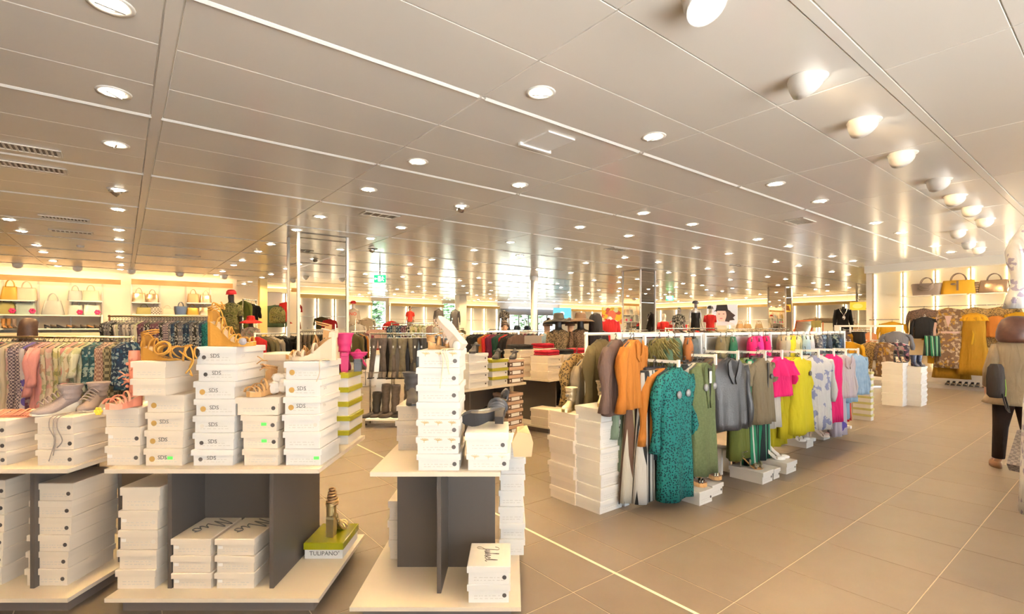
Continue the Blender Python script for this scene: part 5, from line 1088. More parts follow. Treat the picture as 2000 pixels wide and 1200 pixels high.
hang(5.56, 1.24, [g('hot pink ruffled top', 'hot', 'top', .42, .40, 'top', sleeve=.24, extras=('ruffle',), dep=.07, rj=-.2), g('ivory long skirt below the hot pink top', 'ivory', 'skirt', .75, .36, 'skirt', hem=.3, dx=-.05), g('fuchsia blouse behind the hot pink top', 'fuch', 'top', .5, .4, dx=-.05), g('rose blouse deepest behind the hot pink top', 'fuch', 'top', .4, .4, dx=-.08), g('dark green skirt behind the ivory skirt', 'forest', 'skirt', .85, .36, 'skirt', dx=-.08)])
hang(6.05, 1.22, [g('bright yellow chiffon dress with pointed hem, frontmost', 'yellow', 'dress', .85, .46, 'dress', extras=('points', 'disc'), dep=.09, hem=.5, sleeve=.35, puff=1.5, rj=0), g('mustard-yellow pleated dress behind the chiffon one', 'yellow2', 'dress', .9, .46, 'dress', hem=.48, dx=-.08), g('yellow blouse left of the chiffon dress', 'yellow', 'top', .62, .44, sleeve=.4, dx=-.16), g('dull yellow long dress behind the yellow blouse', 'yellow2', 'dress', 1.0, .44, 'dress', hem=.46, dx=-.18), g('yellow-green tunic deepest on the yellow arm', 'lime', 'dress', .95, .44, 'dress', dx=-.24)], step=.055)
hang(6.58, 1.22, [g('white and navy floral dress right of the yellow dresses', 'whitef', 'dress', .88, .42, 'dress', sleeve=.5, dep=.08, rj=-.35), g('royal blue blouse behind the white floral dress', 'blue', 'top', .62, .42, sleeve=.55, dx=.06), g('pale grey dress left of the white floral dress', 'ivory', 'dress', .85, .42, 'dress', dx=-.1), g('powder blue skirt behind the white floral dress', 'sky', 'skirt', .85, .4, 'skirt'), g('white blouse deepest behind the blue blouse', 'white', 'top', .6, .4)])
hang(7.0, 1.22, [g('coral pink dress with white trim', 'hot', 'dress', .85, .40, 'dress', rj=-.3), g('white spotted blouse beside the coral dress', 'whitef', 'top', .6, .4), g('rose skirt behind the coral dress', 'fuch', 'skirt', .9, .38, 'skirt'), g('white long top behind the rose skirt', 'white', 'top', .7, .4)])
hang(7.36, 1.20, [g('lilac jacket over a pale iris-print dress', 'lilac', 'top', .55, .44, 'jacket', sleeve=.5, extras=('lapels',), dep=.09, rj=-.2), g('pale iris-print maxi dress below the lilac jacket', 'iris', 'dress', 1.05, .42, 'dress'), g('sage grey blazer left of the lilac jacket', 'stone', 'top', .6, .42, 'jacket', sleeve=.5, dx=-.1), g('white trousers behind the iris-print dress', 'white', 'trousers', .9, .38, 'trousers', hem=.2)])
hang(7.85, 1.20, [g('light blue denim jacket at the far gondola end', 'skyd', 'top', .55, .44, 'jacket', sleeve=.5, dep=.09, rj=-.2), g('sky blue shirt beside the denim jacket', 'sky', 'top', .65, .42, sleeve=.5, dx=-.1), g('pale blue blouse left of the sky blue shirt', 'sky', 'top', .6, .42, sleeve=.5, dx=-.18), g('light blue ruffled dress under the denim jacket', 'sky', 'dress', .9, .40, 'dress', dx=-.12), g('red skirt at the far gondola end', 'red', 'skirt', .95, .36, 'skirt', dx=.1)])
# upper rear row, in front of the white panel
up = [(3.30, 'orange blazer hanging at the left gondola post', 'orange', 'jacket', .55, dict(sleeve=.5, extras=('lapels',), rj=.3, dy=-.16)), (3.20, 'dark plum jacket behind the orange blazer', 'brown', 'jacket', .6, dict(sleeve=.5, dy=-.06, rj=.35)), (3.44, 'navy jacket right of the orange blazer', 'navy', 'jacket', .5, dict(sleeve=.4, dy=-.02, rj=.25)), (3.88, 'shaggy olive fur vest above the arms', 'furm', 'vest', .5, dict(extras=('fur',), dep=.09)), (4.02, 'grey-green coat right of the fur vest', 'green', 'coat', .6, dict(sleeve=.4, rj=.6)), (4.12, 'green coat with black piping right of the fur vest', 'green', 'coat', .62, dict(sleeve=.4, rj=.3)), (4.45, 'grey denim skirt above the second arm', 'denim', 'skirt', .45, dict(kind='skirt')), (4.36, 'orange blouse peeking beside the denim skirt', 'rust', 'blouse', .4, {}), (4.95, 'olive shirt in the upper row', 'khaki', 'shirt', .45, dict(sleeve=.4)), (5.06, 'olive striped shirt in the upper row', 'olive', 'shirt', .45, dict(sleeve=.4)), (5.18, 'emerald jacket in the upper row', 'forest', 'jacket', .5, dict(sleeve=.4)), (5.62, 'hot pink top, left one in the upper row', 'hot', 'top', .4, {}), (5.78, 'hot pink top, middle one in the upper row', 'fuch', 'top', .4, {}), (5.95, 'hot pink top, right one in the upper row', 'hot', 'top', .4, {}), (6.35, 'beige blouse in the upper row before the yellow shirt', 'beige', 'blouse', .45, {}), (6.50, 'cream blouse in the upper row before the yellow shirt', 'cream', 'blouse', .45, {}), (6.66, 'yellow shirt, left one in the upper row', 'yellow', 'shirt', .5, dict(sleeve=.4)), (6.82, 'pale yellow shirt, right one in the upper row', 'limef', 'shirt', .5, dict(sleeve=.4)), (7.05, 'pale blue denim shirt in the upper row', 'sky', 'shirt', .45, dict(sleeve=.4)), (7.2, 'white lace top in the upper row', 'white', 'top', .45, {}), (7.45, 'dark print blouse in the upper row', 'greyp', 'blouse', .4, {}), (7.62, 'navy spotted blouse in the upper row', 'navyf', 'blouse', .45, {}), (7.8, 'navy blouse near the far end of the upper row', 'navy', 'blouse', .5, dict(sleeve=.4)), (8.05, 'blue print blouse near the far end of the upper row', 'navyf', 'blouse', .45, {}), (8.25, 'dark blue blouse last in the upper row', 'navy', 'blouse', .45, {})]
for X, lb, m, nm, L, k in up:
    k = dict(k); dy = k.pop('dy', 0); rj = k.pop('rj', random.uniform(.2, .7)); kd = k.pop('kind', 'top')
    garment(nm, lb, nm, (*rm(X, 2.80-.045+dy), 1.45), RZ+rj, kd, L, .42, C[m], **k)
garment('coat', 'khaki draped long coat behind the left gondola post', 'coat', (*rm(3.50, 3.12), 1.44), RZ+.3, 'dress', .85, .46, C['khaki'], sleeve=.55, dep=.09)
garment('blouse', 'dark leaf-print blouse beside the khaki coat', 'blouse', (*rm(3.40, 3.34), 1.30), RZ+.3, 'top', .6, .4, C['leo'], sleeve=.4)
garment('blouse', 'beige blouse behind the dark leaf-print one', 'blouse', (*rm(3.46, 3.30), 1.25), RZ+.4, 'top', .6, .4, C['beige'], sleeve=.4)
t = rail('clothes_rail', 'white rear bar carrying the khaki coat behind the gondola', rm(3.3, 3.12), rm(4.6, 3.12), 1.44, WHITE)
# small white stool and olive boots below the gondola
dd = F*1.5/(921-640); x, y = ux(1400, dd), dd
t = thing('step_stool', 'small white n-shaped stand under the gondola clothes', 'stand', (x, y, 0), RZ)
build(MB().box(-.085, .085, -.10, .10, .24, .265), 'top', WHITE, t); build(MB().box(-.085, -.06, -.10, .10, 0, .24), 'side', WHITE, t); build(MB().box(.06, .085, -.10, .10, 0, .24), 'side', WHITE, t)
dd = 5.35
for k in range(2): shoe('ankle_boot', '%s olive tall boot under the moss green dress' % ('left', 'right')[k], 'boots', (ux(1432+14*k, dd), dd+.12*k, 0), -.9, L=.23, heel=.05, plat=.015, kind='bootie', sole='block', um=mat((.30, .27, .10), .3, key='olive_patent'), sm=BLACK, shaft=.22)
# ---- mustard rack
p0, p1 = rm(12.3, 4.15), rm(12.3, 3.05); z = 1.52
mr = thing('gondola_rack', 'white rack of mustard and leopard clothes before the right wall', 'clothes rack', (*p0, 0), RZ-pi/2)
for x in (0, 1.10): build(MB().box(x-.05, x+.05, -.05, .05, 0, z+.03), 'post', WHITE, mr); build(MB().box(x-.03, x+.03, -.3, .3, 0, .04), 'foot', WHITE, mr)
build(MB().box(0, 1.1, -.03, .03, z-.01, z+.03), 'top_bar', WHITE, mr)
for x in (.25, .62): build(MB().box(x-.012, x+.012, -.05, -.02, z-.28, z), 'bracket', WHITE, mr); build(MB().box(x-.012, x+.3, -.05, -.025, z-.30, z-.275), 'arm', WHITE, mr)
rr = random.Random(3)
its = [('mustard gathered blouse, frontmost on the mustard rack', 'must', 'top', .42, .46, 'blouse', .30), ('mustard scarf-print top on the mustard rack', 'must2', 'top', .7, .40, 'top', .18), ('leopard blouse on the mustard rack', 'leo', 'top', .55, .42, 'blouse', .62), ('black fringed skirt on the mustard rack', 'black', 'skirt', .75, .4, 'skirt', .36), ('olive print dress on the mustard rack', 'brf', 'dress', .7, .42, 'dress', .80), ('brown jacket on the mustard rack', 'brown', 'top', .55, .42, 'jacket', .12), ('gold print shirt on the mustard rack', 'brl', 'top', .6, .42, 'shirt', .9), ('white blouse on the mustard rack', 'ivory', 'top', .55, .42, 'blouse', .70), ('mustard shirt at the left end of the mustard rack', 'must2', 'top', .5, .42, 'shirt', .05), ('black blouse at the left end of the mustard rack', 'black', 'top', .5, .4, 'blouse', .0), ('dark print dress at the right end of the mustard rack', 'darkf', 'dress', .7, .4, 'dress', 1.0), ('grey jacket at the right end of the mustard rack', 'grey', 'top', .6, .42, 'jacket', .96)]
for lb, m, kd, L, w, nm, q in its:
    dy = .30 if 'frontmost' in lb else rr.uniform(.05, .2)
    garment(nm, lb, nm, (*rm(12.3-dy, 4.15-1.1*q), z-.27 if dy > .1 else z-.05), RZ-pi/2+rr.uniform(-.5, .5), kd, L, w, C[m], sleeve=.3 if kd == 'top' else 0, dep=.09 if 'front' in lb else .06, hm=HWHT)
# ---- right wall garments
def rwall(u, z, dx, nm, lb, m, kd, L, w, **k):
    a = math.atan((u-1000)/F)+RZ; X = 16.05-dx; Y = X/math.tan(a); return garment(nm, lb, nm, (*rm(X, Y), z), RZ-pi/2, kd, L, w, C[m], **k)
for u, z, dx, nm, lb, m, kd, L, w, k in [
 (1742, 1.70, .03, 'jacket', 'mustard jacket alone on the low bar at the left of the right wall', 'must', 'top', .6, .56, dict(sleeve=.5)),
 (1804, 2.03, .0, 'blouse', 'olive snake-print jacket behind the black jacket on the right wall', 'brl', 'top', .75, .60, dict(sleeve=.55)), (1806, 1.82, .14, 'jacket', 'black jacket over the mustard dress on the right wall', 'black', 'top', .55, .44, dict(sleeve=.4, hm=HWHT)), (1826, 1.80, .10, 'dress', 'mustard long cardigan half hidden by the black jacket', 'must', 'dress', 1.15, .34, dict(sleeve=.5, hem=.3)), (1820, 1.35, .25, 'skirt', 'yellow striped skirt near the white stacks', 'bgst', 'skirt', .5, .36, {}), 
 (1852, 2.03, .0, 'blouse', 'olive print blouse behind the brown floral dress', 'brf', 'top', .6, .62, dict(sleeve=.55)), (1854, 1.86, .14, 'dress', 'brown floral dress with pink neckline and belt on the right wall', 'brf', 'dress', 1.30, .50, dict(sleeve=1.0, extras=('vneck', 'belt'), hem=.62, dep=.09, sm=cloth((.72, .50, .44)))), (1858, 1.80, .06, 'dress', 'mustard long dress under the brown floral dress', 'must2', 'dress', 1.50, .5, dict(hem=.75)),
 (1903, 2.03, .0, 'blouse', 'leopard blouse behind the mustard ruffle dress', 'leo', 'top', .95, .64, dict(sleeve=.7)), (1902, 1.90, .14, 'dress', 'mustard off-shoulder ruffle dress with tie sash on the right wall', 'must2', 'dress', 1.48, .44, dict(extras=('ruffle', 'sash'), hem=.62, dep=.10, sm=C['must'])),  # ruffle and sash in a lighter mustard, painting in their shading
 (1955, 2.03, .0, 'blouse', 'leopard blouse with orange trim behind the woman', 'leo', 'top', .95, .64, dict(sleeve=.7)), (1945, 1.82, .10, 'scarf', 'orange scarf top behind the woman on the right wall', 'orange', 'top', .5, .36, {}), (1990, 1.9, .10, 'dress', 'mustard dress hidden behind the woman', 'must', 'dress', 1.3, .5, {})]:
    rwall(u, z, dx, nm, lb, m, kd, L, w, **k)
for i, u in enumerate((1853, 1864, 1876, 1888, 1900, 1911, 1926, 1938)):
    a = math.atan((u-1000)/F)+RZ; X = 15.98; Y = X/math.tan(a)
    shoe('flat_shoe', '%s shoe from the left in the row under the right wall dresses' % ORD[i+1], 'shoe', (*rm(X, Y), .10), RZ+pi, L=.25, heel=.03, plat=.01, kind='pump', sole='block', um=BLACK if i < 6 else TAN, sm=BLACK)
# ================================================================= FIGURES, BAGS, BACKGROUND
SKIN = mat((.62, .38, .26), .55, key='skin'); MANQ = mat((.02, .02, .022), .3, key='black_mannequin'); MANW = mat((.75, .70, .63), .35, key='pale_mannequin'); HAIRD = mat((.045, .022, .014), .45, kind='blur', c2=(.07, .035, .022), sc=30, key='dark_hair')
def skin_mesh(key, head=True, arms=((.20, .02, 1.13), (.22, -.06, .90)), legs=True, stride=0.0, lean=0.0, fingers=False, slim=1.0):
    if key in CACHE: return CACHE[key]
    V = []; E = []; R = []
    def v(p, r, par=None, ry=None):
        V.append((p[0]+lean*max(0, p[2]-.9), p[1], p[2])); R.append((r, ry or r))
        if par is not None: E.append((par, len(V)-1))
        return len(V)-1
    pel = v((0, 0, .95), .125*slim, None, .10); sp = v((0, .0, 1.10), .110*slim, pel, .09); ch = v((0, .01, 1.28), .135*slim, sp, .105); uc = v((0, .015, 1.39), .115*slim, ch, .085); nk = v((0, .01, 1.48), .052, uc)
    if head:
        h1 = v((0, -.005, 1.545), .068, nk, .075); h2 = v((0, -.012, 1.61), .076, h1, .090); h3 = v((0, -.004, 1.68), .066, h2, .080); v((0, 0, 1.715), .035, h3)
        v((0, -.105, 1.605), .012, h2)
    else: v((0, .01, 1.53), .045, nk)
    for s in (-1, 1):
        sh = v((s*.165, .01, 1.40), .055, uc); e = v((s*arms[0][0], arms[0][1], arms[0][2]), .040, sh); w_ = v((s*arms[1][0], arms[1][1], arms[1][2]), .027, e)
        d = Vector(arms[1])-Vector(arms[0]); d.normalize(); hp = Vector((s*arms[1][0], arms[1][1], arms[1][2]))+Vector((d.x*s, d.y, d.z))*.075
        hd = v(hp, .034, w_, .018)
        if fingers:
            for k in range(4):
                off = (k-1.5)*.018; a = v((hp.x, hp.y+off, hp.z-.045), .009, hd); b = v((hp.x-s*.012, hp.y+off, hp.z-.085-.006*(k in (1, 2))), .008, a)
            a = v((hp.x-s*.015, hp.y-.035, hp.z-.01), .010, hd); v((hp.x-s*.02, hp.y-.05, hp.z-.045), .009, a)
        else: v((hp.x-s*.005, hp.y-.01, hp.z-.085), .014, hd)
        if legs:
            hj = v((s*.085, 0, .86), .090, pel); yk = -stride*s*.5; kn = v((s*.09, yk-.01, .49), .056, hj); ak = v((s*.09, -stride*s+.02, .09), .036, kn); v((s*.10, -stride*s-.12, .035), .030, ak)
    me = bpy.data.meshes.new('figure'); me.from_pydata(V, E, []); o = bpy.data.objects.new('figure', me); COL.objects.link(o)
    md = o.modifiers.new('skin', 'SKIN'); md.use_smooth_shade = True
    for i, r in enumerate(me.skin_vertices[0].data): r.radius = R[i]; r.use_root = (i == 0)
    sb = o.modifiers.new('sub', 'SUBSURF'); sb.levels = 1; sb.render_levels = 1
    dg = bpy.context.evaluated_depsgraph_get(); m2 = bpy.data.meshes.new_from_object(o.evaluated_get(dg)); m2.name = 'body'
    COL.objects.unlink(o); bpy.data.objects.remove(o); m2.materials.clear(); CACHE[key] = m2; return m2
ARM0 = ((.20, .02, 1.13), (.22, -.06, .90))
def wear(t, m, z0, hem, w_hem, sleeve=0, name='dress', arms=ARM0, strapless=False, dep=.125, lean=0.0, waist=.125):
    rs = []; st = [(.07, .065, 1.475), (.13, .085, 1.445), (.185, .10, 1.405), (.175, .118, 1.33), (.155, .125, 1.24), (waist+.01, .115, 1.10), (.15, .13, .98)]
    for a, b, z in st:
        if z <= z0 and z >= hem: rs.append(ring(a, b, z, 22, 0, cx=lean*max(0, z-.9)))
    n = 5
    zl = min(z0, .98, rs[-1][0][2] if rs else 9)
    if hem < .97:
        a0 = .155
        for q in range(1, n+1): tq = q/n; z = zl+(hem-zl)*tq; rs.append(ring(a0+(w_hem-a0)*tq, .135+(w_hem*.8-.135)*tq, z, 26 if False else 22, .012*tq, 6, 1.0, cx=lean*max(0, z-.9)))
    o = build(MB().loft(rs, not strapless, True), name, m, t, True)
    if sleeve:
        for s in (-1, 1):
            a = Vector((s*.150, .01, 1.415)); e = Vector((s*arms[0][0], arms[0][1], arms[0][2])); w_ = Vector((s*arms[1][0], arms[1][1], arms[1][2]))
            for p in (a, e, w_): p.x += lean*max(0, p.z-.9)
            if sleeve < .5: pts = [a, a.lerp(e, .45), a.lerp(e, .85)]; rd = [.068, .072, .068]
            else: pts = [a, a.lerp(e, .5), e, e.lerp(w_, .5), e.lerp(w_, .95)]; rd = [.068, .062, .056, .048, .042]
            build(MB().tube(pts, rd, 12), 'sleeve', m, t, True)
    return o
def trousers(t, m, stride=0, wide=.075, hem=.08, name='trousers'):
    for s in (-1, 1): build(MB().tube([(s*.075, 0, .98), (s*.085, 0, .84), (s*.09, -stride*s*.5-.01, .49), (s*.09, -stride*s+.015, hem)], [.115, .105, wide, wide*.85], 14), 'trouser_leg', m, t, True)
def hair(t, m, kind='bob', lean=0.0):
    dx = lean*.75; rs = []
    low = {'bob': 1.47, 'long': 1.28, 'short': 1.57, 'bun': 1.57}[kind]
    mb = MB(); prof = [(.03, 1.745), (.075, 1.725), (.102, 1.68), (.112, 1.62), (.118, 1.55), (.125, 1.50), (.12, 1.44), (.115, 1.36), (.09, 1.28)]
    prof = [p for p in prof if p[1] >= low-.001]
    for r, z in reversed(prof): rs.append([(dx+r*cos(a), .012+r*1.08*sin(a)+(.035 if z < 1.62 and sin(a) < -.2 else 0)*1.0, z) for a in [2*pi*j/18 for j in range(18)]])
    # opened at the face: push front vertices back below the fringe
    for r in rs:
        for j, p in enumerate(r):
            if p[2] < 1.655 and p[1] < -.02: r[j] = (p[0], max(p[1], -.03)*.5, p[2])
    build(mb.loft(rs), 'hair', m, t, True)
    if kind == 'bun': build(MB().ball((dx, .06, 1.75), .045, 12, 8), 'bun', m, t, True)
def hat(t, m, kind='wide', z=1.68, ang=0.0):
    if kind == 'wide': pr = [(.02, .115), (.085, .105), (.098, .06), (.104, .0), (.15, -.012), (.22, -.045), (.27, -.075), (.272, -.068), (.22, -.035), (.10, -.004)]
    elif kind == 'cap': pr = [(.02, .09), (.07, .08), (.10, .04), (.108, -.02), (.100, -.02)]
    else: pr = [(.02, .09), (.085, .08), (.10, .03), (.105, -.02), (.15, -.05), (.152, -.046), (.10, -.015)]
    o = build(MB().lathe(pr, 22), kind+'_hat' if kind != 'cap' else 'cap', m, t, True, loc=(0, -.005, z), rot=(.08, 0, ang))
    if kind == 'cap': build(MB().loft([[(.085*cos(a), -.06-s_*.10*abs(sin(a))-.02*s_, .0+zz) for a in [pi+pi*j/8 for j in range(9)]] for s_, zz in ((.2, -.01), (1, -.025), (1, -.020), (.2, .0))], False, False), 'peak', m, o, True)
    return o
def face(t, lean=0.0):
    for s in (-1, 1): build(MB().ball((s*.03, -.092, 1.625), (.011, .006, .007), 8, 6), 'eye', BLACK, t); build(MB().ball((s*.082, -.0, 1.605), (.012, .022, .032), 8, 6), 'ear', SKIN, t, True)
    build(MB().ball((0, -.092, 1.555), (.024, .006, .007), 8, 5), 'mouth', mat((.45, .12, .10), .5, key='lips'), t)
def mannequin(label, u, d, foot_v_or_z, head_top_v, rz, skin=MANQ, head=True, name='mannequin', stand=True, armk=ARM0):
    """height follows the pixel of the top of the head; feet at z given"""
    z = foot_v_or_z; Hh = (vz(head_top_v, d)-z)/(1.73 if head else 1.55)
    t = thing(name, label, 'mannequin', (ux(u, d), d, z), rz, scale=Hh)
    link('body', skin_mesh(('m', head, armk), head=head, arms=armk), skin, t)
    if z > .06:
        build(MB().box(-.32, .32, -.26, .26, -z/Hh, -.012), 'pedestal', OFFW, t)
    build(MB().lathe([(.17, -.012), (.17, 0), (.02, .004)], 18), 'foot_plate', STEEL, t); build(MB().tube([(0, .10, 0), (0, .06, .6)], .010, 6), 'stand_rod', STEEL, t)
    return t
# ---- the woman at right edge, walking away to the right
dW = 5.15; kW = 1.60/1.73
t = thing('person', 'woman with brown bob and beige cardigan walking at the right edge', 'person', (ux(1982, dW), dW, 0), -.45+pi, scale=kW)
AW = ((.24, .05, 1.14), (.20, -.12, .95))
link('body', skin_mesh('woman', arms=AW, stride=.16, lean=-.02, fingers=True), SKIN, t); face(t)
CARDI = cloth((.47, .37, .24), kind='blur', c2=(.43, .335, .215), sc=5)
wear(t, CARDI, 1.5, .76, .24, 1, 'cardigan', AW, lean=-.02, waist=.17).scale = (1.12, 1.3, 1.008); trousers(t, cloth((.035, .022, .018)), .16, .068, .12)
HB = mat((.07, .026, .016), .4, kind='blur', c2=(.10, .04, .025), sc=25, key='brown_hair')
mb = MB(); rs = []
for r, z in ((.115, 1.45), (.150, 1.465), (.165, 1.50), (.162, 1.57), (.145, 1.65), (.115, 1.71), (.06, 1.745), (.02, 1.75)): rs.append([(r*cos(a), .02+r*.92*sin(a)+(.05 if z < 1.66 and sin(a) < -.5 else 0), z) for a in [2*pi*j/24 for j in range(24)]])
build(mb.loft(rs), 'hair', HB, t, True)
for s in (-1, 1):
    build(MB().loft([[(s*.095+.045*cos(a)*q, -.16*s-.05+.12*sin(a)*q, z) for a in [2*pi*j/14 for j in range(14)]] for z, q in ((0, 1), (.03, 1.02), (.06, .9), (.09, .5))]), 'shoe', mat((.20, .10, .045), .5, key='brown_shoe'), t, True)
# her bags
t = thing('backpack', 'black shoulder bag with dangling strap at the woman\'s left side', 'bag', (ux(1950, 5.0), 5.02, vz(778, 5.0)), .2, scale=(.72, .8, .95))
build(MB().loft([[(x*s_, y*s_, z) for x, y in ((-.06, -.05), (.05, -.06), (.07, .0), (.05, .08), (-.05, .08), (-.07, 0))] for z, s_ in ((0, .7), (.03, 1), (.22, 1.05), (.32, .9), (.36, .6))]), 'pouch', cloth((.05, .04, .035)), t, True)
build(MB().tube([(.0, -.06, .05), (.02, -.07, -.03), (.06, -.07, -.11), (.12, -.07, -.15), (.10, -.06, -.08), (.05, -.06, .02)], .012, 6, True, .5), 'strap', BLACK, t, True); build(MB().tube([(.055, -.065, .02), (.065, -.065, .10), (.055, -.06, .2)], .006, 5), 'green_piping', mat((.35, .6, .12), .5, key='green_piping'), t)
t = thing('shopping_bag', 'grey plaid bag hanging low at the right edge', 'bag', (ux(1996, 4.95), 4.93, .05), .3)
PL = cloth((.26, .24, .25), kind='check', c2=(.40, .37, .37), sc=40)
build(MB().loft([[(x, y, z) for x, y in ((-a, -.05), (b, -.06), (b, .06), (-a, .05))] for z, a, b in ((.06, .175, .10), (.03, .13, .12), (.10, .17, .12), (.38, .03, .12), (.42, .01, .08))][1:]), 'bag_body', PL, t)
build(MB().tube([(.0, 0, .42), (.03, 0, .60), (.08, 0, .62), (.1, 0, .42)], .008, 6), 'handle', BLACK, t, True)
# ---- printed tunic at right edge on a mannequin
dT = 2.45
t = thing('tunic', 'white long tunic with coral and blue print cut by the right edge', 'tunic', (ux(2108, dT), dT, 2.16), -.05)
TUN = cloth((.86, .86, .88), kind='floral', c2=(.88, .88, .90), c3=(.45, .42, .60), sc=48)
link('body', body_mesh('dress', 1.50, .46, .50, .10, 3), TUN, t); build(MB().tube([(0, 0, -.09), (0, 0, 0), (.03, 0, .03), (.03, 0, .06), (0, 0, .075), (0, 0, .30), (.0, 0, 1.035)], .004, 6), 'hanger_hook', mat((.30, .28, .5), .3, .4, key='violet_hook'), t)
for q in (-1, 1): link('sleeve', sleeve_mesh(.40, .48, q, 1.3), TUN, t)
build(MB().box(-.27, -.17, -.06, -.05, -.09, .0), 'paper_tag', mat((.62, .52, .28), .6, key='tan_tag'), t)
# ---- woman before the left wall
dF = 6.9
t = thing('person', 'woman with long dark hair behind the front left rail', 'person', (ux(58, dF), dF, 0), pi+.1, scale=vz(621, dF)/1.745)
link('body', skin_mesh('std', arms=ARM0), SKIN, t); hair(t, HAIRD, 'long'); wear(t, cloth((.16, .14, .12)), 1.5, .85, .19, 1, 'cardigan'); trousers(t, C['dkjean'])
for u, d, tv, rz, lb, hk, top in ((986, 12.0, 627, .2, 'shopper with brown hair behind the white-lit central rail', 'bun', 'black'), (1069, 9.6, 622, pi+.4, 'shopper with dark tied hair in a pale blue top beside the hat mannequins', 'bun', 'sky'), (1114, 9.9, 622, pi-.5, 'person with a hair bun between the two hat mannequins', 'bun', 'brown')):
    t = thing('person', lb, 'person', (ux(u, d), d, 0), rz, scale=vz(tv, d)/1.78)
    link('body', skin_mesh('std'), SKIN, t); hair(t, HAIRD, hk); wear(t, C[top], 1.5, .88, .18, 1, 'shirt'); trousers(t, C['dkjean'])
    if u == 986: face(t)
# ---- mannequins
t = mannequin('black mannequin in camouflage tee and red cap before the left wall', 452, 11.8, .55, 570, .15, armk=ARM0); wear(t, C['camo'], 1.5, .86, .18, .3, 'tee'); hat(t, mat((.70, .03, .04), .6, key='red_cap'), 'cap', 1.69); trousers(t, C['olive'])
garment('coat', 'olive long coat hanging right of the capped mannequin', 'coat', (ux(476, 12.2), 12.2, vz(584, 12.2)), -.3, 'dress', .72, .36, C['moss'], sleeve=.55); garment('jacket', 'black short jacket hanging right of the olive long coat', 'jacket', (ux(491, 12.6), 12.6, vz(590, 12.6)), -.2, 'top', .42, .40, C['black'], sleeve=.3)
rail('clothes_rail', 'steel bar with the olive coat and black jacket by the left corner', (ux(470, 12.0), 12.1), (ux(500, 12.9), 12.9), vz(586, 12.4))
t = mannequin('small black mannequin in a red hat left of the large mirror column', 490, 10.6, .30, 620, .2); hat(t, C['red'], 'wide', 1.66); wear(t, C['pale'], 1.5, .8, .22, .3, 'blouse')
for u, d, tv, hk, m, hm, lb, zf in ((1091, 9.0, 616, 'wide', cloth((.45, .33, .18), kind='leopard', c2=(.03, .025, .02), c3=(.6, .48, .3), sc=40), BLACK, 'mannequin from behind in white leopard blouse and wide black hat', .0), (1134, 9.0, 615, 'wide', cloth((.30, .20, .13), kind='leopard', c2=(.07, .045, .03), c3=(.40, .28, .18), sc=50), mat((.14, .085, .05), .8, key='brown_felt'), 'mannequin from behind in brown leopard blouse and wide brown hat', .0)):
    t = mannequin(lb, u, d, zf, tv, pi+.1); hat(t, hm, 'wide', 1.66); wear(t, m, 1.5, .70, .21, 1, 'blouse'); trousers(t, C['black'])
t = mannequin('mannequin from behind in a black hooded coat', 1163, 9.0, 0, 615, pi); wear(t, cloth((.025, .022, .03)), 1.5, .55, .25, 1, 'coat')
build(MB().loft([[(r*cos(a), .02+r*1.05*sin(a), z) for a in [2*pi*j/18 for j in range(18)]] for r, z in ((.13, 1.40), (.125, 1.5), (.122, 1.6), (.115, 1.68), (.08, 1.74), (.02, 1.76))]), 'hood', cloth((.05, .045, .05)), t, True)
t = mannequin('headless mannequin in a bright red dress before the flower picture', 1190, 11.5, .05, 616, pi+.2, head=False, skin=MANW); wear(t, C['red'], 1.5, .6, .2, 1, 'dress')
t = mannequin('silver mannequin in striped top and dark skirt far right of centre', 1326, 18.0, .50, 600, .1, skin=mat((.5, .48, .46), .25, .6, key='silver_mannequin')); wear(t, C['bw'], 1.5, .95, .16, .3, 'top'); wear(t, C['brown'], 1.0, .45, .2, 0, 'skirt')
t = mannequin('silver mannequin in a black strapless dress', 1358, 18.0, .70, 590, .0, skin=mat((.55, .52, .50), .22, .6, key='silver_mannequin2')); wear(t, C['black'], 1.34, .35, .17, 0, 'dress', strapless=True); hat(t, C['grey'], 'cap', 1.69)
t = mannequin('mannequin in a bright red sleeveless dress before the portrait', 1387, 18.5, .5, 600, .1, skin=MANW); wear(t, C['red'], 1.46, .5, .2, .3, 'dress'); hat(t, C['grey'], 'cap', 1.69)
t = mannequin('mannequin in a red short-sleeved dress in the mirror column bay', 1296, 17.0, .25, 612, .4, skin=MANW); wear(t, C['red'], 1.46, .5, .2, .3, 'dress')
t = mannequin('black headless bust form in black dress with silver necklace', 1646, 15.0, .60, 597, -.4, head=False); wear(t, C['black'], 1.46, .75, .18, 1, 'dress')
build(MB().tube([(-.10, -.07, 1.46), (-.07, -.115, 1.36), (0, -.135, 1.24), (.07, -.115, 1.36), (.10, -.07, 1.46)], .012, 6), 'necklace', STEEL, t, True); build(MB().ball((0, -.14, 1.18), (.045, .02, .07), 10, 7), 'pendant', STEEL, t, True)
NOS = MANW
t = mannequin('white mannequin in a NO print sweatshirt with red cap far left of centre', 690, 17.0, .8, 590, .2, skin=MANW); wear(t, cloth((.80, .74, .66)), 1.5, .9, .18, 1, 'sweatshirt'); hat(t, C['red'], 'cap', 1.69); text('NO', t, (0, -.135, 1.27), .17, m=mat((.6, .1, .08), .6, key='red_print'), bold=.004); trousers(t, C['pale'])
t = mannequin('mannequin in a bright red tee against the lit far wall', 801, 20.0, 1.1, 599, .1, skin=SKIN); wear(t, mat((.85, .06, .04), .8, key='red_tee'), 1.5, .88, .17, .3, 'tee'); hair(t, HAIRD, 'short'); trousers(t, C['stone'])
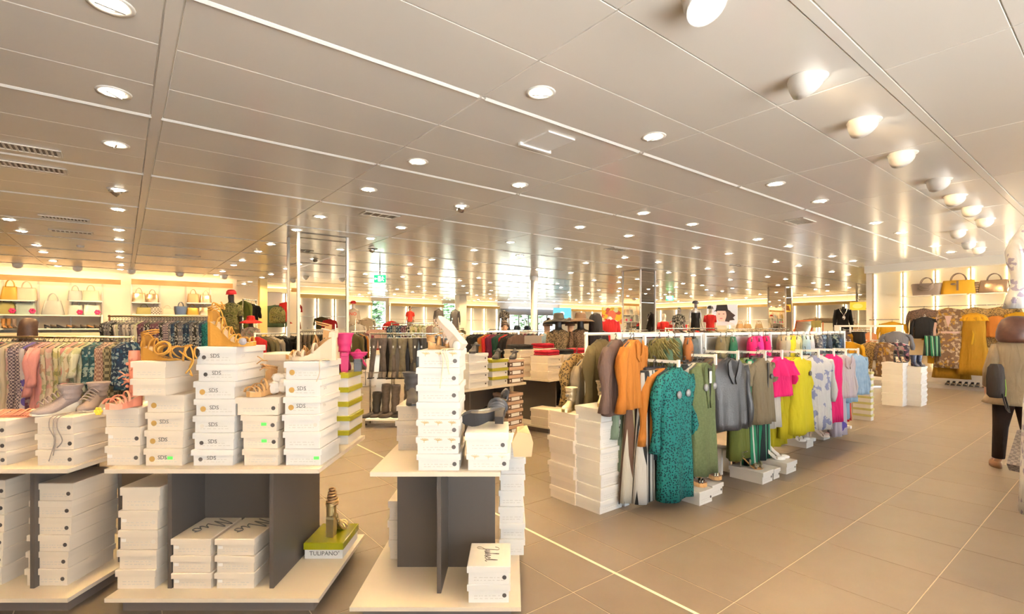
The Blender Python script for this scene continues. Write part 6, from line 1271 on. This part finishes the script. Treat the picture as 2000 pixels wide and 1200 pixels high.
for u, tv, m, lb in ((857, 602, 'grey', 'grey jacket on a headless form, left one on the lit far wall'), (889, 603, 'grey', 'long grey coat on a headless form, right one on the lit far wall')):
    t = mannequin(lb, u, 22.0, .9, tv, .1, head=False); wear(t, C[m], 1.5, .8 if u < 870 else .4, .18, 1, 'jacket')
t = mannequin('mannequin in black tee with print near the glass entrance', 985, 20.0, .8, 605, .2, head=False, skin=MANW); wear(t, C['bw'], 1.5, .9, .17, .3, 'tee')
for k, (u, m) in enumerate(((712, 'pinkp'), (745, 'pinkp'), (778, 'coralf'))):
    pass
for k, (u, d, v, m, lb) in enumerate(((728, 13.0, 640, 'pinkp', 'pink blouse on the low far rail, left one'), (742, 13.0, 640, 'pinkp', 'pink polka blouse on the low far rail, middle one'), (756, 13.2, 642, 'coralf', 'coral print blouse on the low far rail, right one'), (764, 14.5, 624, 'red', 'red narrow coat beside the bright far window'))):
    garment('blouse', lb, 'blouse', (ux(u, d), d, vz(v, d)), .1, 'top', .5, .36, C[m], sleeve=.3)
rail('clothes_rail', 'far steel rail of pink blouses', (ux(722, 13.0), 13.0), (ux(768, 13.2), 13.2), vz(639, 13))
garment('coat', 'beige trench dress with dark jacket on the far lit wall', 'coat', (ux(717, 16), 16.0, vz(618, 16)), .1, 'dress', .7, .42, C['stone'], sleeve=.5); garment('jacket', 'white jacket beside the beige trench dress', 'jacket', (ux(699, 15), 15.0, vz(630, 15)), .3, 'top', .5, .40, C['white'], sleeve=.45)
rail('clothes_rail', 'far steel rail with the white jacket and beige trench', (ux(694, 14.8), 14.8), (ux(724, 16.4), 16.4), vz(625, 15.5))
# niche left of the mirror column
def at_wall(u, Yr):
    a = math.atan((u-1000)/F)+RZ; X = Yr*math.tan(a); return rm(X, Yr)
x, y = at_wall(537, 22.4); garment('jacket', 'camouflage jacket with backpack on the lit niche wall', 'jacket', (x, y, vz(594, y)), RZ, 'top', .92, .78, C['green'], sleeve=.85)
t = thing('backpack', 'green camouflage backpack over the jacket in the lit niche', 'bag', (*at_wall(541, 22.1), vz(632, at_wall(541, 22.1)[1])), RZ); build(MB().loft([[(x*s_, y*s_-.1, z) for x, y in ((-.28, -.12), (.28, -.12), (.30, .08), (-.30, .08))] for z, s_ in ((0, .9), (.06, 1), (.45, 1), (.60, .8), (.68, .4))]), 'pouch', C['camo'], t, True); build(MB().box(-.2, .2, -.29, -.21, .06, .30), 'front_pocket', C['camo'], t); build(MB().tube([(-.06, -.1, .66), (-.04, -.1, .74), (.04, -.1, .74), (.06, -.1, .66)], .015, 6), 'loop', BLACK, t)
x, y = at_wall(559, 22.4); garment('jacket', 'red jacket at the right of the lit niche wall', 'jacket', (x, y, vz(588, y)), RZ, 'top', .85, .5, C['red'], sleeve=.7)
# garments seen in the column mirror on the shopfront bays
for X, m, kd, L, nm, lb, z in ((5.5, 'red', 'top', .55, 'top', 'red top on the front wall bay, upper left', 2.55), (5.55, 'orange', 'skirt', .35, 'bag', 'orange skirt on the front wall bay below the red top', 1.80), (6.6, 'olive', 'top', .75, 'jacket', 'olive jacket on the front wall bay', 2.0), (6.9, 'red', 'top', .6, 'polo', 'red polo on the front wall bay', 1.9), (8.2, 'wine', 'top', .6, 'jacket', 'wine jacket on the front wall bay', 1.97)):
    garment(nm, lb, nm, (*rm(X, Y0+.16 if nm != 'polo' else Y0+.3), z), RZ+pi, kd, L, .5, C[m], sleeve=.3 if kd == 'top' else 0)
# ---- hand bags
def bag(label, loc, rz, w, h, dp, m, hm=None, kind='tote', extra=None, name='handbag'):
    t = thing(name, label, 'handbag', loc, rz); hm = hm or m
    tp = {'tote': 1.12, 'duffel': .9, 'hobo': .7, 'soft': .85}[kind]
    rs = []
    for z, s_ in ((0, .96), (h*.04, 1.0), (h*.5, 1+(tp-1)*.5), (h*.92, tp), (h, tp*.96)):
        q = 1.0 if kind == 'tote' else (1-.45*(z/h)**2)
        rs.append([(w/2*s_*math.copysign(abs(cos(a))**.45, cos(a)), dp/2*q*math.copysign(abs(sin(a))**.5, sin(a)), z) for a in [2*pi*(j+.5)/16 for j in range(16)]])
    build(MB().loft(rs), 'bag_body', m, t, True)
    for y in (-dp*.25, dp*.25):
        build(MB().tube([(w*.22*cos(a), y, h*.95+h*.55*sin(a)) for a in [pi*k/10 for k in range(11)]], max(.008, h*.028), 6), 'handle', hm, t, True)
    if extra == 'drape':
        for k in range(4): build(MB().tube([(-w*.28, -dp*.52, h*(.95-.12*k)), (-w*.1, -dp*.6, h*(.75-.14*k)), (w*.12, -dp*.62, h*(.70-.12*k)), (w*.28, -dp*.52, h*(.98-.1*k))], .016, 6), 'drape', m, t, True)
    if extra == 'strap': build(MB().box(-w*.03, w*.03, -dp*.56, -dp*.45, h*.25, h*.95), 'strap', hm, t); build(MB().ball((-w*.12, -dp*.5, h*.72), (w*.08, .02, h*.08), 8, 6), 'bow', hm, t, True)
    if extra == 'fringe':
        for k in range(5):
            for s in (-1, 1): build(MB().loft([[(s*(w*.48+d_), yy, h*(.12+.18*k)+zz) for yy, zz in ((-.05, -.02), (.05, -.02), (.05, .02), (-.05, .02))] for d_ in (0, .07)]), 'fringe', m, t)
    if extra == 'flower':
        fm = mat((.85, .05, .22), .6, key='pink_flower'); fx = w*.3
        for k in range(6): build(MB().ball((fx+.045*cos(k*pi/3), -dp*.55, h*.3+.045*sin(k*pi/3)), (.035, .02, .035), 7, 5), 'petal', fm, t, True)
    return t
for i, (u, lb, w, h, m, kd, ex) in enumerate(((1810, 'taupe trapezoid handbag with draped front on the right wall shelf', .56, .30, mat((.27, .20, .15), .5, key='taupe_leather'), 'tote', 'drape'), (1872, 'mustard suede handbag with front strap on the right wall shelf', .66, .34, mat((.62, .33, .01), .7, key='mustard_leather'), 'duffel', 'strap'), (1942, 'bronze metallic handbag with fringed sides on the right wall shelf', .56, .30, mat((.42, .28, .18), .22, .8, key='bronze_leather'), 'duffel', 'fringe'))):
    a = math.atan((u-1000)/F)+RZ; X = 16.22; bag(lb, (*rm(X, X/math.tan(a)), 2.325), RZ-pi/2, w, h, .22, m, mat((.16, .10, .06), .4, key='bag_handle'), kd, ex)
# left wall shelves
SHM = mat((.90, .88, .84), .4, key='shelf_white')
def XatL(u): return 20.0*math.tan(math.atan((u-1000)/F)+RZ)
def zL(v, u): X = XatL(u); return vz(v, rm(X, 19.8)[1])
def lshelf(u0, u1, v):
    a, b = XatL(u0), XatL(u1); z = zL(v, (u0+u1)/2); build(MB().box(a, b, 19.62, 20.0, z-.035, z), 'shelf', SHM, wall_left); return z
def valance(u0, u1, v0, v1): z0, z1_ = zL(v1, (u0+u1)/2), zL(v0, (u0+u1)/2); build(MB().box(XatL(u0), XatL(u1), 19.70, 19.74, z0, z1_), 'wood_valance', WOOD, wall_left); build(MB().box(XatL(u0)+.02, XatL(u1)-.02, 19.78, 19.96, z1_-.06, z1_-.04), 'added_cove_strip', ADDED_COVE, wall_left)
valance(-40, 236, 541, 551); valance(256, 452, 550, 560)
for u in (5, 75, 138, 200, 257, 312, 363, 411): build(MB().box(XatL(u)-.02, XatL(u)+.02, 19.96, 20.0, .3, 2.95), 'upright', mat((.6, .55, .48), .4, .3, key='slotted_upright'), wall_left)
zA1 = lshelf(-40, 72, 586); zA1b = lshelf(137, 200, 588); zA2 = lshelf(-40, 200, 615); zA3 = lshelf(-40, 200, 642); zB1 = lshelf(257, 312, 591); zB1b = lshelf(363, 411, 592); zB2 = lshelf(257, 411, 615)
build(MB().box(XatL(-40), XatL(200), 19.3, 20.0, 0, zL(650, 90)), 'low_cabinet', mat((.74, .66, .50), .5, key='cabinet_cream'), wall_left)
build(MB().box(XatL(200)-.02, XatL(200)+.02, 19.62, 20.0, .3, zA2+.02), 'shelf_side', SHM, wall_left)
BM = dict(gold=mat((.50, .30, .04), .35, .3, key='gold_bag'), cream=mat((.74, .60, .46), .5, key='cream_bag'), grey=mat((.42, .45, .44), .5, key='grey_bag'), olive=mat((.33, .30, .10), .5, key='olive_bag'), teal=mat((.36, .46, .44), .5, key='mint_bag'), white=mat((.72, .68, .60), .5, key='white_bag'), tanb=mat((.55, .36, .18), .4, .2, key='tan_bag'), champ=mat((.62, .46, .28), .25, .7, key='champagne_bag'), blk=mat((.04, .04, .06), .35, key='dark_bag'), blue=mat((.10, .14, .22), .3, .3, key='blue_bag'), chk=mat((.15, .13, .12), .6, kind='check', c2=(.6, .55, .48), sc=25, key='checked_bag'))
def lbag(u, z, w, h, mk, lb, kd='soft', ex=None): X = XatL(u); bag(lb, (*rm(X, 19.80), z), RZ+random.uniform(-.12, .12), w, h, .20, BM[mk], None, kd, ex)
for u, z, w, h, mk, lb, kd, ex in ((22, zA1, .42, .38, 'gold', 'gold shoulder bag on the top shelf at far left', 'hobo', None), (54, zA1, .46, .36, 'cream', 'cream bag beside the gold one on the top shelf', 'soft', None), (16, zA2, .42, .34, 'olive', 'olive bag with pink flower on the far left shelf', 'hobo', 'flower'), (52, zA2, .46, .34, 'teal', 'mint bag with pink flower on the far left shelf', 'soft', 'flower'), (105, zA2, .52, .42, 'grey', 'large grey slouch bag alone on the middle shelf', 'hobo', None), (148, zA1b, .36, .30, 'grey', 'small grey bag on the upper right shelf of the left unit', 'soft', None), (178, zA1b, .42, .32, 'cream', 'cream bag on the upper right shelf of the left unit', 'soft', None), (149, zA2, .36, .30, 'grey', 'pale grey bag with pink flower under the small grey bag', 'soft', 'flower'), (180, zA2, .42, .32, 'white', 'white bag with pink flower at the right of the left unit', 'soft', 'flower'),
 (271, zB1, .38, .30, 'champ', 'champagne handbag on the upper shelf of the right unit', 'soft', None), (297, zB1, .36, .28, 'champ', 'rose-gold handbag next to the champagne one', 'soft', None), (376, zB1b, .36, .30, 'tanb', 'gold tan handbag on the last upper shelf', 'soft', None), (400, zB1b, .36, .28, 'champ', 'shiny rose handbag at the end of the last upper shelf', 'soft', None), (281, zB2, .42, .22, 'olive', 'flat khaki bag on the lower shelf of the right unit', 'soft', None), (304, zB2, .34, .24, 'chk', 'black and white checked bag on the lower shelf', 'soft', None), (326, zB2, .42, .20, 'cream', 'flat beige bag beside the checked one', 'soft', None), (352, zB2, .34, .28, 'blue', 'dark blue patterned bag on the lower shelf', 'tote', None), (374, zB2, .38, .24, 'gold', 'gold bag right of the dark blue patterned one', 'soft', None), (398, zB2, .40, .26, 'champ', 'rose-gold bag at the end of the lower shelf', 'soft', None)):
    lbag(u, z, w, h, mk, lb, kd, ex)
for i, (u, m) in enumerate(((8, TAN), (18, TAN), (29, TAUPE), (88, BLACK), (100, DKBR), (112, BLACK), (131, TAN), (142, DKBR), (158, DKBR), (170, TAN), (184, DKBR))):
    X = XatL(u); shoe('ankle_boot' if u < 40 else 'flat_shoe', '%s shoe from the left on the left wall shoe shelf' % ORD[i+1], 'shoe', (*rm(X, 19.78), zA3), RZ-1.2 if u < 40 else RZ+.3, L=.30, heel=.05, plat=.015, kind='bootie' if u < 40 else 'pump', sole='block', um=m, sm=BLACK, shaft=.20 if u < 40 else 0)
# ---- pictures and posters
def picture(label, u, v, w, h, d, rz, maker, name='picture'):
    t = thing(name, label, 'picture', (ux(u, d), d, vz(v, d)), rz); build(MB().box(-w/2, w/2, -.012, .012, -h/2, h/2), 'board', maker[0], t)
    for n_, m_, poly, y in maker[1:]: build(MB().prism([(a*w, b*h) for a, b in poly], -.014-y, -.012), n_, m_, t)
    return t
def ell(cx, cz, rx, rz_, n=20): return [(cx+rx*cos(2*pi*k/n), cz+rz_*sin(2*pi*k/n)) for k in range(n)]
LIT = lambda c, e=.5, k='print': mat(c, .5, emit=e, key=k)
dP = 29.0
picture('backlit portrait poster of a dark-haired face under a black hat', 1410, 616, 1.75, 1.22, dP, RZ-pi/2+.15, [LIT((.85, .80, .76)), ('hair_shape', LIT((.13, .09, .085), .2), [(-.20, .22), (.22, .24), (.33, .10), (.44, -.02), (.36, -.12), (.42, -.24), (.26, -.26), (.22, -.38), (.10, -.30), (.14, .0), (-.16, .05)], .001), ('neck_shape', LIT((.66, .40, .28), .5), [(-.10, -.2), (.08, -.2), (.12, -.42), (-.12, -.42)], .002), ('face_shape', LIT((.80, .50, .36), .6), ell(-.02, .0, .17, .34), .003), ('hat_shape', LIT((.05, .045, .05), .2), [(-.28, .18), (-.20, .26), (-.17, .5), (.17, .5), (.2, .26), (.30, .16), (.15, .20), (-.12, .21)], .005), ('lip_shape', LIT((.6, .15, .12)), ell(-.02, -.16, .05, .022), .005), ('eye_shape', LIT((.15, .09, .07), .1), ell(-.09, .06, .035, .018), .005), ('eye_shape', LIT((.15, .09, .07), .1), ell(.06, .06, .035, .018), .005), ('garment_shape', LIT((.78, .66, .60)), [(-.5, -.5), (-.3, -.36), (-.08, -.30), (.12, -.30), (.35, -.36), (.5, -.5)], .004)], 'poster')
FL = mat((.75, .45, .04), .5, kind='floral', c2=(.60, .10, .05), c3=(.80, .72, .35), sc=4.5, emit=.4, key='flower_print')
picture('framed orange and yellow flower print behind the red dress', 1195, 617, 1.25, 1.0, 30.0, .1, [FL, ('centre_shape', LIT((.80, .16, .08)), ell(0, .02, .2, .3), .002)])
picture('yellow and orange backlit picture at the far right', 1685, 598, .95, .36, 22.0, -.5, [LIT((.85, .55, .05), .6), ('motif', LIT((.40, .14, .03), .2), [(.1, -.4), (.2, .3), (.4, .45), (.48, -.2)], .002), ('motif', LIT((.9, .75, .2)), ell(-.2, 0, .2, .3), .002)])
picture('turquoise lit sign panel at the entrance', 1098, 612, 1.05, .62, 29.0, 0, [LIT((.15, .55, .72), .8), ('motif', LIT((.9, .9, .95), 1.0), ell(.0, -.05, .12, .2), .002)])
# ---- vintage car display
dC = 18.0
car = thing('car', 'vintage car with dark canvas roof and red windscreen frame as display', 'car', (ux(1606, dC), dC, 0), -.05, scale=.98)
RED = mat((.55, .05, .02), .35, key='car_red'); CAN = mat((.12, .09, .06), .8, key='canvas_roof'); ORG = mat((.70, .16, .04), .4, key='red_frame')
build(MB().loft([[(-1.05, y, .45), (1.0, y, .45), (1.05, y, .85), (.8, y, 1.12), (-.55, y, 1.12), (-1.08, y, .95)] for y in (-.62, .62)]), 'car_body', RED, car)
build(MB().loft([[(-.62, y, 1.80+dz), (-.3, y, 1.87+dz), (.3, y, 1.86+dz), (.75, y, 1.78+dz), (.75, y, 1.74+dz), (-.62, y, 1.76+dz)] for y, dz in ((-.60, -.04), (-.3, .01), (.3, .01), (.60, -.04))]), 'roof', CAN, car, True)
for y in (-.58, .58):
    build(MB().tube([(-.78, y, 1.12), (-.62, y, 1.78)], .03, 6), 'windscreen_post', ORG, car); build(MB().tube([(.75, y, 1.12), (.75, y, 1.76)], .03, 6), 'rear_post', CAN, car); build(MB().tube([(-.30, y, 1.12), (-.30, y, 1.8)], .02, 6), 'door_post', ORG, car)
build(MB().tube([(-.78, -.58, 1.14), (-.78, .58, 1.14)], .03, 6), 'windscreen_sill', ORG, car); build(MB().tube([(-.62, -.58, 1.78), (-.62, .58, 1.78)], .03, 6), 'windscreen_top', ORG, car)
build(MB().add([(-.77, -.56, 1.15), (-.77, .56, 1.15), (-.63, .56, 1.76), (-.63, -.56, 1.76)], [(0, 1, 2, 3)]), 'windscreen', GLASS, car)
for x in (-.75, .72):
    for y in (-.66, .66): build(MB().lathe([(.10, -.08), (.30, -.07), (.33, -.03), (.33, .03), (.30, .07), (.10, .08)], 20, M=Matrix.Translation((x, y, .33)) @ Matrix.Rotation(pi/2, 4, 'X')), 'wheel', BLACK, car, True); build(MB().loft([[(x+.40*cos(a), y-.1, .33+.40*sin(a)) for a in [pi*k/10 for k in range(11)]], [(x+.40*cos(a), y+.1, .33+.40*sin(a)) for a in [pi*k/10 for k in range(11)]]], False, False, False), 'fender', RED, car, True)
for y in (-.4, .4): build(MB().lathe([(.02, -.06), (.09, .0), (.09, .03)], 14, M=Matrix.Translation((-1.08, y, .92)) @ Matrix.Rotation(-pi/2, 4, 'Y')), 'headlamp', STEEL, car, True)
t = bag('green suitcase displayed on the vintage car door', (ux(1594, 17.2), 17.2, vz(640, 17.2)), 0, .30, .24, .14, BM['olive'], BM['tanb'], 'tote', name='suitcase')
# red bags on a lit shelf, reflected in / seen beside mirror column
t = thing('display_shelf', 'glass shelf unit with red handbags far right of centre', 'shelf', (ux(1330, 19.0), 19.0, 0), 0)
for z in (.9, 1.35): build(MB().box(-.7, .7, -.2, .2, z-.02, z), 'shelf_board', SHM, t)
for x in (-.7, .7): build(MB().box(x-.015, x+.015, -.2, .2, 0, 1.36), 'side_panel', STEEL, t)
build(MB().box(-.7, .7, .19, .2, 0, 1.36), 'back_panel', OFFW, t)
for k, (x, m, z) in enumerate(((-.35, mat((.72, .04, .03), .4, key='red_bag'), 1.35), (.05, mat((.62, .03, .04), .4, key='red_bag2'), 1.35), (.45, BM['tanb'], 1.35), (-.3, BM['blk'], .9), (.2, mat((.72, .04, .03), .4, key='red_bag'), .9))): bag('%s handbag on the far glass shelf unit' % (('red left', 'red middle', 'tan right', 'black lower', 'red lower')[k]), (ux(1330, 19)+x, 19.0, z), 0, .34, .26, .14, m, None, 'tote')
for k, (u, d, z, m, lb) in enumerate(((1445, 19.0, 1.42, 'tanb', 'round tan bag on the long far counter'), (1460, 19.0, 1.42, 'tanb', 'small brown bag beside the round tan one'), (1482, 19.0, 1.42, 'champ', 'brown pouch at the end of the long far counter'), (1672, 15.0, 1.30, 'tanb', 'tan leather bag behind the black bust form'))):
    bag(lb, (ux(u, d), d, z), .2, .34, .22, .16, BM[m], None, 'hobo')
for u0, u1, d, z, lb in ((1385, 1500, 19.0, 1.42, 'long cream counter in the far right field'), (1650, 1690, 15.0, 1.30, 'low cream counter behind the black bust form'), (885, 1000, 14.0, 1.30, 'cream low partition in the far middle'), (1200, 1232, 13.2, 1.28, 'olive glass counter beside the red dress')):
    t = thing('counter', lb, 'counter', (ux((u0+u1)/2, d), d, 0)); w_ = (u1-u0)*d/F
    build(MB().box(-w_/2, w_/2, -.25, .25, .08, z-.03), 'cabinet', mat((.74, .66, .52), .5, key='counter_cream'), t); build(MB().box(-w_/2-.02, w_/2+.02, -.27, .27, z-.03, z), 'worktop', WOODP, t); build(MB().box(-w_/2+.03, w_/2-.03, -.22, .22, 0, .08), 'plinth', PLINTH, t)
# ---- far rails to fill the middle distance
rr = random.Random(77)
PAL = ['black', 'grey', 'stone', 'cream', 'navy', 'wine', 'red', 'white', 'khaki', 'brown', 'pale', 'greyp', 'creamf', 'denim', 'beige', 'rust', 'sage', 'pinkp', 'jean']
def far_rail(u0, d0, u1, d1, v, n, lab, ph, L=.6, pal=PAL, m=STEEL):
    specs = [g('%s' % (k.rstrip('f').replace('dk', 'dark ').replace('greyp', 'grey print').replace('pinkp', 'pink').replace('pale', 'pale print').replace('jean', 'blue'))+' '+rr.choice(('top', 'shirt', 'jacket')), k, L=rr.uniform(L-.08, L+.1), w=.40) for k in [rr.choice(pal) for _ in range(n)]]
    simple_rail(lab, ph, u0, d0, u1, d1, v, specs, m, rj=.3)
far_rail(730, 16.5, 792, 15.5, 640, 12, 'far steel rail of mixed clothes left of the pale column', 'the far left-centre rail')
far_rail(815, 17, 905, 18, 642, 14, 'far steel rail before the square white column', 'the rail before the square column')
far_rail(955, 19, 1030, 18, 644, 12, 'far steel rail near the round white column', 'the rail near the round column', pal=['black', 'navy', 'grey', 'white', 'bw'])
far_rail(1205, 13.0, 1300, 16.0, 645, 14, 'far steel rail of brown and red clothes behind the gondola', 'the brown and red far rail', pal=['brown', 'red', 'rust', 'wine', 'black', 'leo', 'creamf'])
far_rail(1300, 12.0, 1400, 13.0, 642, 13, 'far steel rail of red and black clothes behind the gondola', 'the red and black far rail', pal=['black', 'red', 'brown', 'leo', 'cream'])
far_rail(1420, 15.0, 1540, 16.0, 643, 14, 'far steel rail of pale clothes at the far right', 'the pale far rail', pal=['cream', 'stone', 'white', 'beige', 'pale', 'khaki'])
far_rail(1650, 13.5, 1700, 12.5, 645, 7, 'far steel rail of red and dark clothes behind the bust form', 'the rail behind the bust form', pal=['red', 'black', 'rust', 'must2'])
far_rail(1000, 13.0, 1066, 13.2, 648, 9, 'far steel rail of dark clothes behind the knitwear table', 'the rail behind the knitwear table', pal=['black', 'navy', 'brown', 'wine'])
# hats on a far stand
t = thing('hat_stand', 'far white stand of dark hats near the entrance', 'stand', (ux(1010, 14.5), 14.5, 0)); build(MB().box(-.42, .42, -.15, .15, 0, 1.42), 'stand_body', OFFW, t)
for k, x in enumerate((-.3, 0, .3)): tag(build(MB().lathe([(.02, .12), (.08, .11), (.10, .05), (.105, .0), (.17, -.01), (.17, -.004), (.10, .01)], 16), 'hat', C['navy'], None, True, loc=(ux(1010, 14.5)+x, 14.5, 1.435)), '%s dark hat on the far white hat stand' % ('left', 'middle', 'right')[k], 'hat')
# trees outside the entrance
LEAF = mat((.04, .09, .04), .8, kind='blur', c2=(.09, .15, .08), sc=6, key='leaves')
for k, (X, Y) in enumerate(((19.5, 33), (23.5, 34.5), (27.5, 33), (14, 35))):
    t = thing('tree', 'green tree outside the glass entrance, %s from the left' % ORD[k+1] if k < 3 else 'green tree outside the far window left of the entrance', 'tree', (*rm(X, Y), -.06)); build(MB().tube([(0, 0, 0), (.05, 0, 1.2), (0, .05, 2.2)], [.14, .11, .08], 8), 'trunk', DKBR, t, True)
    mb = MB(); r2 = random.Random(k)
    for q in range(420):
        th, ph = r2.uniform(0, 2*pi), math.acos(r2.uniform(-1, 1)); rad = r2.uniform(.6, 1.7); x, y, z = rad*sin(ph)*cos(th), rad*sin(ph)*sin(th), 2.7+rad*.9*cos(ph); s_ = .22
        mb.add([(x-s_, y, z), (x, y-s_, z+s_*r2.uniform(-.5, .5)), (x+s_, y, z+s_*.3), (x, y+s_, z-s_*.3)], [(0, 1, 2, 3)])
    o = build(mb, 'foliage', LEAF, t); o['kind'] = 'stuff'
